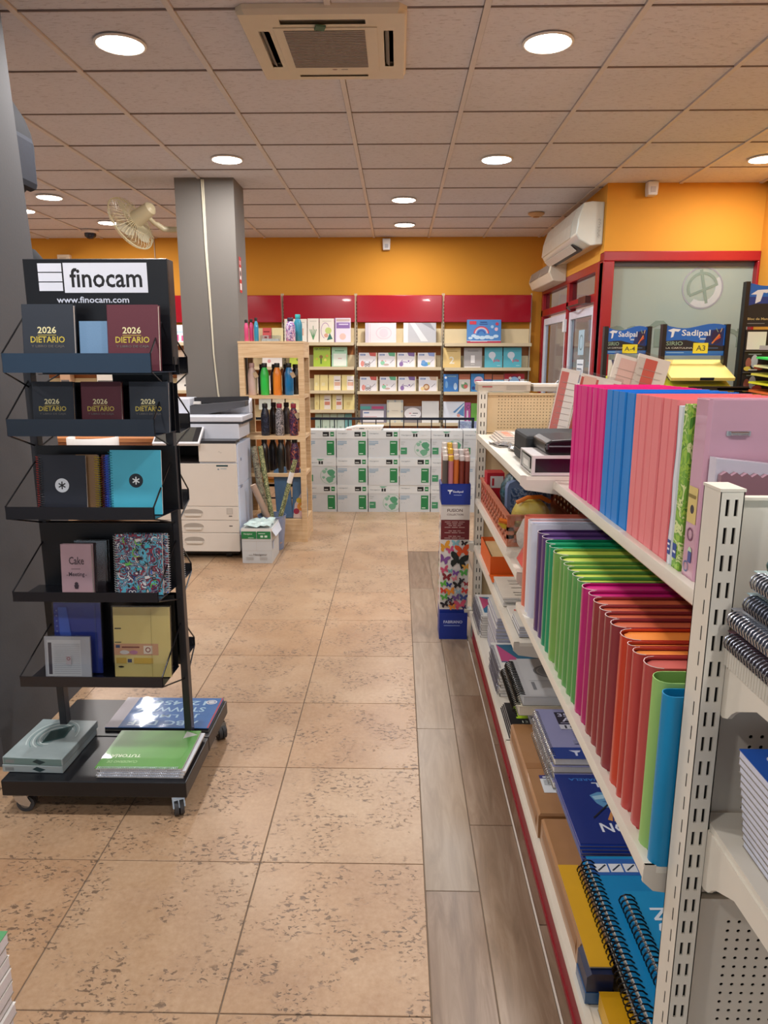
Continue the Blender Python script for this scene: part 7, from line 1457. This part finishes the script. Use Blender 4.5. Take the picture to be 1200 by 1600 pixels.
P = Print(.004); P.rect(-.03, 1.505, .105, .062, '#e8dc2c'); P.text(-.015, 1.522, .075, .03, 'A-4', '#5a5a3a'); P.put('yellow_note', t, Mfront(0, -.004, 0))
P = Print(.004); P.rect(-.13, 1.30, .15, .16, '#d8dcd8'); P.poly([(-.11, 1.46), (-.08, 1.46), (-.02, 1.30), (-.06, 1.30)], '#1c3a6a'); P.poly([(-.06, 1.46), (-.02, 1.46), (.02, 1.36), (.0, 1.33)], '#d8b42c'); P.put('leaflet', t, Mfront(0, -.03, 0))
for z, c in ((1.27, '#d8d03c'), (1.17, '#c8c03c'), (1.07, '#d88a3c'), (.95, '#c84a3c'), (.83, '#8a3c8a')): card_sheets(t, w_, z, c, lab=False)
t, hd, w_ = card_rack('wide black card rack with a blue header and a yellow note reading A3', 1.885, 2.300, 5.2, 1.705, .215, None)
sad_header(t, w_, 1.705, .205)
P = Print(.004); P.rect(-.01, 1.505, .105, .072, '#e8dc3c'); P.text(.012, 1.522, .065, .038, 'A3', '#5a5a3a'); P.put('yellow_note', t, Mfront(0, -.004, 0))
for z, c in ((1.385, '#e0ce72'), (1.30, '#d6cc28'), (1.21, '#d8b83c'), (1.10, '#e08a3c'), (.98, '#c8544c')): card_sheets(t, w_ + .03, z, c)
mb = MB(); mb.box(-.12, .27, -.30, -.26, 1.262, 1.285); mb.box(.06, .27, -.30, -.05, 1.255, 1.275); obj('black_tray', mb, BLACK, t)
t, hd, w_ = card_rack('tall black card rack with pockets and fanned neon cards', 2.412, 2.80, 5.15, 1.985, .30, None)
P = Print(.0006); lx, zb_ = -w_ / 2, 1.685
P.poly([(lx, zb_), (lx + w_, zb_), (lx + w_, zb_ + .12), (lx + w_ * .5, zb_ + .155), (lx + w_ * .15, zb_ + .155), (lx, zb_ + .14)], '#18181c'); P.poly([(lx, zb_ + .14), (lx + w_ * .15, zb_ + .155), (lx + w_ * .5, zb_ + .155), (lx + w_, zb_ + .12), (lx + w_, zb_ + .2), (lx, zb_ + .2)], '#1c3a8c')
P.poly([(lx + .015, zb_ + .215), (lx + .06, zb_ + .245), (lx + .15, zb_ + .25), (lx + .125, zb_ + .225), (lx + .10, zb_ + .228), (lx + .085, zb_ + .17), (lx + .05, zb_ + .155), (lx + .055, zb_ + .215)], '#dfe6f2')
P.text(lx + .15, zb_ + .17, .20, .07, 'Sadipal', '#e4ecf6'); P.text(lx + .01, zb_ + .045, .24, .016, 'Bloc de Manualidades', '#c8b07a'); P.rect(lx + .01, zb_ + .02, .12, .004, '#8a8a8c')
P.put('header_marking', t, Mfront(0, -.004, 0))
for k, z in enumerate((1.52, 1.375, 1.23)):
    mb = MB(); mb.box(lx, lx + w_, -.03, .0, z, z + .145); p_ = obj('pocket', mb, mat('#1c1a1e', .4), t); mb = MB(); mb.box(lx, lx + w_, -.05, .0, z - .003, z + .0); obj('pocket_rail', mb, mat('#8a8c90', .3, .5), p_)
    P = Print(.0006)
    if k == 0: P.rect(lx + .01, z + .01, .13, .12, '#e0dcd6'); P.poly([(lx + .14, z + .02), (lx + .3, z + .02), (lx + .3, z + .12), (lx + .2, z + .09)], '#a8805c'); P.rect(lx + .1, z + .008, .12, .03, '#b4a8b8')
    else: P.disc(lx + .075, z + .075, .024, '#b8bcc4', ry=.045); P.disc(lx + .035, z + .065, .02, '#9a5a4c', ry=.035); P.disc(lx + .11, z + .035, .035, '#b84a3c', ry=.02); P.disc(lx + .03, z + .025, .025, '#d8c04c', ry=.015); P.rect(lx + .04, z + .012, .06, .01, '#e0dcd4'); P.rect(lx + .03, z + .120, .09, .006, '#8a9494')
    P.put('pocket_marking', p_, Mfront(0, -.03, 0))
for k, (z, c) in enumerate(((1.455, '#38d858'), (1.40, '#e0dca0'), (1.345, '#dcd04c'), (1.29, '#e4e02c'), (1.235, '#e8702c'), (1.18, '#a82c34'))):
    mb = MB(); mb.M = Matrix.Translation((-.085 - .012 * k, -.24, z)) @ Matrix.Rotation(.6, 4, 'Z') @ Matrix.Rotation(.12, 4, 'X'); mb.box(-.02, .24, -.14, .12, 0, .012); obj('neon_card_stack', mb, mat(c, .5, noise=.03), t)
    mb = MB(); mb.M = Matrix.Translation((-.085 - .012 * k, -.24, z)) @ Matrix.Rotation(.6, 4, 'Z') @ Matrix.Rotation(.12, 4, 'X'); mb.box(.0, .2, -.12, .1, -.006, -.001); obj('card_tray', mb, BLACK, t)

# ================================================================ BACKPACKS BY THE DARK COLUMN
def backpack(label, x, y, z, s=1., r=0):
    t = thing('backpack', label, 'backpack', (x, y, z), r); B1_ = mat('#0e1118', .85, noise=.2, scale=40); B2_ = mat('#141a28', .85, noise=.2, scale=40)
    mb = MB(); n = 20; k = 9; vs = []
    for i in range(k):
        u = i / (k - 1); wv = (.06 + .10 * sin(pi * min(1, u * 1.05 + .02)) ** .5) * s
        for j in range(n):
            a = 2 * pi * j / n; vs.append((math.copysign(abs(cos(a)) ** .6, cos(a)) * wv * .9, math.copysign(abs(sin(a)) ** .6, sin(a)) * wv * 1.1, u * .42 * s))
    mb.add(vs, [(i * n + j, i * n + (j + 1) % n, (i + 1) * n + (j + 1) % n, (i + 1) * n + j) for i in range(k - 1) for j in range(n)] + [tuple(range(n))[::-1], tuple(range((k - 1) * n, k * n))]); obj('bag_body', mb, B1_, t, smooth=60)
    mb = MB(); mb.box(.09 * s, .150 * s, -.10 * s, .10 * s, .03 * s, .24 * s); obj('front_pocket', mb, B2_, t, bevel=.028 * s)
    for yy in (-.06, .06): mb = MB(); mb.tube([(-.12 * s, yy * s, .40 * s), (-.17 * s, yy * s, .30 * s), (-.17 * s, yy * s, .12 * s), (-.12 * s, yy * s, .03 * s)], .012 * s, 6); obj('strap', mb, B1_, t, smooth=50)
    mb = MB(); mb.tube([(.12 * s, -.12 * s, .26 * s), (.15 * s, -.13 * s, .24 * s), (.16 * s, -.12 * s, .2 * s), (.13 * s, -.12 * s, .19 * s)], .004, 6); mb.tube([(0, -.03, .42 * s), (0, 0, .46 * s), (0, .03, .42 * s)], .006, 6); obj('loop', mb, mat('#3a4050', .4), t)
    return t
t = thing('wall_hook_rail', 'metal hook rail on the far side of the dark column', 'rail', (-1.75, 3.08, 2.62)); mb = MB(); mb.box(-.4, .10, -.018, .0, -.012, .012); obj('rail_bar', mb, STEEL, t)
for k, x in enumerate((-.02, -.2)): mb = MB(); mb.tube([(x, 0, 0), (x, .09, -.0), (x, .10, .03)], .005, 6); obj('hook', mb, STEEL, t)
backpack('dark blue backpack hanging high beyond the dark column', -1.735, 3.225, 2.15, 1.05, 0)
backpack('dark backpack hanging lower behind the display stand header', -1.64, 3.26, 1.60, .80, .3)
